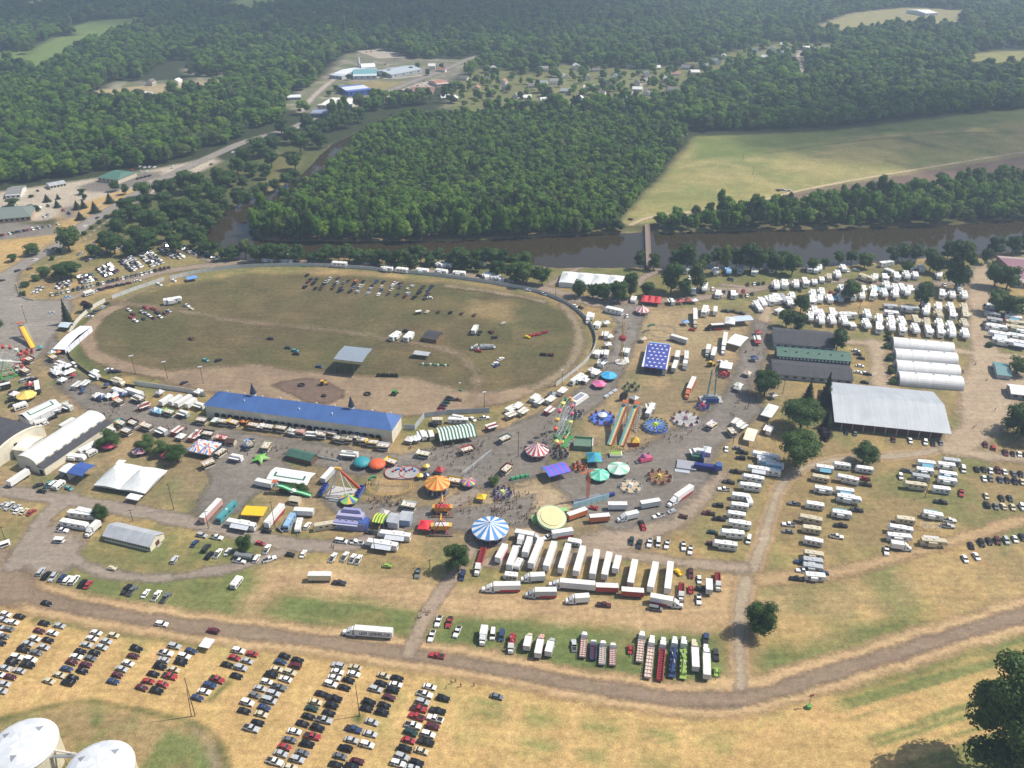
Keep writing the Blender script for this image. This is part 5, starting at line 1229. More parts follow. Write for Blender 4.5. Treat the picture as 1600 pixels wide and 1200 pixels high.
# lorries
def tractor(mb_list, a, colm):
    """a conventional truck cab whose back face is at x=a"""
    b, g = mb_list
    b.box(a, a + 2.5, -1.15, 1.15, .7, 2.5, colm, .0, .05, .25); b.box(a + 2.2, a + 4.3, -.95, .95, .7, 1.85, colm, 0, .15, .35)
    b.add([(a, -1.1, 2.5), (a + 2.2, -1.1, 2.5), (a + .4, -1.0, 3.6), (a, -1.0, 3.6), (a, 1.1, 2.5), (a + 2.2, 1.1, 2.5), (a + .4, 1.0, 3.6), (a, 1.0, 3.6)], [(0, 1, 2, 3), (7, 6, 5, 4), (1, 5, 6, 2), (3, 2, 6, 7), (0, 3, 7, 4)], colm)
    g.box(a + 1.9, a + 2.56, -1.0, 1.0, 1.75, 2.4, GLASS(), 0, .05, .2)
    for s_ in (-1, 1): g.box(a + 1.2, a + 2.0, s_ * 1.15 - .03, s_ * 1.15 + .03, 1.7, 2.3, GLASS())
    for s_ in (-1, 1): b.tube((a + .1, s_ * 1.2, .9), (a + .1, s_ * 1.2, 3.7), .09, SILVER, 5); b.tube((a + .5, s_ * 1.1, .7), (a - 1.0, s_ * 1.1, .7), .3, SILVER, 6)
def semi_trailer(L_=14.6, H_=4.1, skirt=None, cab=False, colm=None, name='semitrailer', decal=None):
    p = Proto(name, 'semitrailer' if not cab else 'truck'); a = L_ / 2; b = MB(); b.box(-a, a, -1.3, 1.3, 1.15, H_, colm or OBJ()); p.part('box', b, True)
    t = MB(); t.box(-a, a, -1.32, 1.32, H_ - .02, H_ + .05, mat('#dcdcd8', .6, 0, .25, .6)); p.part('roof', t)
    f = MB(); f.box(-a + .2, a - .2, -.5, .5, .8, 1.15, mat('#3c3a3a', .8)); p.part('chassis', f)
    if skirt:
        k = MB()
        for s_ in (-1, 1): k.box(-a + .1, a * .55, s_ * 1.31 - .02, s_ * 1.31 + .02, .55, 1.75, mat(skirt, .5))
        p.part('skirt', k)
    d = MB(); d.box(-a - .04, -a + .01, -1.2, 1.2, 1.25, H_ - .12, mat('#c8c8c6', .5)); p.part('rear_door', d)
    wheels(p, (-a + 1.2, -a + 2.4), 1.05, .5, .4)
    if cab:
        b2, g2 = MB(), MB(); tractor((b2, g2), a + .5, OBJ()); p.part('cab', b2, True); p.part('windscreen', g2); wheels(p, (a - .6, a + 3.9), 1.0, .5, .35)
    else: l = MB(); l.box(a - 2.6, a - 2.4, -.8, -.6, 0, 1.1, STEEL).box(a - 2.6, a - 2.4, .6, .8, 0, 1.1, STEEL); p.part('landing_gear', l)
    return p
K['S'] = semi_trailer(); K['R'] = semi_trailer(11, 3.9, skirt='#b0303a', name='semitrailer'); K['L'] = semi_trailer(14.6, 4.1, cab=True, name='semi_truck'); K['J'] = semi_trailer(10.5, 4.0, skirt='#b0303a', cab=True, name='semi_truck'); K['X'] = semi_trailer(7.4, 3.6, cab=True, name='box_truck'); K['Q'] = semi_trailer(8.6, 3.7, colm=OBJ(), name='carnival_trailer')
def flatbed(name, cargo):
    p = Proto(name, 'flatbed'); b, g = MB(), MB(); tractor((b, g), 3.4, WHITE); p.part('cab', b); p.part('windscreen', g)
    d = MB(); d.box(-7.5, 3.2, -1.25, 1.25, .95, 1.2, OBJ()); p.part('deck', d, True); r = MB(); rr = random.Random(len(cargo))
    if cargo == 'rack':
        for i in range(9): r.box(-7.4 + i * 1.25, -7.2 + i * 1.25, -1.25, 1.25, 1.2, 1.9, mat('#d9c9c4', .6))
        for s_ in (-1, 0, 1): r.box(-7.4, 3.0, s_ * 1.1 - .06, s_ * 1.1 + .06, 1.85, 2.0, OBJ())
        r.box(-7.3, 2.9, -1.0, 1.0, 1.2, 1.45, mat('#d8c6b4', .7))
    elif cargo == 'ladder':
        for i in range(12): r.box(-7.3 + i * .9, -7.1 + i * .9, -1.0, 1.0, 1.6, 1.8, mat('#7a2a2c', .6))
        for s_ in (-1, 1): r.box(-7.4, 3.0, s_ * 1.0 - .08, s_ * 1.0 + .08, 1.3, 2.1, OBJ())
    elif cargo == 'machine':
        r.box(-6.5, 2.0, -.9, .9, 1.2, 2.4, OBJ(), .3, .1); r.cyl(-1, 0, 2.4, 3.4, .8, .5, OBJ(), 10); r.tube((-6.8, .3, 2.6), (2.0, -.3, 3.3), .22, OBJ(), 6)
        for i in range(5): r.box(-6 + i * 1.7, -5.2 + i * 1.7, -1.2, 1.2, 1.3, 2.0 + rr.random(), OBJ())
        r.tube((-3.5, -.7, 2.8), (.5, .6, 2.9), .12, WHITE, 5)
    p.part('cargo', r, True); wheels(p, (-6.3, -5.1, 2.0, 6.8), 1.0, .5, .35); return p
K['f'] = flatbed('flatbed_truck', 'rack'); K['i'] = flatbed('flatbed_truck', 'ladder'); K['j'] = flatbed('ride_transporter', 'machine')
def utility(name, canopy):
    p = Proto(name, 'trailer'); b = MB(); b.box(-2, 2, -1, 1, .5, .75, OBJ()).box(2, 3.2, -.08, .08, .5, .6, STEEL); p.part('deck', b, True)
    if canopy: c = MB(); c.box(-2.1, 2.1, -1.15, 1.15, 2.2, 2.35, WHITE, .1, .1); p.part('canopy', c); q = MB(); [q.tube((x, y, .7), (x, y, 2.2), .05, STEEL, 4) for x in (-1.9, 1.9) for y in (-.95, .95)]; p.part('posts', q); s_ = MB(); s_.box(-1.6, 1.4, -.8, .8, .75, 1.2, mat('#4a4440', .8)); p.part('benches', s_)
    else: c = MB(); c.box(-1.9, 1.9, -.95, -.85, .75, 1.25, OBJ()).box(-1.9, 1.9, .85, .95, .75, 1.25, OBJ()).box(-1.4, .8, -.6, .6, .75, 1.5, OBJ(), .2, .1); p.part('sides', c, True)
    wheels(p, (0,), 1.05, .32); return p
K['W'] = utility('people_cart', True); K['E'] = utility('equipment_trailer', False)
HALF = dict(s=.75, h=.75, u=.9, v=1.0, p=.9, T=1.6, F=1.8, A=1.6, B=1.8, M=1.7, C=1.4, S=2, R=2, L=2, J=2, X=1.8, Q=1.9, f=1.2, i=1.2, j=1.6, W=1.2, E=.7)
NOUN = dict(s='sedan', h='hatchback', u='sport utility vehicle', v='van', p='pickup truck', T='travel trailer', F='fifth-wheel camper', A='travel trailer with blue awning', B='fifth-wheel camper with awning', M='motor coach', C='small camper', S='long box semitrailer', R='semitrailer with red skirt', L='semi truck with long box', J='semi truck with red-skirted box', X='box truck', Q='carnival trailer', f='flatbed truck with slatted load', i='flatbed truck with ladder frame', j='truck carrying ride machinery', W='canopied people cart', E='open equipment trailer')
vr = random.Random(12)
FAR_OBJ = []
def vehicle(code, X, Y, ang, where='', group=None, whole=None, length=None, label=None):
    k, c = code[0], code[1]
    p = K[k]; nm, hx = COL[c]; cc = lin(hx); j = vr.uniform(.88, 1.06); cc = tuple(min(.9, q * j) for q in cc)
    if whole is None: whole = math.hypot(X, Y) > 470
    o = p.put((X, Y), ang, '', cc, group, whole)
    if length: o.scale = (length, 1, 1)
    elif k in 'TFABMC' and whole: o.scale = (1.15, 1.42, 1.12)
    if label: tag(o, label, p.cat, group)
    else: later(o, '%s %s%s' % (nm, NOUN[k], where), p.cat, group)
    return o
def tile(ox, oy, sc, data, dirs=(4, 1), where='', group=None, flip=.12, jit=.05, whole=None):
    """data: 'x,y,code[,dx,dy]; ...' in an enlarged tile whose corner is (ox, oy)"""
    for it in data.replace('\n', ' ').split(';'):
        it = it.strip()
        if not it: continue
        f = it.split(','); x, y = ox + float(f[0]) / sc, oy + float(f[1]) / sc; code = f[2].strip()
        dx, dy = (float(f[3]), float(f[4])) if len(f) > 4 else dirs
        X, Y = P(x, y, HALF[code[0]]); ang = heading(x, y, x + dx * .5, y + dy * .5) + vr.gauss(0, jit)
        if len(f) < 5 and vr.random() < flip: ang += math.pi
        vehicle(code, X, Y, ang, where, group, whole)
def span(ox, oy, sc, data, where='', group=None, z=4.0, nominal=None):
    """long vehicles from roof end points: 'frontx,fronty,rearx,reary,code'"""
    NL = dict(S=14.6, R=11, L=19.2, J=15.2, X=12.2, Q=8.6, T=8.2, F=10.2, A=8.6, B=10.6, M=10.2, C=6, f=15.4, i=15.4, j=15.4)
    HT = dict(S=4.1, R=3.9, L=4.0, J=4.0, X=3.5, Q=3.7, T=3.1, F=3.6, A=3.1, B=3.6, M=3.4, C=2.7, f=1.6, i=1.6, j=2.2)
    for it in data.replace('\n', ' ').split(';'):
        it = it.strip()
        if not it: continue
        f = it.split(','); code = f[4].strip(); zz = HT[code[0]]
        a = P(ox + float(f[0]) / sc, oy + float(f[1]) / sc, zz); b = P(ox + float(f[2]) / sc, oy + float(f[3]) / sc, zz)
        ln = math.dist(a, b); off = {'L': 2.3, 'J': 2.3, 'X': 2.3, 'f': .15, 'i': .15, 'j': .15}.get(code[0], 0); ang = math.atan2(a[1] - b[1], a[0] - b[0])
        s_ = min(1.35, max(.6, ln / NL[code[0]])); mx, my = (a[0] + b[0]) / 2 - off * s_ * math.cos(ang), (a[1] + b[1]) / 2 - off * s_ * math.sin(ang)
        vehicle(code, mx, my, ang, where, group, False, s_)
# ---- front stubble car park, double row by double row
ORDW = 'first second third fourth fifth sixth seventh eighth ninth tenth eleventh twelfth thirteenth fourteenth fifteenth sixteenth seventeenth eighteenth nineteenth twentieth twenty-first twenty-second twenty-third twenty-fourth twenty-fifth twenty-sixth twenty-seventh twenty-eighth twenty-ninth thirtieth'.split()
LOT = [[(0, 840, 4, '35,475,sw;120,490,sk;15,510,ss;80,527,sw;-8,555,ss;50,568,sg;20,615,sg;0,655,sk;-25,595,uw;-40,640,sk')],
 [(0, 840, 4, '275,533,sk;370,548,ss;245,580,sm;328,593,sw;217,628,sw;300,638,sk;172,660,ss;272,682,ss;145,697,uk;225,716,sg;105,743,uw;190,758,uw;75,775,uk;170,792,pk;30,813,ss;118,830,ss;-8,852,sw;63,868,sm;25,912,ss;5,955,ss;-45,890,sk')],
 [(0, 840, 4, '600,592,sw;710,608,ht;573,628,sw;663,645,ss;540,668,ss;635,682,ss;502,709,sk;590,716,sk;475,742,sw;565,752,sg;447,776,sm;535,792,sm;415,818,sb;513,830,sk;370,856,st;455,872,sk;305,893,st;422,903,uk')],
 [(0, 840, 4, '853,690,uk;832,737,sm;800,782,sw;760,818,ss;733,857,hm;705,897,sb')],
 [(0, 840, 4, '1090,675,us;1193,705,sb;1035,718,pw;1150,738,uw;1023,762,ss;1130,776,uk;1000,802,uk;1085,822,st;958,850,sk;1060,862,pr;925,895,sr;1015,913,sr;885,935,sm;980,953,uk')],
 [(0, 840, 4, '1490,703,uw;1575,725,sr;1465,748,sr;1545,768,ss;1420,792,sk;1505,810,us;1478,862,sk;1357,882,pr;1310,920,ub;1275,960,sw;1232,998,sb')],
 [(260, 1000, 5.926, '1095,145,sk;1215,182,sk;1055,200,sb;1190,232,um;1020,268,st;1145,295,ut;970,318,uk;1100,358,sw;930,383,hw;1040,432,pg;868,445,ss;990,490,us;818,507,hg;950,552,vs;750,573,uw;905,622,sb;720,652,sk;878,683,st;845,762,sk;785,812,ps')],
 [(500, 1000, 5.926, '165,230,us;325,250,st;160,290,sw;312,310,sw;130,345,sw;265,368,sk;100,402,uw;225,437,sk'), (260, 1000, 5.926, '1435,495,sk;1555,535,pk;1380,570,st;1530,600,uk;1345,630,sn;1505,672,sk;1315,703,sk;1460,735,ps;1262,770,sk;1400,808,uk;1185,843,sw;1350,885,pr;1140,920,sg;1305,957,uk;1095,985,sr;1260,1040,sg;1060,1047,ss;1210,1100,us;1000,1120,pw;1140,1175,st')],
 [(500, 1000, 5.926, '590,325,st;715,350,sk;565,398,sk;700,410,sw;515,450,us;670,460,uk;640,527,sm;455,570,uk;595,600,sk;430,632,sk;575,665,uk;480,755,ss;310,820,pb;465,865,ss;290,922,ss;435,963,uw;235,997,uk;185,1072,sg;345,1118,sm;145,1150,sk;290,1170,uk')],
 [(500, 1000, 5.926, '1015,430,sw;970,497,pw;1140,535,uk;950,568,us;915,632,pr;1090,650,pk;895,703,pr;1065,722,pw;860,785,pw;1040,795,um;840,850,un;1000,868,uw;820,925,sr;980,940,pk;785,1000,uk;940,1023,st;760,1075,us;895,1132,uk;720,1137,uw;850,1180,ss')]]
for ci, cl in enumerate(LOT):
    items = []
    for ox, oy, sc, data in cl:
        for it in data.split(';'):
            f = it.split(','); items.append((oy + float(f[1]) / sc, ox + float(f[0]) / sc, f[2].strip()))
    items.sort()
    for i, (y, x, code) in enumerate(items):
        X, Y = P(x, y, HALF[code[0]]); ang = heading(x, y, x + 4, y + 1.05) + vr.gauss(0, .045)
        if vr.random() < .1: ang += math.pi
        vehicle(code, X, Y, ang, group='cars parked on the stubble field', whole=False, label='%s %s, %s down in the %s row of cars from the tanks' % (COL[code[1]][0], NOUN[code[0]], ORDW[i], ORDW[ci]))
tile(400, 840, 4, '1505,990,sg', where=' alone beside the road')
tile(0, 840, 4, '290,408,sk,4,1.2;1010,537,uw,4,.7;1330,580,um,-4,-.7', where=' driving on the dirt road'); tile(400, 840, 4, '1130,735,pr,-4,-.6', where=' driving on the dirt road')
# ---- lawns left
tile(0, 840, 4, '255,210,us;288,235,uk;330,245,us;385,250,sb;420,262,uw;465,262,vw;515,285,uk;550,292,sr;790,320,pk;825,330,pg;910,348,sw;978,360,pw;1035,372,pg;1090,135,us', (1, -1.35), ' parked on the west lawn')
tile(0, 560, 4, '20,915,ss;55,925,us;100,930,ss;112,950,sw;150,955,st;195,960,sr', (2, -1.6), ' at the west edge'); tile(0, 560, 4, '305,785,pc,2,-1.5;335,782,vw,2,-1.5;260,830,sk,3,.4;240,792,sk,3,-1;430,810,hc,3,1;60,915,uw,2,-1.6', where=' below the white arched hall')
tile(300, 760, 6.154, '95,465,us,4,.8;235,485,pw,4,.8;25,545,sb,2,-2;135,590,vd,1.5,-2;165,660,uk,1.5,-2;250,640,pw,1.5,-2.2;345,625,sw,1.5,-2.2;720,600,pw,1.2,-2;620,690,uw,1.3,-2;745,695,pw,3,-1;455,712,pw,4,.4;945,655,hk,2,.2;1070,645,sw,1.3,-2;1355,680,pw,1.2,-2;1470,670,pw,1.2,-2;1545,690,pw,1.2,-2;1435,520,vw,4,.6;1570,530,pw,4,.6;715,430,sk,4,.4;850,412,hg,2,1;1490,375,pg,4,-.6;655,545,hr,3,.6;1110,375,uw,1.2,-2;1600,700,pw,1.2,-2', where=' by the service road')
tile(400, 840, 4, '1010,220,pg,-.7,3;1290,235,vb,-.8,3;820,175,El,4,.2;520,280,pd,4,.6', where=' in the sandy yard')
tile(930, 840, 8, '455,40,un,-.3,2;555,75,pd,-.3,2;680,60,pw,-.3,2;790,55,vw,-.3,2;900,80,pw,-.3,2;1105,100,pw,-.3,2;1190,150,pw,-.3,2;1195,440,pm,-.1,2;1300,520,sw,0,2;1295,765,pw,0,2;110,835,pm,4,.4;755,880,vg,4,.4;1450,75,hm,3,.5', where=' at the lorry yard')
# ---- lorry row
span(730, 830, 8, '380,330,475,155,Rw;525,420,610,180,Sw;720,260,785,65,Sw;795,400,925,75,Sw;985,430,1090,125,Sw;1170,460,1265,150,Sw;1360,495,1450,180,Sw;1565,530,1625,225,Sw;640,160,690,20,Xw;610,440,670,330,Cw', ' in the slanting lorry row')
span(930, 840, 8, '115,460,180,175,Sw;250,385,295,220,Rw;440,560,500,270,St;690,615,760,300,Sw;905,635,945,295,Sw', ' in the slanting lorry row')
span(730, 830, 8, '180,660,665,650,Jw;1020,600,1600,650,Lw;725,730,1120,725,Js;670,550,975,535,Xw;1230,820,1530,800,Xw', ' in the front lorry row'); span(930, 840, 8, '1105,790,690,715,Jw;10,590,290,600,Qr;330,640,610,660,Qr', ' in the front lorry row')
span(730, 830, 8, '455,520,630,540,Cw', ' by the front lorry row'); span(730, 830, 8, '110,540,210,200,ir', ' under the round tree')
span(400, 840, 4, '470,225,325,225,Qt', ' hitched to a dark pickup')
L1 = P(530, 978, 4.1); L2 = P(618, 985, 4.1)
LT = semi_trailer(14.6, 4.1, cab=True, name='semi_truck')
ang = math.atan2(L1[1] - L2[1], L1[0] - L2[0]); lx, ly = (L1[0] + L2[0]) / 2 - 2.3 * math.cos(ang), (L1[1] + L2[1]) / 2 - 2.3 * math.sin(ang)
lt = LT.put((lx, ly), ang, 'long white semi truck lettered LEON LEATHER .COM on the lawn', lin('#e4e4e2'), cat='truck')
FONT = {'L': ['1000', '1000', '1000', '1000', '1111'], 'E': ['1111', '1000', '1110', '1000', '1111'], 'O': ['0110', '1001', '1001', '1001', '0110'], 'N': ['1001', '1101', '1011', '1001', '1001'], 'A': ['0110', '1001', '1111', '1001', '1001'], 'T': ['1111', '0110', '0110', '0110', '0110'], 'H': ['1001', '1001', '1111', '1001', '1001'], 'R': ['1110', '1001', '1110', '1010', '1001'], 'C': ['0111', '1000', '1000', '1000', '0111'], 'M': ['1001', '1111', '1111', '1001', '1001'], '.': ['0000', '0000', '0000', '0110', '0110'], ' ': ['0000'] * 5, 'I': ['0110'] * 5, 'F': ['1111', '1000', '1110', '1000', '1000'], 'D': ['1110', '1001', '1001', '1001', '1110'], 'S': ['0111', '1000', '0110', '0001', '1110'], 'K': ['1001', '1010', '1100', '1010', '1001']}
def lettering(text, x0, x1, z0, z1, y, m, mb=None):
    """block letters on the plane y, reading towards +x as seen from -y (or mirrored when x0 > x1)"""
    mb = mb or MB(); n = len(text); cw_ = (x1 - x0) / n
    for i, ch in enumerate(text):
        for r_, row in enumerate(FONT[ch]):
            for c_, bit in enumerate(row):
                if bit == '1':
                    u0 = x0 + cw_ * (i + c_ * .21); u1 = u0 + cw_ * .215; zt = z1 - (z1 - z0) * r_ / 5
                    mb.box(min(u0, u1), max(u0, u1), y - .015, y + .015, zt - (z1 - z0) / 5, zt, m)
    return mb
link('lettering', lettering('LEON LEATHER.COM', 5.2, -6.6, 1.75, 3.35, 1.32, mat('#1c1c20', .6)).mesh('lettering'), lt)
# ---- lorries on the lawn
span(800, 840, 4, '115,575,90,680,Xt;190,580,160,725,Xp;255,605,225,715,Xs', ' on the green lawn'); span(400, 840, 4, '1410,640,1430,545,Xw', ' on the green lawn')
tile(400, 840, 4, '1480,600,vw,-.4,2;1535,610,vb,-.4,2;1140,520,pw,-.6,2;1208,525,pr,-.6,2;1258,585,pw,-.8,2;1098,612,pw,-.8,2', where=' on the green lawn')
span(800, 840, 4, '-10,700,5,600,jr;455,585,440,745,fr;510,645,505,750,ib;570,640,562,790,fs;632,655,628,795,fr;815,580,795,775,fp;880,590,845,890,fp;950,600,920,905,ir;1020,605,1000,860,jb;1075,605,1070,870,jl;1140,610,1150,810,Xt;1215,640,1220,860,Xw', ' on the green lawn')
tile(800, 840, 4, '388,672,ps,0,-2;740,700,Er,0,2;1213,630,pb,0,-2;1275,730,pd,0,-2;1280,840,El,0,2', where=' on the green lawn')
span(930, 840, 8, '1430,650,1425,510,Qs;1540,650,1530,430,ir;1075,780,1080,560,ir', ' at the east end of the lorry yard'); tile(930, 840, 8, '1195,650,Er,0,2;1310,640,Ed,3,1;1040,430,Ey,1,1', where=' at the east end of the lorry yard')
# ---- service side
span(300, 760, 6.154, '90,300,265,115,Sp;245,310,410,135,Mc;300,310,630,370,Bw;710,350,865,165,Rw;895,380,970,250,Mu;1010,410,1040,295,Cw;1160,370,1415,330,Mt;980,215,1165,225,Qw', ' behind the midway')
span(0, 0, 1, '586,829,646,836,Bw;566,842,626,851,Bw', ' with its towing truck behind the midway'); tile(400, 560, 4, '720,1085,pd,-4,-.6;630,1150,pw,-4,-.6', where=' towing a camper')
span(0, 560, 4, '590,970,425,950,Mw;545,1035,380,1005,Mw;530,1085,615,1010,Xw;50,770,170,690,Qw;600,515,490,575,Tw;600,560,540,590,Cw;530,610,400,595,Tw;460,370,375,420,Qw;600,960,480,935,Qs', ' near the white arched hall'); tile(0, 560, 4, '385,1072,pw,4,.4;370,1135,Ww,4,.3;30,1160,Ww,3,-1;370,790,Cw,2,-1.6', where=' near the grey windowed hut')
tile(0, 840, 4, '700,190,Et,5,.6', where=' with pale bundles beside the hut lawn'); tile(0, 840, 4, '1480,278,Cw,1,-1.2', where=' alone on the west lawn')
# ---- motor homes, east
RV1 = '1565,610,Bw;1590,652,Aw;1535,700,Bw;1505,755,Fw;1485,805,Fw;1425,865,Tw;1420,925,Tw;1400,980,Tw;1418,1040,Fw;1375,1100,Fw;1330,1170,Fw'
tile(800, 560, 4, RV1, (-4, -.5), ' in the motor home row by the rides', flip=.1)
tile(800, 560, 4, '1440,585,pk;1430,620,uk;1400,705,pk;1355,770,pd;1325,815,pw;1290,915,ud;1230,965,pm;1295,1000,pk;1255,1085,sn;1245,1155,hm;1340,565,sw,0,2;1410,560,sg;1480,1130,vw,-.3,2;1480,890,Cw,1,2', (-4, -.5), ' beside the motor home row', flip=.2)
tile(1200, 560, 4, '350,690,Aw;460,672,Tw;600,695,Tw;495,758,Fw;325,750,Tt;345,822,Tw;475,833,Aw;505,882,Bw;290,920,Tw;460,975,Aw;262,1010,Ft;270,1070,Tt;280,1145,Tw;20,620,Tw;40,672,Aw;10,708,Mw', (-4, -.6), ' in the west part of the motor home field', flip=.3)
tile(1200, 560, 4, '600,748,pr;610,785,pk;555,945,pd;455,1042,pk;130,1035,pw;125,1080,sg;165,905,pg;430,1110,pw', (-4, -.5), ' among the motor homes', flip=.3)
tile(1200, 560, 4, '985,660,Aw;1115,672,Tw;1145,645,Ts;980,705,Tw;955,745,Ts;1125,728,Tw;1120,768,Aw;915,798,Ft;1080,822,Tw;1030,982,Aw;855,1012,Tt;825,1072,Fw;820,1122,Fw;1035,1152,Bt', (4, .6), ' in the east part of the motor home field', flip=.4); span(1200, 560, 4, '905,1165,770,1145,Xw', ' in the motor home field')
tile(1200, 560, 4, '1222,690,vw,.2,2;830,735,uw,.5,2;870,700,pg,4,.8;1210,838,pr,.1,2;1080,895,pk,4,.4;1135,1010,pw,4,.4;1125,1045,ps,4,.4', where=' among the east motor homes')
tile(1200, 840, 4, '285,108,Tt;280,150,Ts;280,188,Ts;295,245,Tw', (4, .5), ' at the end of the field track'); tile(1200, 840, 4, '210,150,pb;220,205,pw;180,255,pk;345,220,sb', (-4, -.3), ' at the end of the field track'); tile(1200, 840, 4, '1232,130,sw;1303,115,sw;740,80,pw,.1,2', (1, 1.7), ' beside the field track')
tile(1200, 560, 4, '1305,690,sk;1350,692,sk;1393,700,sw;1438,697,um;1480,708,sw;1535,715,sg;1580,720,sk;1352,748,sw;1392,748,sg;1450,755,sb;1495,758,sk;1545,765,uk;1590,770,st;1365,858,st;1460,872,sk;1512,872,sn;1370,912,uk;1425,922,sg;1472,922,st;1530,928,st;1590,925,uw;1625,720,ss;1640,770,sk;1640,925,sk;1270,1168,sk;1335,1150,uk;1383,1140,sk;1435,1137,um;1490,1135,us;1545,1127,sw;1590,1115,sk;1630,1108,sw', (.9, 2), ' in the east grass car park')
tile(1200, 560, 4, '1360,538,um;1410,555,ur;1485,587,pm;1530,595,sk;1572,597,sw;1610,600,sk;490,458,sk;545,465,sg;785,505,sm;890,512,sw;985,522,uw;1032,530,sk;1080,527,sg', (.4, 2), ' before the pale barn'); tile(1200, 280, 4, '550,1070,sw;560,1092,sk;582,1117,sk;575,1165,sw', (3, .4), ' beside the dark barns'); tile(1200, 560, 4, '565,85,sw;600,88,sw;623,97,sk;605,148,sk', (3, .5), ' beside the dark barns')
# ---- camping field north
N1 = '15,565,Tt;255,560,Tw;300,568,Tw;320,560,Tw;470,560,Tw;740,530,Mw,4,-.5;50,670,Fw;100,660,Fw;175,662,Fw;230,648,Fw;290,648,Cw;335,632,Cw;380,617,Tt;435,602,Fw;615,622,Ft,3,1;670,618,Tw;728,616,Tw;800,612,Fw;865,606,Fw;920,605,Tw;755,577,Cw,3,1;900,562,Cw,3,-1;955,560,Tw;830,495,Tw;910,497,Tw;1070,605,Tw'
N2 = '20,760,Fw;55,752,Fw;95,757,Cs;150,735,Tw;130,772,Fw;280,725,Fw;275,762,Fw;335,715,Fw;325,752,Tw;385,752,Aw;455,745,Ts;460,687,Tw;590,690,Tw;585,732,Fw;660,692,Aw;655,727,Fw;740,672,Fw;725,718,Fw;795,690,Fw;795,725,Fw;835,687,Fw;870,712,Fw;885,690,Tw;1085,722,Fw;1150,728,Fw;1225,733,Fw;1195,688,Tw;955,690,Tw;960,735,Tw;520,700,Tw;525,738,Tw'
N3 = '70,827,Cw,3,-1.5;290,832,Fw;265,867,Fw;330,852,Fw;330,887,Fw;400,842,Fw;400,887,Fw;500,857,Bw,4,.3;475,892,Fw;620,852,Fw;615,912,Fw;525,917,Cw;765,802,Ts,4,.3;770,842,Tw,4,.3;885,817,Bs,4,.3;990,792,Fw;990,832,Fw;1065,807,Fw;1065,852,Ft;1140,807,Fw;1150,852,Fw;1225,812,Ft;1230,852,Ft'
N4 = '695,882,Fw;690,932,Fw;770,892,Fw;770,927,Fw;835,897,Fw;835,942,Fw;920,887,Ft;920,942,Fw;990,907,Ft;1000,952,Fw;1070,912,Fw;1075,957,Fw;1140,927,Fw;1150,967,Fw;1225,912,Ft;1230,972,Fw'
for dat, w_, gr in ((N1, ' in the camping row by the river', 'campers near the river'), (N2, ' in the second camping row', 'campers of the second row'), (N3, ' in the third camping row', 'campers of the third row'), (N4, ' in the camping row behind the arched sheds', 'campers of the near row')):
    tile(1200, 280, 4, dat, (.45, 2), w_, gr, flip=.3, jit=.07)
tile(1200, 280, 4, '1410,802,Tw;1400,850,Ts;1415,887,Ts;1530,837,Tw;1530,872,Aw;1425,932,Bw;1545,907,Ft;1545,937,Ft;1440,977,Bw;1550,987,Aw;1465,1022,Bw;1565,1032,Bw;1480,885,Er;1590,820,Tw;1600,960,Tw', (4, .7), ' in the camping block right of the gravel lane', flip=.4)
tile(1200, 280, 4, '550,568,us,4,.4;395,708,pr;420,720,pd;1105,660,pw;500,570,pw;845,852,pd;200,690,pd;1345,915,ud,1,2;1370,790,uk,3,.5;1362,500,uk,1,2;1375,520,sg,1,2;1560,455,sk,4,.4;1590,460,sk,4,.4', (.5, 2), ' among the campers')
E1 = '250,175,Tw;100,240,Tw;105,290,Cw;630,198,Tw;790,192,Fu;930,172,Fs;1105,197,Tw;1320,165,Tt,1.4,2;490,405,Fw;655,482,Tw;845,485,Tw;1385,372,Fw;1485,362,Fw;620,690,Qw;490,692,Fw;345,450,Cw'
tile(1040, 400, 8, E1, (-.15, 2), ' on the river meadow east of the footbridge', flip=.3); tile(1040, 400, 8, '1205,592,Fw;1285,560,Tw;1340,560,Tw;1390,540,Fw;1465,545,Fs;1560,590,Fw;1140,622,Tw;1170,665,Cw', (1.6, 2), ' near the camp lane corner', flip=.2)
tile(1040, 400, 8, '1155,182,sb;1025,357,um;1110,347,sw;1165,342,un;1225,337,sk;590,415,uw;730,447,sd;805,452,sk;880,452,ur;975,440,ur;945,497,sk;1020,492,sw;1085,472,sd;750,685,pn,3,.5;850,690,pe,3,.5;940,712,pd,3,.5;465,185,sw;400,425,ub;300,275,uw;795,285,sk;835,290,sb;340,440,sw', (.3, 2), ' on the river meadow')
tile(800, 280, 4, '760,755,Cw,-1,2;640,825,Mw,4,.8;720,855,hw,0,2;345,768,sr,3,1.4;395,790,sw,3,1.4;430,800,sk,3,1.4;100,692,sw,3,.5;200,715,uw,3,1;480,860,Xw,-1,2;530,905,vw,-1,2;1125,940,Er,3,.5;1310,1140,sw', where=' by the river lane')
span(1040, 400, 8, '375,840,370,650,Lt;500,860,730,845,Jk;720,1170,755,950,Lw', ' at the carnival show'); span(960, 470, 8, '1160,650,1185,540,Xs;1230,680,1260,575,Qs;740,840,775,740,Qs;780,700,800,620,Qs;880,800,890,750,Xs;915,480,710,420,Qs;900,1160,1000,945,Jo;1020,290,1010,90,Xt', ' at the carnival show'); span(960, 470, 8, '900,720,905,620,Mw', ' at the carnival show')
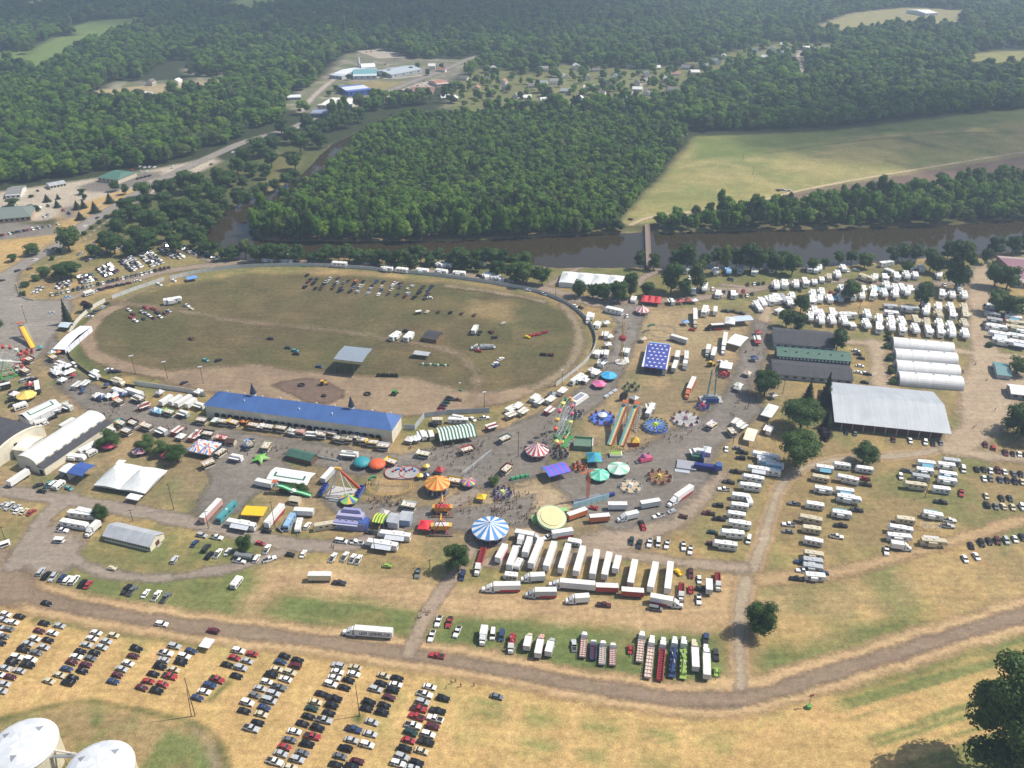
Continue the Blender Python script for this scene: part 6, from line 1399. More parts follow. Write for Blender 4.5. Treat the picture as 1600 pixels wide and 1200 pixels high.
# north lane campers
tile(400, 280, 4, '75,507,Tw;190,512,Tw;520,535,Fw,-4,-.4;445,538,pw,-4,-.4;740,562,sw;820,562,Tw;910,570,Tw;1040,575,Tw;1160,580,Tw;1270,592,Tw;1440,607,Tw,1,2;1475,607,Tw,1,2;1520,622,Tw,2,2;1150,535,Tw,2,1;1190,537,Tw;625,545,pd;690,525,sw;755,540,uk;1395,603,uk;1230,600,sw;250,520,pk;1350,545,sw,1,2;1420,530,Cw,1,2;1590,635,sw', (4, .4), ' on the lane behind the race course')
# centre field
tile(400, 280, 4, '870,982,Tw,1.5,-1;955,985,Tw,1.6,-1.4;940,948,uk;1365,945,Xw,1,-1.6;1398,958,pk,1,-1.5;1015,832,We,3,-.6;1070,828,Et,1.4,-1;1140,828,Ee,1.3,-1.4;1215,832,Ek,1.3,-1.4;1285,838,Ee,1.3,-1.4;1365,848,Ee,1.3,-1.4;1545,900,Et,3,-1;1490,988,Ed,3,-.4;1470,955,Em,2,1;1420,1048,js,-4,.1;1390,1072,Er;1495,1150,sw,2,-1;1530,1122,sw,2,-1;1505,1162,sb,2,-1;200,1052,hd;245,1070,hc;250,1090,sk;90,995,sk;395,1170,hb;1085,740,hw;980,1110,hd', (4, .4), ' in the centre field')
DERBY = []
dr = random.Random(31)
for i in range(14):
    for j in range(4):
        x = 335 + i * 58 + j * -12 + dr.uniform(-16, 16); y = 605 + i * 5.2 + j * 22 + dr.uniform(-8, 8)
        if dr.random() < .86: DERBY.append('%d,%d,%s%s' % (x, y, dr.choice('sshpu'), dr.choice('kkkdgdwbmoesest')))
tile(400, 280, 4, ';'.join(DERBY), (2, -1.6), ' in the derby line-up', 'derby cars lined up by the race-course wall', flip=.3, jit=.15)
tile(0, 280, 4, '805,815,sw;830,840,sm;820,862,sr;845,882,sw;885,828,ss;900,872,sd;910,800,pr;935,852,sw;960,866,sm;950,806,sr;985,832,pk;1000,858,sw;1030,838,sm;1055,822,ss;915,838,ss;970,812,sr', (2, 1), ' parked at the west end of the centre field', 'cars at the west end of the centre field'); tile(0, 280, 4, '1165,788,pw,3,1;1195,810,Et,3,1;1080,762,Fw,3,-.5;560,857,sw,3,-.4;570,840,sd,3,-.8;600,822,sn,3,-1;640,798,ss,2,-1.4;665,778,sk,2,-1.4;995,657,uw;1085,632,sw;1195,995,ee,2,1;1285,1130,hc;1365,1130,sk,3,-1'.replace('ee,', 'Ee,'), where=' in the centre field')
tile(400, 560, 4, '1150,328,sr;1160,310,sm;1172,292,sd;1185,275,sn;1200,258,sk;1255,258,pe;1210,245,sk', (3, .2), ' before the grandstand'); tile(0, 560, 4, '1150,152,sk,3,-1.2;680,68,sw,3,-.5;700,80,ud,3,-.5;730,82,sk,3,-.5;465,38,vw,2,1.6', where=' at the west bend')
tile(800, 280, 4, '165,968,Er,4,-1;205,955,Er,4,-1;125,975,Er,4,-1;95,985,Ey;195,1095,Ek,4,.3;240,1098,Em,4,.3', where=' in the centre field')
# ---- west
tile(0, 280, 4, '320,835,ss,3,-.8;555,712,Cw,3,-1;420,735,su,4,-1;220,502,sw,3,-1.2;110,570,ud,3,-1.2;185,557,sd,3,-1.2;10,632,sk,3,-.8;340,430,sd,3,-1.4;530,292,sw,3,-1.6;608,240,sd,3,-1.6;885,205,sw,3,-1;838,240,sw,2,-1', where=' near the highway')
tile(0, 280, 4, '235,180,Cw,3,1;300,165,ud;395,192,ur;430,212,uk;300,220,us;275,232,sw;100,170,uw;360,278,sw;310,290,ss;270,295,ug;240,302,us;205,310,uw;150,320,sk;175,315,sr;105,328,sk;125,325,sg;60,338,sw;80,334,sk;20,346,sr;0,350,sk;235,70,sk', (2, 1.4), ' at the roadside shops')
tile(0, 0, 4, '870,1040,sw;905,1045,sw;935,1042,sw;965,1043,sw;825,1058,sr;880,1068,ss;915,1070,sw;700,1055,sk;860,1115,sk;885,1108,sk;910,1102,sk;935,1096,sk;1080,1045,vw;1320,1025,sm;1455,950,sw,3,-1', (2, -1), ' by the green-roofed shop')
tile(400, 0, 4, '850,632,ss;835,620,sk;870,605,sw;950,555,sd;985,545,sw;1010,535,sk;1040,522,sw;1065,535,ss;1090,520,sw;1050,508,sk;1105,515,sw;735,578,uw;720,320,pr;690,325,Ee;745,405,sw;810,400,sm;880,400,sw;400,660,Cw;700,640,sd;260,800,sw;895,550,sw', (3, -1.4), ' in the far town')
tile(1200, 0, 4, '95,1185,pw,4,.2;135,1190,sw,4,.2;65,1188,Ed', where=' on the farm lane'); tile(800, 280, 4, '740,250,Em,3,.3', where=' by the far end of the footbridge')
# dense west car parks: too many and too small to tell apart
LOTM = MB(); lr = random.Random(77)
def lot(c0, c1, c2, rows_, n, ang=(2, .9)):
    """c0-c1 one row, c0-c2 across rows (photographed points)"""
    A, B, D = P(*c0), P(*c1), P(*c2)
    th = heading(c0[0], c0[1], c0[0] + ang[0], c0[1] + ang[1])
    for r_ in range(rows_):
        for i in range(n):
            if lr.random() < .08: continue
            u, v = i / max(1, n - 1), r_ / max(1, rows_ - 1) if rows_ > 1 else 0
            x = A[0] + (B[0] - A[0]) * u + (D[0] - A[0]) * v + lr.gauss(0, .25); y = A[1] + (B[1] - A[1]) * u + (D[1] - A[1]) * v + lr.gauss(0, .25)
            t = th + lr.gauss(0, .05); c, s_ = math.cos(t), math.sin(t)
            k = lr.choice('sssuup'); me = K[k].join(); cm = mat(COL[lr.choice('wwwsskkgdbmt')][1], .35); o = len(LOTM.v)
            LOTM.v += [(x + v_.co.x * c - v_.co.y * s_, y + v_.co.x * s_ + v_.co.y * c, v_.co.z) for v_ in me.vertices]
            for pl in me.polygons:
                mm = me.materials[pl.material_index]; LOTM.f.append(tuple(o + q for q in pl.vertices)); LOTM.m.append(LOTM.mi(cm if mm == OBJ() else mm))
q4 = lambda x, y: (x / 4, 280 + y / 4)
lot(q4(615, 570), q4(690, 535), q4(660, 610), 4, 7); lot(q4(757, 520), q4(820, 490), q4(820, 575), 5, 6); lot(q4(880, 480), q4(945, 460), q4(945, 545), 5, 6); lot(q4(1000, 440), q4(1040, 425), q4(1100, 505), 6, 3); lot(q4(1045, 405), q4(1080, 398), q4(1180, 462), 7, 3); lot(q4(1225, 470), q4(1245, 455), q4(1340, 502), 6, 2)
lot(q4(490, 618), q4(570, 600), q4(515, 650), 3, 6); lot(q4(358, 685), q4(430, 665), q4(370, 660), 2, 5); lot(q4(505, 470), q4(620, 382), q4(505, 470), 1, 9, (2, -.8)); lot(q4(550, 512), q4(800, 412), q4(550, 512), 1, 15, (2, -.8))
lot(q4(295, 735), q4(1060, 556), q4(295, 735), 1, 26, (.5, 2)); lot(q4(590, 705), q4(870, 638), q4(590, 705), 1, 9, (2, -.3)); lot(q4(215, 715), q4(250, 685), q4(215, 715), 1, 3, (2, -.3))
tag(link('packed_car_park', LOTM.mesh('packed_car_park')), 'hundreds of cars packed in the west car parks beside the race course', kind='stuff')
# ------------------------------------------------------------------ food stands and booths
def stand(kind):
    p = Proto('food_stand', 'food stand'); b = MB()
    if kind == 'awning':          # trailer with raised flaps
        b.box(-3, 3, -1.2, 1.2, .5, 2.9, OBJ()); p.part('body', b, True)
        p.part('counter_opening', MB().box(-2.5, 2.5, -1.23, -1.16, 1.3, 2.3, DARK)); p.part('counter', MB().box(-2.6, 2.6, -1.7, -1.2, 1.15, 1.27, METAL))
        p.part('awning', MB().add([(-2.8, -1.2, 2.6), (2.8, -1.2, 2.6), (2.8, -2.9, 2.9), (-2.8, -2.9, 2.9), (-2.8, -1.2, 2.53), (2.8, -1.2, 2.53), (2.8, -2.9, 2.83), (-2.8, -2.9, 2.83)], [(3, 2, 1, 0), (4, 5, 6, 7), (2, 3, 7, 6), (0, 1, 5, 4)], WHITE))
        p.part('sign_board', MB().box(-2.9, 2.9, -1.3, -1.15, 2.9, 3.7, OBJ())); p.part('roof', MB().box(-3.1, 3.1, -1.3, 1.3, 2.9, 3.0, mat('#d8d6d0', .6)))
    elif kind == 'sign':          # all-round flared sign roof
        b.box(-2.6, 2.6, -1.3, 1.3, .4, 2.4, mat('#d8d2c6', .6)); p.part('body', b); p.part('counter_opening', MB().box(-2.63, 2.63, -1.33, 1.33, 1.2, 2.1, DARK))
        r = MB(); 
        for i in range(4):
            A = [(-2.7, -1.4), (2.7, -1.4), (2.7, 1.4), (-2.7, 1.4)]; B = [(-3.3, -2.0), (3.3, -2.0), (3.3, 2.0), (-3.3, 2.0)]; j = (i + 1) % 4
            r.add([(*A[i], 2.4), (*A[j], 2.4), (*B[j], 3.5), (*B[i], 3.5)], [(0, 1, 2, 3), (3, 2, 1, 0)], OBJ())
        p.part('flared_sign', r, True); p.part('roof', MB().box(-2.8, 2.8, -1.5, 1.5, 2.7, 2.8, mat('#cfcac0', .7, 0, .3))); q = MB(); [q.cyl(x, y, 2.8, 3.4, .25, .2, METAL, 6) for x, y in ((-1.5, .4), (.8, -.5))]; p.part('exhaust', q)
        w = MB(); [w.box(-3.1 + i * 1.6, -2.4 + i * 1.6, -2.03, -1.6, 2.85, 3.2, mat('#e8c04a', .6)) for i in range(4)]; p.part('sign_panel', w)
    elif kind == 'tentlet':
        p.part('canopy', MB().cone_striped(0, 0, 2.5, 4.0, 2.9, [OBJ()], 4, .35, .12, .1, .785), True); q = MB(); [q.tube((x, y, 0), (x, y, 2.4), .06, STEEL, 4) for x in (-1.9, 1.9) for y in (-1.9, 1.9)]; p.part('poles', q); p.part('table', MB().box(-1.6, 1.6, -1.7, -1.1, .8, .9, mat('#c8c2b8', .7)).box(-1.4, -1.3, -1.6, -1.2, 0, .8, STEEL).box(1.3, 1.4, -1.6, -1.2, 0, .8, STEEL))
    elif kind == 'shed':
        b.prism([(-1.6, 0), (1.6, 0), (1.6, 2.6), (0, 3.4), (-1.6, 2.6)], -2.3, 2.3, mat('#c9bca6', .7), 'x'); p.part('body', b); p.part('counter_opening', MB().box(-1.9, 1.9, -1.63, -1.55, 1.1, 2.2, DARK))
        p.part('roof', MB().add([(-2.5, -1.9, 2.5), (2.5, -1.9, 2.5), (2.5, 0, 3.55), (-2.5, 0, 3.55), (-2.5, 1.9, 2.5), (2.5, 1.9, 2.5)], [(0, 1, 2, 3), (3, 2, 5, 4)], OBJ()), True)
    elif kind == 'umbrella':
        p.part('canopy', MB().cone_striped(0, 0, 2.3, 3.3, 1.7, [OBJ()], 8, .25), True); p.part('pole', MB().tube((0, 0, 0), (0, 0, 3.3), .05, STEEL, 5)); p.part('table', MB().cyl(0, 0, .72, .78, .6, .6, mat('#b8b2a8', .7), 8))
    return p
SK = {k: stand(k) for k in ('awning', 'sign', 'tentlet', 'shed', 'umbrella')}; SKC = dict(a='awning', g='sign', t='tentlet', h='shed', m='umbrella')
SN = dict(a='food trailer with raised awning', g='food stand with flared sign roof', t='small canopy booth', h='gable-roofed booth', m='table umbrella')
def stands(ox, oy, sc, data, d=(4, .6), where='', group=None, s=1.0):
    for it in data.replace('\n', ' ').split(';'):
        f = it.strip().split(','); code = f[2].strip(); k = SKC[code[0]]; x, y = ox + float(f[0]) / sc, oy + float(f[1]) / sc
        dx, dy = (float(f[3]), float(f[4])) if len(f) > 4 else d
        X, Y = P(x, y, 1.8); nm, hx = COL[code[1]]
        o = SK[k].put((X, Y), heading(x, y, x + dx, y + dy) + vr.gauss(0, .06), '', tuple(min(.85, c * vr.uniform(.9, 1.05)) for c in lin(hx)), group, math.hypot(X, Y) > 560, s)
        later(o, '%s %s%s' % (nm, SN[code[0]], where), 'umbrella' if code[0] == 'm' else 'booth' if code[0] in 'th' else 'food stand', group)
stands(300, 580, 4.444, '65,345,gt;165,345,tw;220,355,gs;290,360,gy;355,350,mo;395,355,my;425,380,go;530,390,gw;480,385,tw;620,400,gt;700,425,tw;755,428,hp;835,440,as;895,445,gs;970,435,gp;1030,475,gs;1080,475,gt;1145,465,gs;1195,485,gs;1255,500,gy;1330,525,gw;400,510,gu,1,1.6;520,525,gt,1,-1.6;110,440,ge;210,470,gp;270,490,he;30,440,ar,1,-1.5', (4, .6), ' along the grandstand front', 'stands along the grandstand front')
stands(0, 480, 6.667, '575,670,tw;630,622,tw;690,690,tw;650,762,tw;595,650,as;700,615,tw;760,710,mr;985,680,tw;1000,715,aw;880,800,as,1.5,-1.1;800,815,as,1.5,-1.1;1010,925,tw;1060,940,tb;1130,930,tw;1190,925,tw;1240,985,go;1285,910,tb;1230,765,at;1460,960,gs;1500,1030,ar,2,-1;1440,950,as;270,670,gp;315,805,tr;860,870,mb;710,1040,as;610,470,mo;560,530,gy;545,480,ts;420,420,mc;210,630,gr;305,550,go;640,590,as;1110,810,mb;600,690,tw;740,670,tw', (3, 1.4), ' on the west midway', 'stands on the west midway')
stands(0, 560, 4, '760,410,gc;830,408,gm;920,428,gt;1015,455,as;1105,452,ar,1.5,-1;1130,490,tw;1210,488,ar,1.5,-1;1390,502,tr;1305,660,gt,3,-1.5;1480,620,aw;1380,590,gs,2,-1.5;1560,540,gu,1,-1.6;1060,340,gl;1150,345,as;970,325,tu;1000,335,tu;900,300,ar,3,-1;790,458,gs;1240,210,tw;1250,295,aw;1000,215,ts;690,450,as;90,225,tw;340,325,aw,3,-.6;400,300,gs,3,-1;190,160,mr;620,235,tw;735,400,my', (3, 1.0), ' west of the grandstand', 'stands west of the grandstand')
span(0, 560, 4, '885,215,790,185,Qw;790,210,700,180,Tw;1000,270,1070,225,Qw;1060,270,1130,225,Qw;1100,280,1190,225,Qw;1160,285,1220,245,Qw;235,195,225,135,Qd;770,150,700,120,Tt;60,150,0,165,Qd', ' behind the west stands'); tile(0, 560, 4, '330,370,sk;355,345,sd;385,325,um;345,320,uw;275,410,sw;60,262,uk;80,290,sk;80,210,uk;140,185,sk;150,135,us;185,125,us;205,130,uk;130,300,Cw;255,400,Cw;30,150,uk', (3, -1), ' near the white green-striped tent')
stands(800, 280, 4, '500,858,aw,-1,1.6;540,912,aw,-1,1.6;590,900,tw;590,975,aw,-.5,2;600,1035,tw;590,1092,aw,-1,2;540,1092,aw,-1,2;565,1150,aw,-1,2;820,1000,tt;720,1080,as,-1,2;610,985,tw;1330,1150,tw;1540,960,tr;1535,1020,tr;1515,1120,tb;1540,1000,aw;1000,765,aw;1050,765,tr;1100,760,tr;1140,760,tw;1085,895,tu', (1, 1.6), ' on the east midway', 'stands on the east midway')
stands(800, 560, 4, '560,30,aw;520,92,aw;455,137,tw;420,130,aw;310,205,aw;250,225,tg;235,258,aw;165,272,as;140,247,aw;30,300,aw;65,332,at;230,325,ar;445,120,tw;500,75,tw;1415,170,tw;1470,95,tt;1395,400,as;1430,425,as;1375,460,gt,1,1.8;1250,420,gw;1150,595,as,1,1.6;765,250,ts;870,310,as,1,2;1410,190,ts', (2, -1.5), ' along the race-course curve', 'stands along the race-course curve')
span(800, 560, 4, '370,140,440,90,Mw;845,345,885,275,Qs', ' along the race-course curve')
stands(400, 560, 4, '1590,315,aw,2,-1;1590,352,at,2,-1;1555,505,gs,3,-1;1470,425,ar,3,-1;1320,575,gr,3,-1;1260,372,as;990,505,tw;1045,480,aw,1,2;960,510,tw;1050,600,gw;845,650,gy;1095,480,at,1,2;1010,500,tw;1565,695,go,2,-2;240,460,gs;275,462,gp;600,600,aw;570,598,aw;800,970,ts;960,925,gw;1165,945,gy;1150,700,tr;1065,675,my;1240,770,gy;1410,870,ty;245,885,ht;230,830,mw;1025,735,my;1065,730,mb', (3, .6), ' on the central midway', 'stands on the central midway')
span(400, 560, 4, '1095,375,1165,375,Tt;1195,372,1325,375,Tw;480,680,415,750,Qs;0,755,100,775,Qw', ' at the central midway'); tile(400, 560, 4, '1355,378,sw,2,1.4;1425,370,pw,4,-.4;1110,415,uk', where=' behind the green entrance tent')
stands(1200, 560, 4, '10,450,aw,-1,2.4;35,232,tg;1355,295,Ww'.replace(';1355,295,Ww', ''), (2, 2), ' by the big leafy trees')
span(800, 560, 4, '600,905,720,905,Qw;805,900,925,880,Qs;980,890,1125,790,Jw;350,975,465,935,Qo;485,985,610,975,Qo;660,985,790,955,Xw;190,1105,20,1075,Js;250,1085,380,1065,Rw', ' at the carnival back lot'); tile(800, 560, 4, '510,935,Er;915,982,pw,-3,1.2;1000,955,Es,-3,1.2;1070,988,Ee;820,1055,Er,1,2;810,1030,Ed,1,2;390,1150,Cw,4,.6;225,1115,pw,-3,1;870,60,pr', where=' at the carnival back lot')

# ------------------------------------------------------------------ rides
def ride(name, label, x, y, parts, rz=0., cat='ride'):
    return one(name, cat, label, P(x, y), rz, parts)
def mbf(fn): m = MB(); fn(m); return m
def platform(r, h=.8, m=None, n=20): return MB().cyl(0, 0, 0, h, r, r, m or STEEL, n)
def fence_ring(r, m=None, n=22): return MB().ring(0, 0, 1.0, r, .05, m or SILVER, n).ring(0, 0, .5, r, .04, m or SILVER, n)
def carousel(label, x, y, r, z0, z1, mats, n, sides, seatm):
    pl = platform(r * .92, .6, mat('#6e6a68', .7)); pl.cyl(0, 0, .6, z0, .8, .8, sides, 10)
    seats = [('seat', MB().box(r * .7 * math.cos(a) - .3, r * .7 * math.cos(a) + .3, r * .7 * math.sin(a) - .9, r * .7 * math.sin(a) + .9, .8, 1.8, seatm[i % len(seatm)], .1, .2)) for i, a in enumerate([2 * math.pi * k / 12 for k in range(12)])]
    rod = MB()
    for k in range(12): rod.tube((r * .85 * math.cos(k * .5236), r * .85 * math.sin(k * .5236), .6), (r * .85 * math.cos(k * .5236), r * .85 * math.sin(k * .5236), z0), .06, SILVER, 4)
    return ride('carousel', label, x, y, [('platform', pl), ('canopy', MB().cone_striped(0, 0, z0, z1, r, mats, n, .6, .04)), ('poles', rod), ('finial', MB().sphere(0, 0, z1 + .2, .35, YEL))] + seats)
carousel('orange and yellow striped carousel tent with mirrored platform', 684, 768, 5.9, 5.0, 8.0, [ORG, YEL], 20, WHITE, [WHITE, BROWN])
carousel('large blue and white striped round tent with dark open sides', 766, 838, 8.0, 4.6, 7.8, [CANVAS, SKYB], 24, NAVY, [NAVY, RED])
carousel('red and white striped round ride top on the midway', 839, 712, 5.8, 3.6, 7.6, [RED, CANVAS], 24, PINK, [RED, PINK])
carousel('small red and white striped round tent on the east meadow', 1003, 490, 4.6, 2.8, 5.8, [CANVAS, RED], 16, WHITE, [CANVAS, RED])
for x, y, r, ms, lb, h in ((172, 700, 3.9, [PINK, mat('#c84a62', .6)], 'pink umbrella tent nearest the arched hall', 1.6), (220, 709, 3.8, [PINK, CANVAS], 'pink and white striped umbrella tent beside the park trees', 1.7), (264, 716, 3.4, [PINK, mat('#c84a62', .6)], 'pink umbrella tent nearest the striped show tent', 1.6), (43, 623, 5.2, [mat('#e6cf74', .6), mat('#dcc060', .6)], 'yellow star-shaped umbrella tent by the dark vans', 2.4), (566, 729, 4.2, [TEAL, mat('#24909a', .55)], 'turquoise domed ride cover on the midway', 2.2), (590, 732, 4.2, [ORG, mat('#e0562a', .6)], 'orange domed ride cover beside the turquoise one', 2.2), (951, 592, 4.6, [mat('#3a9ad0', .55), mat('#3fb0e0', .55)], 'bright blue umbrella-topped ride by the race-course curve', 1.7), (936, 605, 4.2, [PINK, mat('#c77fb0', .6)], 'pink hexagonal umbrella ride by the race-course curve', 1.5), (936, 748, 4.9, [mat('#4fb894', .6), mat('#8fd8c0', .6)], 'green and mint spiral umbrella ride', 2.4), (966, 738, 5.4, [mat('#b8dcc8', .6), mat('#7fc0a0', .6), CANVAS], 'pale green and white umbrella ride', 2.0), (732, 760, 3.6, [PINK, TEAL, YEL, PURP], 'many-coloured round inflatable on the midway', 1.2), (546, 786, 4.2, [LGRN, YEL, BLUE, LGRN], 'green and yellow round ride top behind the lilac funhouse', 2.0)):
    rod = MB(); [rod.tube((r * .8 * math.cos(k), r * .8 * math.sin(k), 0), (r * .8 * math.cos(k), r * .8 * math.sin(k), 2.6), .07, STEEL, 4) for k in (0, 1.05, 2.1, 3.14, 4.2, 5.24)]
    dome_like = 'domed' in lb or 'inflat' in lb
    can = MB().dome(0, 0, 2.5, h, r, ms, 16) if dome_like else MB().cone_striped(0, 0, 2.5, 2.5 + h, r, ms, 12 if 'hexagonal' not in lb else 6, .5, .1)
    ride('umbrella_ride' if 'ride' in lb else 'umbrella_tent', lb, x, y, [('canopy', can), ('poles', rod), ('base', MB().cyl(0, 0, 0, .5, r * .75, r * .75, mat('#5a5654', .8), 14))], cat='ride' if 'ride' in lb else 'tent')
# green square canopy ride with horns, inflatable star
tent('green_canopy_ride', 'green and blue pointed canopy ride', (918, 722), (941, 722), (920, 707), 3.4, 6.4, mat('#2fa88c', .6), m2=mat('#3f8ac0', .6), stripes=8, cat='ride')
star = MB()
for k in range(5):
    a = k * 1.2566; star.add([(0, 0, 3.2), (2.2 * math.cos(a - .63), 2.2 * math.sin(a - .63), 2.2), (5 * math.cos(a), 5 * math.sin(a), 1.6), (2.2 * math.cos(a + .63), 2.2 * math.sin(a + .63), 2.2)], [(0, 1, 2, 3)], (LGRN, mat('#5fb83a', .6))[k % 2]); star.tube((5 * math.cos(a), 5 * math.sin(a), 0), (5 * math.cos(a), 5 * math.sin(a), 1.6), .1, ORG, 5)
ride('star_canopy', 'lime green star-shaped canopy by the green-roofed stand', 408, 720, [('canopy', star), ('pole', MB().tube((0, 0, 0), (0, 0, 3.2), .1, STEEL))], cat='tent')
# Ferris wheel
def ferris(label, x, y, rad, rz, gcols, hub):
    w = MB(); n = 16; gond = []
    for s_ in (-.9, .9):
        for k in range(n):
            a, b = 2 * math.pi * k / n, 2 * math.pi * (k + 1) / n
            w.tube((0, s_ * .7, hub), (rad * math.cos(a), s_, hub + rad * math.sin(a)), .07, SILVER, 4); w.tube((rad * math.cos(a), s_, hub + rad * math.sin(a)), (rad * math.cos(b), s_, hub + rad * math.sin(b)), .1, mat('#9fdcb0', .5), 4)
            w.tube((rad * .6 * math.cos(a), s_, hub + rad * .6 * math.sin(a)), (rad * .6 * math.cos(b), s_, hub + rad * .6 * math.sin(b)), .06, WHITE, 4)
    for k in range(n):
        a = 2 * math.pi * (k + .5) / n; gx_, gz_ = (rad + .2) * math.cos(a), hub + (rad + .2) * math.sin(a)
        gm = gcols[k % len(gcols)]; g = MB(); g.cyl(gx_, 0, gz_ - 1.9, gz_ - .9, .85, 1.05, gm, 10); q = MB().cone_striped(gx_, 0, gz_ - .1, gz_ + .5, 1.25, [gm], 10, .2); g.tube((gx_, 0, gz_ - 1), (gx_, 0, gz_), .06, WHITE, 4); gond.append(('gondola', g, [('gondola_canopy', q)]))
    t = MB()
    for s_ in (-1, 1):
        for xx in (-1, 1): t.tube((xx * rad * .45, s_ * 2.6, 0), (0, s_ * 1.2, hub), .22, mat('#7fc46a', .5), 5, .16)
        t.tube((-rad * .3, s_ * 2.2, hub * .35), (rad * .3, s_ * 2.2, hub * .35), .1, WHITE, 4)
    t.tube((0, -1.4, hub), (0, 1.4, hub), .4, WHITE, 8)
    return ride('ferris_wheel', label, x, y, [('wheel', w), ('tower', t), ('platform', MB().box(-rad * .5, rad * .5, -3.2, 3.2, 0, .7, mat('#4a8a4a', .7)).box(-rad * .35, rad * .2, -4.4, -3.2, 0, .4, STEEL))] + gond, rz)
ferris('tall Ferris wheel with pink yellow orange and green gondolas', 880, 690, 11.5, R(66), [PINK, YEL, ORG, GRN, mat('#e8e07a', .6)], 13.2)
ferris('pale open-frame wheel ride at the left edge', 14, 588, 9, R(35), [RED, WHITE, mat('#b84a44', .6)], 10.5)
# rainbow slides
def slide(label, top, bot, h, w, stripes, cat='slide'):
    a, b = P(*top, h), P(*bot, .6); L_ = math.dist(a, b); rz = math.atan2(b[1] - a[1], b[0] - a[0]); m = MB(); n = 12
    prof = lambda t: h * (1 - t) + .6 * t + .55 * math.sin(t * math.pi * 3) * (1 - t) * .8
    for i in range(n):
        t0, t1 = i / n, (i + 1) / n
        for k, sm_ in enumerate(stripes):
            y0, y1 = -w / 2 + w * k / len(stripes), -w / 2 + w * (k + 1) / len(stripes)
            m.add([(L_ * t0, y0, prof(t0)), (L_ * t1, y0, prof(t1)), (L_ * t1, y1, prof(t1)), (L_ * t0, y1, prof(t0))], [(0, 1, 2, 3)], sm_)
        for y in (-w / 2, w / 2): m.add([(L_ * t0, y - .08, prof(t0) - .5), (L_ * t1, y - .08, prof(t1) - .5), (L_ * t1, y - .08, prof(t1) + .45), (L_ * t0, y - .08, prof(t0) + .45), (L_ * t0, y + .08, prof(t0) - .5), (L_ * t1, y + .08, prof(t1) - .5), (L_ * t1, y + .08, prof(t1) + .45), (L_ * t0, y + .08, prof(t0) + .45)], [(0, 1, 2, 3), (7, 6, 5, 4), (3, 2, 6, 7)], stripes[0] if y < 0 else stripes[-1])
    f = MB()
    for i in range(0, n, 2):
        t = i / n
        for y in (-w / 2, w / 2): f.tube((L_ * t, y, 0), (L_ * t, y, prof(t) - .4), .1, STEEL, 4)
    f.box(-2.2, 0, -w / 2, w / 2, h - .3, h, STEEL)
    for x_ in (-2.1, -.1):
        for y in (-w / 2, w / 2): f.tube((x_, y, 0), (x_, y, h), .1, STEEL, 4)
    st = MB(); 
    for k in range(14): st.box(-2.0 + k * .62, -1.4 + k * .62, w / 2 + .3, w / 2 + 1.5, h * (1 - k / 14) - .5, h * (1 - k / 14) - .3, SILVER)
    kp = MB().box(-2.3, .1, -w / 2 - .1, w / 2 + .1, h + 2.0, h + 2.2, mat('#b8603a', .6)); [kp.tube((x_, y, h), (x_, y, h + 2.1), .06, STEEL, 4) for x_ in (-2.1, -.1) for y in (-w / 2, w / 2)]
    return one('giant_slide', cat, label, a, rz, [('chute', m), ('scaffold', f), ('stairs', st), ('top_canopy', kp)])
RB = [mat('#5f969a', .6), mat('#7aa39a', .6), mat('#d8cc92', .6), mat('#c4834e', .6), mat('#9c5440', .6)]
slide('left one of the twin rainbow-striped giant slides', (976, 634), (953, 695), 11, 2.9, RB); slide('right one of the twin rainbow-striped giant slides', (994, 636), (971, 696), 11, 2.9, RB)
slide('yellow and orange inflatable-looking long slide by the plaza', (34, 510), (52, 543), 8, 3.0, [mat('#d89a3a', .5), mat('#e0c040', .5), mat('#e0c040', .5)])
slide('green water slide over bushes beside the white midway tent', (434, 758), (486, 774), 4.5, 2.2, [mat('#5fae7a', .5), mat('#8fd8a8', .5), GRN])
for x, y in ((445, 768), (462, 764), (474, 766)): tree(x, y, 4.2, 6, 'bush')
# disc rides with sweeps
def disc(label, x, y, r, base, arms, hubm, cars, z=.9, n=12, dish=False, tiltx=0., canopy=None):
    b = MB().cyl(0, 0, 0, z, r, r, base, 24)
    if dish: b.cyl(0, 0, z, z + .3, r, r * .9, SILVER, 24)
    hub = MB().cyl(0, 0, z, z + 1.6, 1.3, .9, hubm, 12)
    if canopy: hub.cone_striped(0, 0, z + 2, z + 3.4, r * .38, canopy, 12, .3)
    ar = MB(); cs = []
    for k in range(n):
        a = 2 * math.pi * k / n; ar.tube((.8 * math.cos(a), .8 * math.sin(a), z + 1.0), (r * .88 * math.cos(a), r * .88 * math.sin(a), z + .7), .12, arms, 4)
        q = MB(); cx_, cy_ = r * .9 * math.cos(a), r * .9 * math.sin(a); q.box(cx_ - .7, cx_ + .7, cy_ - .7, cy_ + .7, z + .3, z + 1.1, cars[k % len(cars)], .15, .15); q.box(cx_ - .45, cx_ + .45, cy_ - .45, cy_ + .45, z + 1.1, z + 1.3, DARK); cs.append(('car', q))
    return ride('whirl_ride', label, x, y, [('platform', b), ('hub', hub), ('sweeps', ar), ('railing', fence_ring(r + .6))] + cs, tiltx)
disc('blue round platform ride with red cars and white hub', 941, 655, 6.6, mat('#4f6fc0', .6), mat('#7f9fe0', .6), WHITE, [RED, ORG, mat('#5a7fd0', .6)], n=9, canopy=[WHITE, mat('#d8e0f0', .6)])
disc('blue and yellow star-shaped ride with pale cars', 1024, 668, 6.6, mat('#3a5fc0', .6), mat('#c8d84a', .6), mat('#b8d04a', .6), [mat('#d0d8a8', .6)], z=1.4, n=14)
disc('grey scrambler platform with purple and yellow seats', 1071, 657, 7.2, mat('#a8a6a4', .6), SILVER, mat('#8a5a6a', .6), [mat('#7a4a6a', .6), YEL, RED], n=10)
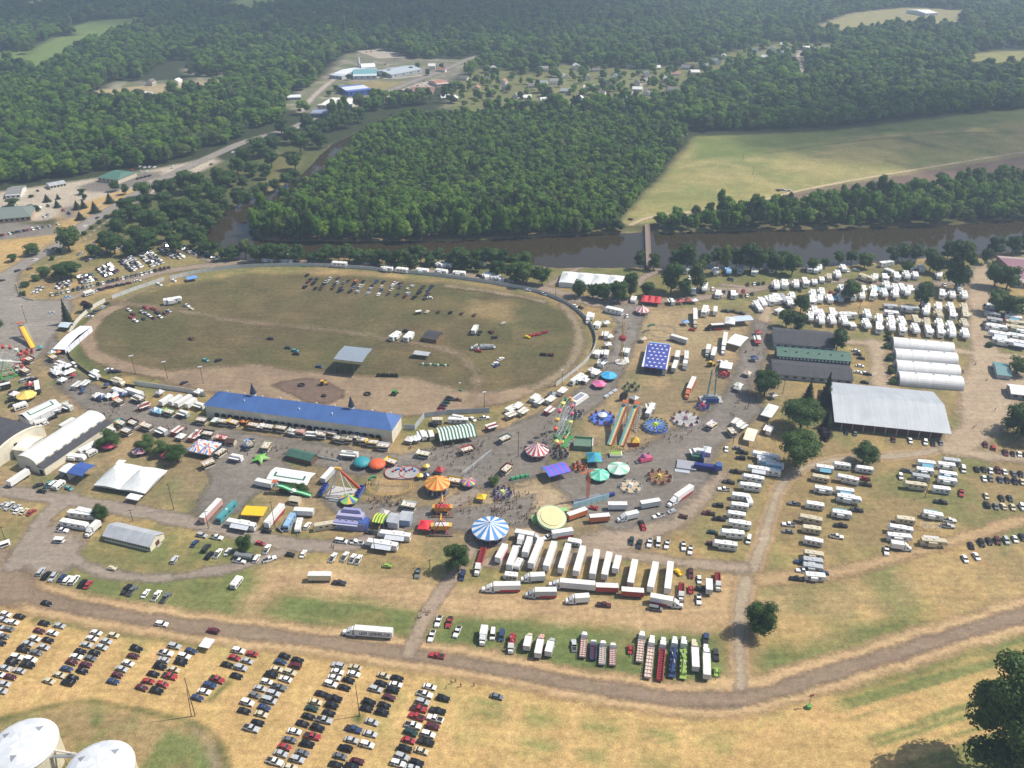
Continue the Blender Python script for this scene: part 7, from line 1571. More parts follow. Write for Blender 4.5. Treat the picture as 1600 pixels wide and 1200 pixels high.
disc('brown and cream flower-shaped ride', 1030, 748, 5.8, mat('#7a5a44', .8), mat('#c8b070', .6), mat('#d0b45a', .6), [mat('#a04a38', .6), mat('#8a6a4a', .6)], n=9)
disc('orange and brown spinning teacup ride', 905, 732, 3.4, mat('#a8683a', .6), ORG, BROWN, [ORG, mat('#7a4a3a', .6)], n=7)
disc('dark scrambler with red seats behind the striped round ride', 876, 712, 3.8, mat('#5a5450', .7), STEEL, DARK, [mat('#7a3a34', .6), mat('#4a5a7a', .6)], n=8)
disc('grey spinning ride at the midway bend', 898, 650, 3.6, mat('#7d7a7a', .7), STEEL, DARK, [mat('#5a5e66', .6)], n=8)
disc('purple scrambler ride at the edge of the crowd', 785, 773, 4.4, mat('#6a6070', .7), SILVER, mat('#c8d070', .6), [mat('#6a5a90', .6), mat('#4a4a5a', .6)], n=9)
disc('red spider ride by the wheel at the left edge', 41, 554, 4.2, mat('#8a7a60', .8), mat('#a83a34', .6), mat('#a83a34', .6), [mat('#a83a34', .6)], n=7)
disc('green and brown dragon-car ride before the twin slides', 987, 607, 4.4, mat('#7a6a4a', .8), GRN, DARK, [mat('#4f9a4a', .6), mat('#2f6a3a', .6)], n=6)
disc('red kiddie car ride near the white rectangular tent', 1131, 587, 3.2, mat('#8a5a4a', .8), RED, RED, [RED, mat('#a83a44', .6)], n=8)
disc('pale whirl ride with jet cars', 985, 762, 5.0, mat('#b8a68a', .8), WHITE, WHITE, [WHITE, SILVER, mat('#b8d0c0', .6)], n=6)
disc('purple and blue ride behind the grey scrambler', 1098, 637, 3.4, mat('#5a5a8a', .6), mat('#7a5a9a', .6), RED, [PURP, BLUE, PINK], n=8)
# tilted green-yellow disc ride
td = MB(); td.cyl(0, 0, 0, 1.6, 6.4, 6.4, mat('#cfd8c8', .5), 28); td.cyl(0, 0, 1.6, 1.8, 6.1, 5.6, mat('#d3cd9c', .6), 28); td.cyl(0, 0, 1.8, 2.1, 5.0, 5.0, mat('#cfc694', .6), 24)
tdo = ride('tilt_disc', 'large tilted pale yellow disc ride with green rim', 861, 818, [('disc', td), ('rim', MB().ring(0, 0, 1.5, 6.5, .25, mat('#9ab88a', .6), 28)), ('base', MB().cyl(0, 0, -2.5, 0, 2, 3, GRN, 12))]); tdo.location.z = 2.4; tdo.rotation_euler = (R(12), R(8), 0)
sup = MB(); sup.box(-7.5, -5.2, -2, 2, 0, 2.2, LGRN).box(4.5, 8.5, 3, 5.5, 0, 3.6, mat('#8fc07a', .6))
tdo2 = ride('loading_deck', 'green loading deck round the tilted disc ride', 857, 815, [('deck', sup)], cat='deck')
# big pendulum ride
pd_ = MB()
for s_ in (-1, 1):
    for q in (-1, 1): pd_.tube((s_ * 4.5, q * 3.5, .6), (s_ * .6, 0, 15), .35, mat('#d6d2c8', .5), 6, .22)
pd_.tube((-1.5, 0, 15), (1.5, 0, 15), .7, YEL, 8)
arm_ = MB(); [arm_.tube((x, 0, 15), (x * 1.6 + 9.2, 0, 5.2), .28, mat('#e0553a', .5), 6) for x in (-.5, 0, .5)]
gd = []
for cx_ in (9.5, -8.5):
    g = MB(); g.box(cx_ - 1.1, cx_ + 1.1, -4.2, 4.2, 2.6 if cx_ > 0 else 1.2, 4.0 if cx_ > 0 else 2.6, BLUE, .3, .2); [g.box(cx_ - .9, cx_ + .9, -3.8 + k * 1.6, -3.0 + k * 1.6, 4.0 if cx_ > 0 else 2.6, 4.8 if cx_ > 0 else 3.4, NAVY) for k in range(5)]; gd.append(('gondola', g))
ride('pendulum_ride', 'tall pendulum ride with white frame, orange arms and blue gondolas', 533, 773, [('frame', pd_), ('arm', arm_), ('platform', MB().box(-6, 6, -4.5, 4.5, 0, 1.0, mat('#b8b4ae', .6)).box(-4, 4, -6, -4.5, 0, .6, STEEL))] + gd, R(-12))
# kiddie coaster
def coaster(label, x, y, pts, m, r=.12, post=mat('#b89a5a', .6)):
    tr = MB(); n = len(pts); ps = MB()
    q = []
    for i in range(n):
        p0, p1, p2, p3 = (Vector(pts[(i + k - 1) % n]) for k in range(4))
        for t in (0, .25, .5, .75): q.append(.5 * ((2 * p1) + (p2 - p0) * t + (2 * p0 - 5 * p1 + 4 * p2 - p3) * t * t + (3 * p1 - p0 - 3 * p2 + p3) * t ** 3))
    for i, a in enumerate(q):
        b = q[(i + 1) % len(q)]; d = (b - a).normalized(); s_ = Vector((-d.y, d.x, 0)) * .55
        for k in (-1, 1): tr.tube(a + s_ * k, b + s_ * k, r, m, 4)
        tr.tube(a - s_, a + s_, r * .7, m, 4)
        if i % 3 == 0: ps.tube((a.x, a.y, 0), a, .09, post, 4)
    tc_ = MB()
    for i in range(4): a = q[i * 1 + 2]; tc_.box(a.x - .7, a.x + .7, a.y - .6, a.y + .6, a.z + .1, a.z + 1.0, GRN, .1, .1)
    return ride('kiddie_coaster', label, x, y, [('track', tr), ('supports', ps), ('train', tc_)])
coaster('small yellow-tracked roller coaster loop on the midway grass', 607, 768, [(-9.5, 2, 3), (-8, 6, 3.6), (-2, 5, 2.4), (4, 4.5, 2.2), (10, 4, 2.6), (11, 0, 2.2), (6, -3, 1.6), (0, -4, 1.4), (-6, -3, 1.8), (-9, -1, 2.6)], mat('#c8a04a', .5)); coaster('small grey roller coaster on the dry east meadow', 1034, 524, [(-9, 1, 4), (-6, 7, 3.4), (2, 7, 3), (8, 3, 3.6), (7, -4, 2.4), (0, -7, 2), (-7, -5, 2.8)], mat('#8d8a84', .5))
# swinging ship, starlit pavilion, funhouse
def ship(label, x, y, m1, m2):
    s = MB(); s.prism([(-4.6, 4.4), (-3, 2.4), (3, 2.4), (4.6, 4.4), (3.8, 4.5), (-3.8, 4.5)], -1.3, 1.3, m1, 'y'); s.box(-3.2, 3.2, -1.1, 1.1, 4.5, 4.75, m2)
    f = MB(); [f.tube((q * 3.4, s_ * 2, 0), (0, s_ * 2, 8.5), .2, RED, 5) for q in (-1, 1) for s_ in (-1, 1)]; f.tube((0, -2.2, 8.5), (0, 2.2, 8.5), .25, YEL, 6); f.tube((0, 0, 8.5), (-3, 0, 4.5), .12, YEL, 4); f.tube((0, 0, 8.5), (3, 0, 4.5), .12, YEL, 4)
    return ride('swing_ship', label, x, y, [('hull', s), ('frame', f), ('platform', MB().box(-5, 5, -3, 3, 0, .6, mat('#6a5a50', .8)))])
ship('yellow swinging ship ride beside the red tent', 690, 832, mat('#d8a83a', .5), WHITE); ship('golden galleon ride with white stripe behind the swinging ship', 692, 803, mat('#c89a3a', .5), RED)
nl, nr, fl = (1006, 573), (1040, 577), (1012, 539)
sloc, srz, sL, sW = frame3(nl, nr, fl, 4.5); a, b = sL / 2, sW / 2; sc_ = MB(); sc_.add([(-a, -b, 4.5), (a, -b, 4.5), (a, b, 6.2), (-a, b, 6.2), (-a, -b, 4.3), (a, -b, 4.3), (a, b, 6.0), (-a, b, 6.0)], [(0, 1, 2, 3), (7, 6, 5, 4), (0, 4, 5, 1), (1, 5, 6, 2), (2, 6, 7, 3), (3, 7, 4, 0)], mat('#3f4a9c', .6))
stars = []
for i in range(4):
    for j in range(7):
        u, v = -a + (i + .5 + .5 * (j % 2)) * 2 * a / 4.5, -b + (j + .5) * 2 * b / 7; q = MB(); pts_ = []
        for k in range(10):
            rr = .95 if k % 2 == 0 else .45; t = k * .6283 + 1.57; xx, yy_ = u + rr * math.cos(t), v + rr * math.sin(t); pts_.append((xx, yy_, 4.5 + 1.7 * (yy_ + b) / (2 * b) + .04))
        q.add([(u, v, 4.5 + 1.7 * (v + b) / (2 * b) + .05)] + pts_, [(0, 1 + k, 1 + (k + 1) % 10) for k in range(10)], WHITE); stars.append(('star', q))
edge = MB(); edge.box(-a - 1.3, -a - .02, -b, b, 4.2, 4.6, mat('#c9d6e4', .5)); edge.box(a + .02, a + .7, -b, b, 4.2, 4.6, WHITE); edge.box(-a, a, b + .02, b + 1.1, 5.6, 6.3, mat('#8fb0d8', .5))
wl = MB(); [wl.tube((x, y, 0), (x, y, 4.4), .12, STEEL, 4) for x in (-a, -a / 3, a / 3, a) for y in (-b, b)]; wl.box(-a, a, b - .2, b, 0, 5.6, NAVY)
one('star_pavilion_ride', 'ride', 'dark blue ride roof covered with white stars', sloc, srz, [('roof', sc_), ('trim', edge), ('posts', wl), ('floor', MB().box(-a, a, -b, b - .25, 0, .6, mat('#4a4c58', .7)))] + stars)
LIL = mat('#a9a6c4', .55); LIL2 = mat('#8f90b8', .55)
loc, rz, Ln, W = frame3((521, 815), (571, 820), (523, 800), 4); a, b = Ln / 2, W / 2
fh = MB(); fh.box(-a, a, -b, b * .2, 0, 3.8, LIL2); fh.box(-a * .95, a * .75, -b * .2, b, 0, 5.6, LIL, .3, .2); tp = MB(); tp.box(-a * .7, a * .55, b * .5, b * 1.05, 5.6, 7.4, LIL2, .8, .1); sb_ = MB(); sb_.box(a * .55, a * 1.05, -b * .9, b * .5, 0, 4.2, BLUE)
one('funhouse', 'funhouse', 'lilac funhouse building with blue right wing', loc, rz, [('front', fh), ('crest', tp), ('wing', sb_), ('awning', MB().box(-a, a * .5, -b - .8, -b - .02, 3.0, 3.3, mat('#b9bcd2', .6)))] + [('roof_vent', MB().box(-a * .7 + k * a * .4, -a * .7 + k * a * .4 + .6, -b * .5, -b * .3, 3.8, 4.3, STEEL)) for k in range(4)])
gable('show_house', 'building', 'grey-roofed double show front beside the lilac funhouse', (603, 815), (622, 818), (604, 799), 4, 5.2, METAL, mat('#c2c6ca', .6)); gable('show_house', 'building', 'second grey-roofed show front with blue panels beside the funhouse', (622, 812), (641, 814), (624, 797), 4, 5, METAL, mat('#8fa4c0', .6))
# dark blue arm ride
da = MB(); da.box(-9.5, 0, -2.5, 4.5, 0, 1.2, mat('#9a9ca4', .6)); sw = MB(); sw.box(-1.5, 11, -1.4, 1.4, 1.6, 3.4, NAVY, .4, .3); sw.box(8.5, 12, -2.0, 2.0, 2.4, 4.8, BLUE, .4, .3); bk = MB(); bk.box(2, 3.2, 2, 9, 0, 5.4, NAVY, .2, .2); bk.box(-3, 2, 6, 8, 0, 3.2, mat('#3a6a5a', .6)); bk.box(-1, 2.5, 8, 10.5, 0, 5.6, mat('#c8ccd0', .6))
ride('arm_ride', 'big dark-blue-armed thrill ride on its grey deck', 1088, 733, [('deck', da), ('arm', sw), ('backdrop', bk), ('steps', MB().box(-10, -3, -5, -2.5, 0, .5, SILVER))], R(-14))
# orange tower with pale blue fences
tw = MB(); 
for s_ in (-.5, .5):
    for q in (-.5, .5): tw.tube((s_, q, 0), (s_, q, 17), .13, ORG, 4)
for k in range(12): z = k * 1.42; tw.tube((-.5, -.5, z), (.5, -.5, z + 1.42), .07, ORG, 4); tw.tube((.5, .5, z), (-.5, .5, z + 1.42), .07, ORG, 4); tw.tube((-.5, .5, z), (-.5, -.5, z + 1.42), .07, ORG, 4)
tw.tube((-4.5, 0, 16.5), (2.5, 0, 16.5), .3, ORG, 5); fb_ = MB(); [fb_.box(-9 + k * 3.1, -6.1 + k * 3.1, -3.2, -3.0, .2, 3.4, mat('#a9d0d8', .5)) for k in range(6)]
ride('orange_tower_ride', 'slim orange tower ride behind pale blue panels', 918, 782, [('tower', tw), ('fence_panels', fb_), ('base', MB().box(-7, 7, -3, 2, 0, .8, STEEL)), ('counterweight', MB().box(6, 13, -2.5, -1, .6, 1.8, NAVY))], R(24))
# drop tower and teal towers
dt = MB(); [dt.tube((s_, q, 0), (s_, q, 27), .14, mat('#d8b03a', .5), 4) for s_ in (-.5, .5) for q in (-.5, .5)]
for k in range(18): z = k * 1.5; dt.tube((-.5, -.5, z), (.5, -.5, z + 1.5), .08, mat('#c8a03a', .5), 3); dt.tube((.5, -.5, z), (.5, .5, z + 1.5), .08, mat('#c8a03a', .5), 3)
ride('drop_tower', 'yellow drop tower with a red seat ring', 970, 567, [('tower', dt), ('seat_ring', MB().cyl(0, 0, 15.5, 17.5, 2.0, 2.2, mat('#9a2a34', .5), 12)), ('base', MB().cyl(0, 0, 0, .8, 3.6, 3.6, mat('#c2bfba', .6), 14)), ('ramp', MB().box(2.5, 5, -1, 6, 0, .7, mat('#d6d2cc', .6)))])
tt_ = MB(); TC = mat('#4f8a8c', .5)
for s_ in (-2.2, 2.2):
    for q in (-1, 1): tt_.tube((s_, q, 0), (s_ * .55, q * .5, 19), .2, TC, 4)
    for k in range(9): z = k * 2.1; f = 1 - .45 * k / 9; tt_.tube((s_ * f, -f, z), (s_ * f, f, z + 2.1), .09, TC, 3)
for k in range(3): tt_.tube((-2 + .2 * k, 0, 5 + 5 * k), (2 - .2 * k, 0, 8 + 5 * k), .12, TC, 4)
ride('twin_tower_ride', 'teal lattice towers of a swing ride at the east midway', 1110, 625, [('towers', tt_), ('gondola', MB().box(-4, 4, -1.6, 1.6, 1.2, 3.0, mat('#8d9a9c', .5), .6, .2)), ('platform', MB().box(-6, 6, -4, 3, 0, .8, mat('#a8a8a6', .6))), ('sign', MB().box(-3.5, 3.5, -4.6, -4.3, 1.0, 3.6, BLUE))])
# bumper arena, green train, ski lift
ride('bumper_arena', 'grey oval bumper arena with tiny red and blue cars', 629, 740, [('floor', mbf(lambda m: (m.cyl(-3.5, 0, 0, .7, 5, 5, mat('#9c9c9a', .6), 16), m.cyl(3.5, 0, 0, .68, 5, 5, mat('#9c9c9a', .6), 16), m.box(-3.5, 3.5, -5, 5, 0, .72, mat('#a2a2a0', .6))))), ('kerb', MB().ring(-3.5, 0, .9, 5, .15, RED, 16).ring(3.5, 0, .9, 5, .15, RED, 16))] + [('bumper_car', MB().box(-5 + k * 1.3, -4.1 + k * 1.3, 1.2 * ((k * 7) % 5) / 2.5, 1.2 * ((k * 7) % 5) / 2.5 + 1.4, .75, 1.5, (RED, BLUE, SKYB)[k % 3], .15, .15)) for k in range(9)])
loc, rz, Ln, W = frame3((896, 696), (925, 698), (898, 684), 3)
one('dark_ride', 'ride', 'dark green house-shaped ride front near the Ferris wheel', loc, rz, [('house', MB().box(-Ln / 2, Ln / 2, -W / 2, W / 2, 0, 3, mat('#5f7a68', .7))), ('roof_fence', MB().box(-Ln / 2, Ln / 2, W / 2 - .2, W / 2, 3, 4.2, mat('#6aa07a', .6))), ('side_panel', MB().box(Ln / 2, Ln / 2 + .4, -W / 2, W / 2, 0, 3.6, WHITE)), ('track', MB().ring(-Ln * .1, W * .9, .8, 4.5, .1, STEEL, 18))])
lf = MB(); a_, b_ = P(767, 703, 9), P(725, 737, 4); dx_, dy_ = b_[0] - a_[0], b_[1] - a_[1]
for s_ in (-.4, .4): lf.tube((s_, 0, 9), (dx_ + s_, dy_, 4), .12, SILVER, 4)
for k in range(9): t = k / 9; lf.tube((dx_ * t - .4, dy_ * t, 9 - 5 * t), (dx_ * (t + .1) + .4, dy_ * (t + .1), 9 - 5 * (t + .1)), .08, SILVER, 3)
lg = MB(); [lg.tube((dx_ * t, dy_ * t, 9 - 5 * t), (dx_ * t + q, dy_ * t - 3, 0), .08, SILVER, 4) for t in (.05, .35, .65, .95) for q in (-.5, 2.5)]
one('lattice_boom', 'ride', 'long grey lattice boom on struts over the midway pavement', a_, 0, [('boom', lf), ('legs', lg)])
ride('pink_dragon_ride', 'pink dragon-shaped ride car on its trailer', 1010, 720, [('body', MB().box(-4, 3, -1.6, 1.6, .8, 2.4, PINK, .5, .3)), ('hood', MB().dome(-1.2, .4, 2.4, 2.0, 1.7, [mat('#a86a90', .6)], 10, 3)), ('ramp', MB().box(-6, -4, -1.4, 1.4, 0, .8, mat('#5a5a60', .7)))], R(20))
ride('caterpillar_train', 'green kiddie train on a small oval by the blue canopy', 816, 752, [('track', MB().ring(0, 0, .3, 4.5, .1, STEEL, 18))] + [('wagon', MB().box(-5 + k * 2.4, -3 + k * 2.4, 1.6, 3.2, .4, 1.7, mat('#3f9a6a', .6), .2, .2)) for k in range(4)], R(18))
ride('gate_arch', 'yellow and red ticket house before the twin slides', 992, 695, [('house', MB().box(-2, 2, -1.6, 1.6, 0, 2.6, mat('#c8402e', .6))), ('roof', MB().cone_striped(0, 0, 2.6, 4.8, 2.8, [mat('#e0b840', .6)], 4, .3, 0, .1, .785))], 0, cat='booth')
ride('green_game_stand', 'lime and white game stand below the twin slides', 962, 712, [('base', MB().box(-3, 3, -2, 2, 0, 1.6, mat('#e8e8e0', .6))), ('deck', MB().box(-2.6, 2.6, -1.6, 1.6, 1.6, 1.9, mat('#8fae4a', .6))), ('arch', MB().tube((-2.6, 1.4, 1.6), (-2, 1.4, 5), .2, mat('#c8b03a', .6)).tube((2.6, 1.4, 1.6), (2, 1.4, 5), .2, mat('#c8b03a', .6)).tube((-2, 1.4, 5), (2, 1.4, 5), .2, mat('#c8b03a', .6)))], 0, cat='booth')
one('boat_ride', 'ride', 'white oval boat-shaped trailer ride by the race-course curve', P(904, 623, 1.5), heading(900, 626, 915, 616), [('hull', MB().box(-6.5, 6.5, -2.6, 2.6, .5, 2.6, WHITE, 1.2, .4)), ('deck', MB().box(-3.5, 4, -1.4, 1.4, 2.6, 2.75, mat('#8a90a0', .6)))])
sc2 = MB(); [sc2.box(-1 + k * .1, .8 + k * .1, 0 + k * 4, 3.2 + k * 4, .2, .9, SILVER) for k in range(3)]
one('stair_ramps', 'ramp', 'silver stair sections lying behind the blue platform ride', P(945, 622), heading(945, 622, 960, 612) - 1.57, [('ramps', sc2)])
bw = MB().wheel(0, 0, 2.6, 1.2, mat('#2c2a2c', .8), 16); one('spool', 'wheel', 'large dark wheel standing behind the twin slides', P(974, 625), .6, [('rim', bw)])
# centre-field bits
for x, y, lb in ((471, 603, 'big tractor tyre lying on the mud patch'), (574, 617, 'big tractor tyre right of the mud patch'), (506, 620, 'small tyre pile in the mud patch')): one('tyre_marker', 'tyre', lb, P(x, y), 0, [('tread', MB().ring(0, 0, .6, 1.5 if 'big' in lb else .9, .6, TYRE(), 14, 6))])
def tractor_v(lb, x, y, m, rz): p = [('body', MB().box(-1.8, 2.2, -.8, .8, .9, 1.9, m, .1, .1)), ('cab', MB().box(-1.6, .2, -.9, .9, 1.9, 3.1, GLASS(), .2, .1)), ('cab_roof', MB().box(-1.7, .3, -1, 1, 3.1, 3.25, m))] + [('wheel', mbf(lambda q: q.wheel(xx, yy_, r_, .5, TYRE(), 12))) for xx, yy_, r_ in ((-1.1, -1.1, .95), (-1.1, 1.1, .95), (1.6, -1, .6), (1.6, 1, .6))]; return one('tractor', 'tractor', lb, P(x, y), rz, p)
tractor_v('green tractor on the race track before the hedge', 617, 617, mat('#3f8a3a', .5), 1.2); tractor_v('yellow loader beside the mud patch', 506, 602, mat('#c89a3a', .5), .3); tractor_v('yellow loader behind the white rectangular tent', 1111, 572, mat('#c8a83a', .5), .4)
brl = [('barrel', MB().cyl(-8 + k * 1.5, .6 * math.sin(k * 1.7), 0, 1.1, .55, .55, (GRN, WHITE, DGRN)[k % 3], 8)) for k in range(12)]
one('barrel_row', 'barrels', 'row of green and white barrels in the centre field', P(678, 571), -.05, brl)
one('red_kiosk', 'booth', 'small octagonal red-topped kiosk inside the west wall', P(112, 526), 0, [('base', MB().cyl(0, 0, 0, 2.4, 2.2, 2.2, WHITE, 8)), ('roof', MB().cone_striped(0, 0, 2.4, 3.6, 2.6, [mat('#b84a52', .6)], 8, .3))])
tent('long_white_tent', 'long white walled tent along the west wall of the race course', (82, 545), (101, 546), (86, 507), 3.6, 5.0, mat('#e4e8f2', .6), flat=True, sides=1); tent('small_tent', 'small grey-white tent at the north end of the long white tent', (90, 510), (106, 512), (94, 502), 3.2, 4.4, mat('#c4d0d8', .6), flat=True)
tent('blue_bus_cover', 'blue banner stand at the race-course wall', (292, 437), (309, 434), (293, 432), 2.4, 2.6, mat('#6f98d0', .6), flat=True)
one('ticket_sheet', 'canopy', 'white ticket canopy at the edge of the stubble car park', P(325, 1012), -.25, [('top', MB().box(-2.1, 2.1, -2.2, 2.2, 2.4, 2.55, CANVAS)), ('legs', mbf(lambda q: [q.tube((x, y, 0), (x, y, 2.4), .06, STEEL, 4) for x in (-2, 2) for y in (-2.1, 2.1)]))])
one('goal_frame', 'frame', 'white pipe frame standing among the east motor homes', P(1452, 826), -.1, [('pipes', mbf(lambda q: [q.tube((x, y, 0), (x, y, 2), .09, WHITE, 4) for x in (-4, -1.3, 1.3, 4) for y in (-1.5, 1.5)] + [q.tube((-4, y, 2), (4, y, 2), .09, WHITE, 4) for y in (-1.5, 1.5)] + [q.tube((x, -1.5, 2), (x, 1.5, 2), .09, WHITE, 4) for x in (-4, -1.3, 1.3, 4)]))])
lm = MB(); lm.cyl(0, 0, 0, 1.4, 1.1, .9, mat('#5f9a4a', .6), 8); lm.tube((0, 0, 1.4), (.3, .2, 6), .1, STEEL, 5); lm.box(-.5, 1.1, 0, .3, 5.6, 6.6, mat('#9a5a44', .6))
one('light_tower', 'light tower', 'portable green light tower by the dirt road', P(1263, 1106), .3, [('mast', lm)])
one('light_tower', 'light tower', 'portable green light tower in the centre field', P(720, 611), .3, [('mast', MB().cyl(0, 0, 0, 1.2, 1, .8, GRN, 8).tube((0, 0, 1.2), (-.4, 0, 5), .1, STEEL, 5).box(-1, .2, -.2, .2, 4.8, 5.6, WHITE))])
# ------------------------------------------------------------------ poles
def pole(lb, x, y, h, lamp=0, cross=True, twin=False, z=0):
    b = MB(); b.tube((0, 0, -.3), (0, 0, h), .17, mat('#4a4038', .9), 6, .11)
    if twin: b.tube((-1.2, .5, -.3), (-.3, .1, h * .72), .15, mat('#4a4038', .9), 5, .1)
    parts = [('shaft', b)]
    if cross: parts.append(('crossarm', MB().box(-1.1, 1.1, -.07, .07, h - .7, h - .5, mat('#5a4c40', .9))))
    if lamp: parts.append(('lamp_head', MB().box(-lamp, lamp, -.4, .4, h - .1, h + .4, mat('#c4c6c4', .5))))
    return one('utility_pole' if cross else 'light_pole', 'pole', lb, P(x, y), .4, parts)
pole('leaning twin utility pole at the ditch', 305, 1119, 19, 0, False, True); pole('tall light pole on a green tuft in the stubble car park', 562, 1119, 15.5, 0, False); pole('dark utility pole beside the peaked tent', 272, 797, 15); pole('utility pole behind the bus row', 326, 826, 10); pole('utility pole by the windowed hut', 208, 815, 7); pole('pole beside the blue-grey bus', 430, 825, 15); pole('pole near the white campers', 586, 865, 11); pole('pole at the path by the round tree', 672, 888, 5); pole('pole west by the canopied cart', 10, 848, 9)
pole('plaza light pole with white lamp', 42, 505, 13, .6, False); pole('light pole beside the midway bend', 810, 708, 13); pole('utility pole by the lane south of the barns', 1168, 640, 11); pole('light pole at the race track west', 212, 585, 12, 1.2, False); pole('light pole at the race track middle', 262, 592, 11, 1.2, False); pole('light pole at the race track by the grandstand', 318, 600, 11, 1.2, False); pole('light pole at the east race track', 757, 638, 10, 1.0, False); pole('pole behind the race-course wall', 452, 415, 9, .5, False); pole('pole by the river lane under the trees', 538, 404, 9, .5, False); pole('pole at the pavilion corner', 868, 465, 11); pole('pole before the pavilion trees', 898, 473, 11); pole('pole on the lane at the pavilion', 911, 475, 11); pole('pole by the dark barns', 1223, 615, 9); pole('pole by the camp rows', 1340, 495, 10); pole('pole at the east car park', 1580, 702, 9); pole('small post in the far field', 1176, 273, 8); pole('second small post in the far field', 1161, 250, 5); pole('post by the farm lane', 1052, 335, 8); pole('pole in the east motor homes', 1445, 778, 9); pole('pole at the carnival back lot', 1145, 695, 9); pole('pole on the race-course curve', 878, 603, 10, .6, False)
# ------------------------------------------------------------------ people
def person_mesh(pose, top, legs, hair, skin='#c49a7c'):
    """one continuous body: rings from feet to crown, arms and legs joined to it"""
    b = MB(); T, G, H_, S = (mat(q, .8) for q in (top, legs, hair, skin))
    st = .22 if pose == 'walk' else .06; n = 7
    def limb(pts, rs, ms):
        vs_ = []; 
        for (x, y, z), r in zip(pts, rs):
            for i in range(n): a = 2 * math.pi * i / n; vs_.append((x + r * math.cos(a), y + r * 1.15 * math.sin(a), z))
        for k in range(len(pts) - 1):
            o = k * n; b.add(vs_[o:o + 2 * n], [(i, (i + 1) % n, n + (i + 1) % n, n + i) for i in range(n)], ms[k])
        b.add(vs_[-n:], [tuple(range(n))], ms[-1])
    for s_ in (-1, 1): limb([(st * s_ + .1, s_ * .09, 0), (st * s_, s_ * .09, .06), (st * s_ * .9, s_ * .1, .28), (st * s_ * .5 + .03, s_ * .1, .5), (0, s_ * .09, .9)], [.07, .055, .07, .075, .11], [DARK, S if legs == '#c49a7c' else G, G, G])
    limb([(0, 0, .82), (0, 0, .95), (0, 0, 1.15), (0, 0, 1.36), (0, 0, 1.46), (0, 0, 1.52), (.01, 0, 1.58), (.02, 0, 1.68), (.01, 0, 1.76), (0, 0, 1.79)], [.14, .165, .15, .19, .12, .055, .085, .1, .085, .03], [G, T, T, T, S, S, S, H_, H_])
    for s_ in (-1, 1):
        sw_ = -s_ * st * .9 if pose == 'walk' else .04
        limb([(0, s_ * .2, 1.43), (sw_ * .3, s_ * .25, 1.3), (sw_ * .6, s_ * .28, 1.12), (sw_ + .05, s_ * .28, .88), (sw_ + .08, s_ * .27, .76)], [.05, .055, .045, .038, .03], [T, T, S, S])
    return b.mesh('body')
TOPS = [('white', '#dedcd8'), ('dark', '#2c2c34'), ('red', '#a8343a'), ('blue', '#3f5a94'), ('grey', '#8a8a8c'), ('black', '#1d1d20'), ('pink', '#c88a98'), ('green', '#4f7a5a')]
PM = [(t[0], person_mesh(ps, t[1], lg_, hr_)) for t in TOPS for ps, lg_, hr_ in (('walk', '#39455e', '#3a2a20'), ('stand', '#6a6258', '#241c18'))]
pr = random.Random(21)
def folk(n, poly, where):
    w = Parr(poly); x0, y0 = w.min(0); x1, y1 = w.max(0); k = 0
    while k < n:
        X, Y = pr.uniform(x0, x1), pr.uniform(y0, y1)
        if not inside(np.array([X]), np.array([Y]), w)[0]: continue
        m = pr.randint(1, 3); t0 = pr.random() * 6.28
        for j in range(m):
            cn, me = pr.choice(PM); s_ = pr.uniform(.85, 1.08)
            o = link('person', me, None, (X + pr.gauss(0, .8) * (j > 0), Y + pr.gauss(0, .8) * (j > 0), .12), t0 + pr.gauss(0, .3), s_)
            later(o, 'person in %s top walking %s' % (cn, where), 'person', 'people ' + where); k += 1
folk(46, [(760, 790), (790, 765), (830, 770), (850, 790), (835, 820), (790, 825), (770, 805)], 'in the crowd near the tilted disc ride'); folk(34, [(330, 695), (480, 705), (620, 722), (640, 735), (560, 735), (470, 715), (340, 712)], 'before the grandstand stands'); folk(30, [(640, 700), (700, 700), (760, 690), (800, 690), (790, 720), (720, 740), (650, 725)], 'on the central pavement'); folk(22, [(150, 625), (240, 650), (320, 675), (310, 690), (200, 665), (140, 640)], 'on the west midway'); folk(16, [(70, 540), (95, 560), (110, 590), (85, 585)], 'by the long white tent'); folk(18, [(575, 780), (625, 778), (630, 790), (580, 792)], 'queueing at the yellow coaster'); folk(18, [(840, 660), (880, 640), (920, 640), (880, 700), (850, 720)], 'near the Ferris wheel'); folk(18, [(900, 690), (1000, 705), (1080, 680), (1060, 695), (990, 730), (900, 720)], 'below the twin slides'); folk(14, [(950, 500), (985, 510), (975, 570), (955, 560)], 'by the drop tower'); folk(10, [(1120, 640), (1160, 600), (1170, 640), (1140, 670)], 'by the teal towers'); folk(12, [(690, 790), (745, 780), (740, 800), (700, 805)], 'by the carousel'); folk(8, [(500, 850), (720, 870), (700, 900), (560, 870)], 'in the lorry yard'); folk(9, [(668, 940), (680, 945), (655, 990), (645, 985)], 'on the pale path'); folk(5, [(695, 1062), (770, 1072), (765, 1080), (700, 1072)], 'crossing to the car park'); folk(12, [(1500, 560), (1560, 580), (1555, 680), (1510, 670)], 'on the gravel plaza'); folk(6, [(1360, 545), (1385, 545), (1390, 600), (1370, 600)], 'between the barns'); folk(10, [(1170, 540), (1190, 545), (1165, 590), (1155, 580)], 'at the red booths'); folk(3, [(325, 975), (1118, 985), (1130, 988), (330, 985)], 'on the sandy yard')

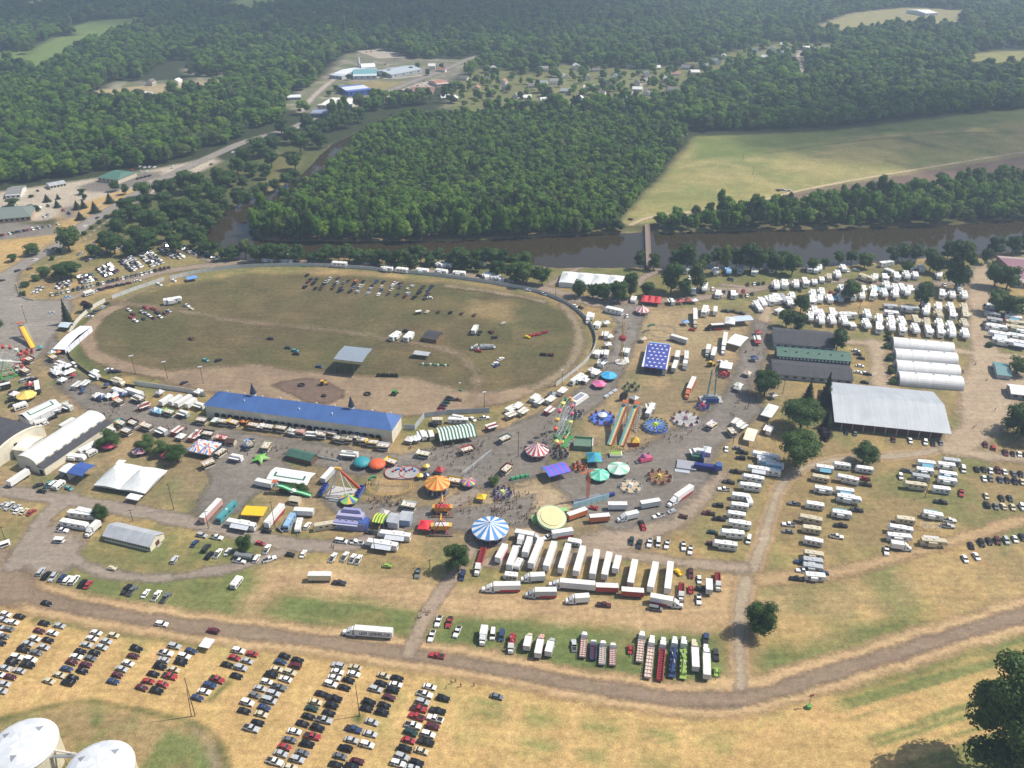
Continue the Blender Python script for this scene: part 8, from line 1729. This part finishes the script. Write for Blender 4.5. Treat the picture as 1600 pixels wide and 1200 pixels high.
# the thickest of the crowd, too many and too small to tell apart
CR = MB(); cr_ = random.Random(3)
def crowd(n, poly):
    w = Parr(poly); x0, y0 = w.min(0); x1, y1 = w.max(0)
    k = 0
    while k < n:
        X, Y = cr_.uniform(x0, x1), cr_.uniform(y0, y1)
        if not inside(np.array([X]), np.array([Y]), w)[0]: continue
        k += 1; me = cr_.choice(PM)[1]; t = cr_.random() * 6.28; c, s_ = math.cos(t), math.sin(t); sc_ = cr_.uniform(.8, 1.05); o = len(CR.v)
        CR.v += [(X + sc_ * (v.co.x * c - v.co.y * s_), Y + sc_ * (v.co.x * s_ + v.co.y * c), .12 + sc_ * v.co.z) for v in me.vertices]
        for pl in me.polygons: CR.f.append(tuple(o + q for q in pl.vertices)); CR.m.append(CR.mi(me.materials[pl.material_index]))
for n, pl in ((110, [(775, 765), (800, 760), (815, 775), (800, 800), (775, 815), (765, 800)]), (40, [(575, 780), (625, 776), (632, 792), (580, 796)]), (80, [(330, 690), (480, 702), (620, 722), (640, 735), (480, 715), (335, 702)]), (50, [(680, 690), (760, 690), (740, 720), (690, 715)]), (45, [(150, 625), (240, 650), (320, 675), (310, 690), (200, 665), (140, 640)]), (40, [(840, 655), (880, 640), (920, 640), (880, 700), (850, 720)]), (40, [(960, 700), (1080, 670), (1120, 660), (1060, 695), (990, 720)]), (60, [(640, 705), (800, 680), (850, 700), (780, 750), (660, 735)]), (40, [(75, 530), (110, 570), (150, 620), (120, 620), (85, 570)]), (30, [(940, 490), (990, 500), (975, 580), (930, 620)]), (40, [(690, 770), (840, 770), (830, 830), (720, 810)])): crowd(n, pl)
tag(link('crowd', CR.mesh('crowd')), 'thick crowd of fairgoers on the midway', kind='stuff')
settle_labels()
# ------------------------------------------------------------------ air
hb = MB(); hm = bpy.data.materials.new('haze_air'); hm.use_nodes = True
hn = hm.node_tree
for n_ in list(hn.nodes):
    if n_.type != 'OUTPUT_MATERIAL': hn.nodes.remove(n_)
pv = hn.nodes.new('ShaderNodeVolumePrincipled')
pv.inputs['Color'].default_value = (.62, .79, 1.0, 1)
pv.inputs['Density'].default_value = HAZE_DENSITY
pv.inputs['Anisotropy'].default_value = .2
hn.links.new(pv.outputs[0], [n_ for n_ in hn.nodes if n_.type == 'OUTPUT_MATERIAL'][0].inputs['Volume'])
hb.box(-4600, 4600, -300, 5400, -4, CAM_H + 8, hm)
tag(link('haze', hb.mesh('haze')), 'thin summer haze over the whole valley', kind='stuff')
# ------------------------------------------------------------------ fair-weather clouds high above, whose soft shadows lie on the far country
cm_ = bpy.data.materials.new('cloud_vapour'); cm_.use_nodes = True
N = cm_.node_tree.nodes; L = cm_.node_tree.links; p = N['Principled BSDF']
p.inputs['Base Color'].default_value = (.85, .86, .88, 1); p.inputs['Roughness'].default_value = 1
tc = N.new('ShaderNodeTexCoord'); ln = N.new('ShaderNodeVectorMath'); ln.operation = 'LENGTH'; mp = N.new('ShaderNodeVectorMath'); mp.operation = 'MULTIPLY'; mp.inputs[1].default_value = (1, 1, 0)
L.new(tc.outputs['Object'], mp.inputs[0]); L.new(mp.outputs[0], ln.inputs[0])
nz = N.new('ShaderNodeTexNoise'); nz.inputs['Scale'].default_value = 3.2; nz.inputs['Detail'].default_value = 6; L.new(tc.outputs['Object'], nz.inputs['Vector'])
ma = N.new('ShaderNodeMath'); ma.operation = 'MULTIPLY_ADD'; L.new(nz.outputs[0], ma.inputs[0]); ma.inputs[1].default_value = -.9; L.new(ln.outputs['Value'], ma.inputs[2])
mr = N.new('ShaderNodeMapRange'); mr.inputs[1].default_value = .55; mr.inputs[2].default_value = .05; mr.inputs[3].default_value = 0; mr.inputs[4].default_value = .62
L.new(ma.outputs[0], mr.inputs[0]); L.new(mr.outputs[0], p.inputs['Alpha'])
for (px, py), rx, ry, lb in (((620, 22), 640, 430, 'broad cloud drifting above the far wooded hills'), ((1500, 205), 260, 190, 'small cloud above the far river field'), ((60, 20), 300, 300, 'cloud above the far left country')):
    X, Y = P(px, py); zc = 950.; k = zc / math.tan(SUN_EL)
    rgc = np.random.default_rng(int(px)); b = MB()
    nu, nv = 28, 10; V = []; F = []
    for j in range(nv + 1):
        t = math.pi * j / nv - math.pi / 2
        for i in range(nu):
            a = 2 * math.pi * i / nu; w = 1 + .10 * math.sin(3 * a + px) + .07 * math.sin(7 * a + j) + .05 * rgc.normal()
            c = max(.02, math.cos(t)) ** .7
            V.append((c * math.cos(a) * w, c * math.sin(a) * w, (math.sin(t) if t > 0 else .35 * math.sin(t)) * (1 + .25 * math.sin(5 * a + 2 * j))))
    for j in range(nv):
        for i in range(nu): F.append((j * nu + i, j * nu + (i + 1) % nu, (j + 1) * nu + (i + 1) % nu, (j + 1) * nu + i))
    b.add(V, F, cm_)
    o = link('cloud', b.mesh('cloud'), None, (X + k * math.sin(SUN_AZ), Y + k * math.cos(SUN_AZ), zc), 0, (rx, ry, 110))
    tag(o, lb, kind='stuff')
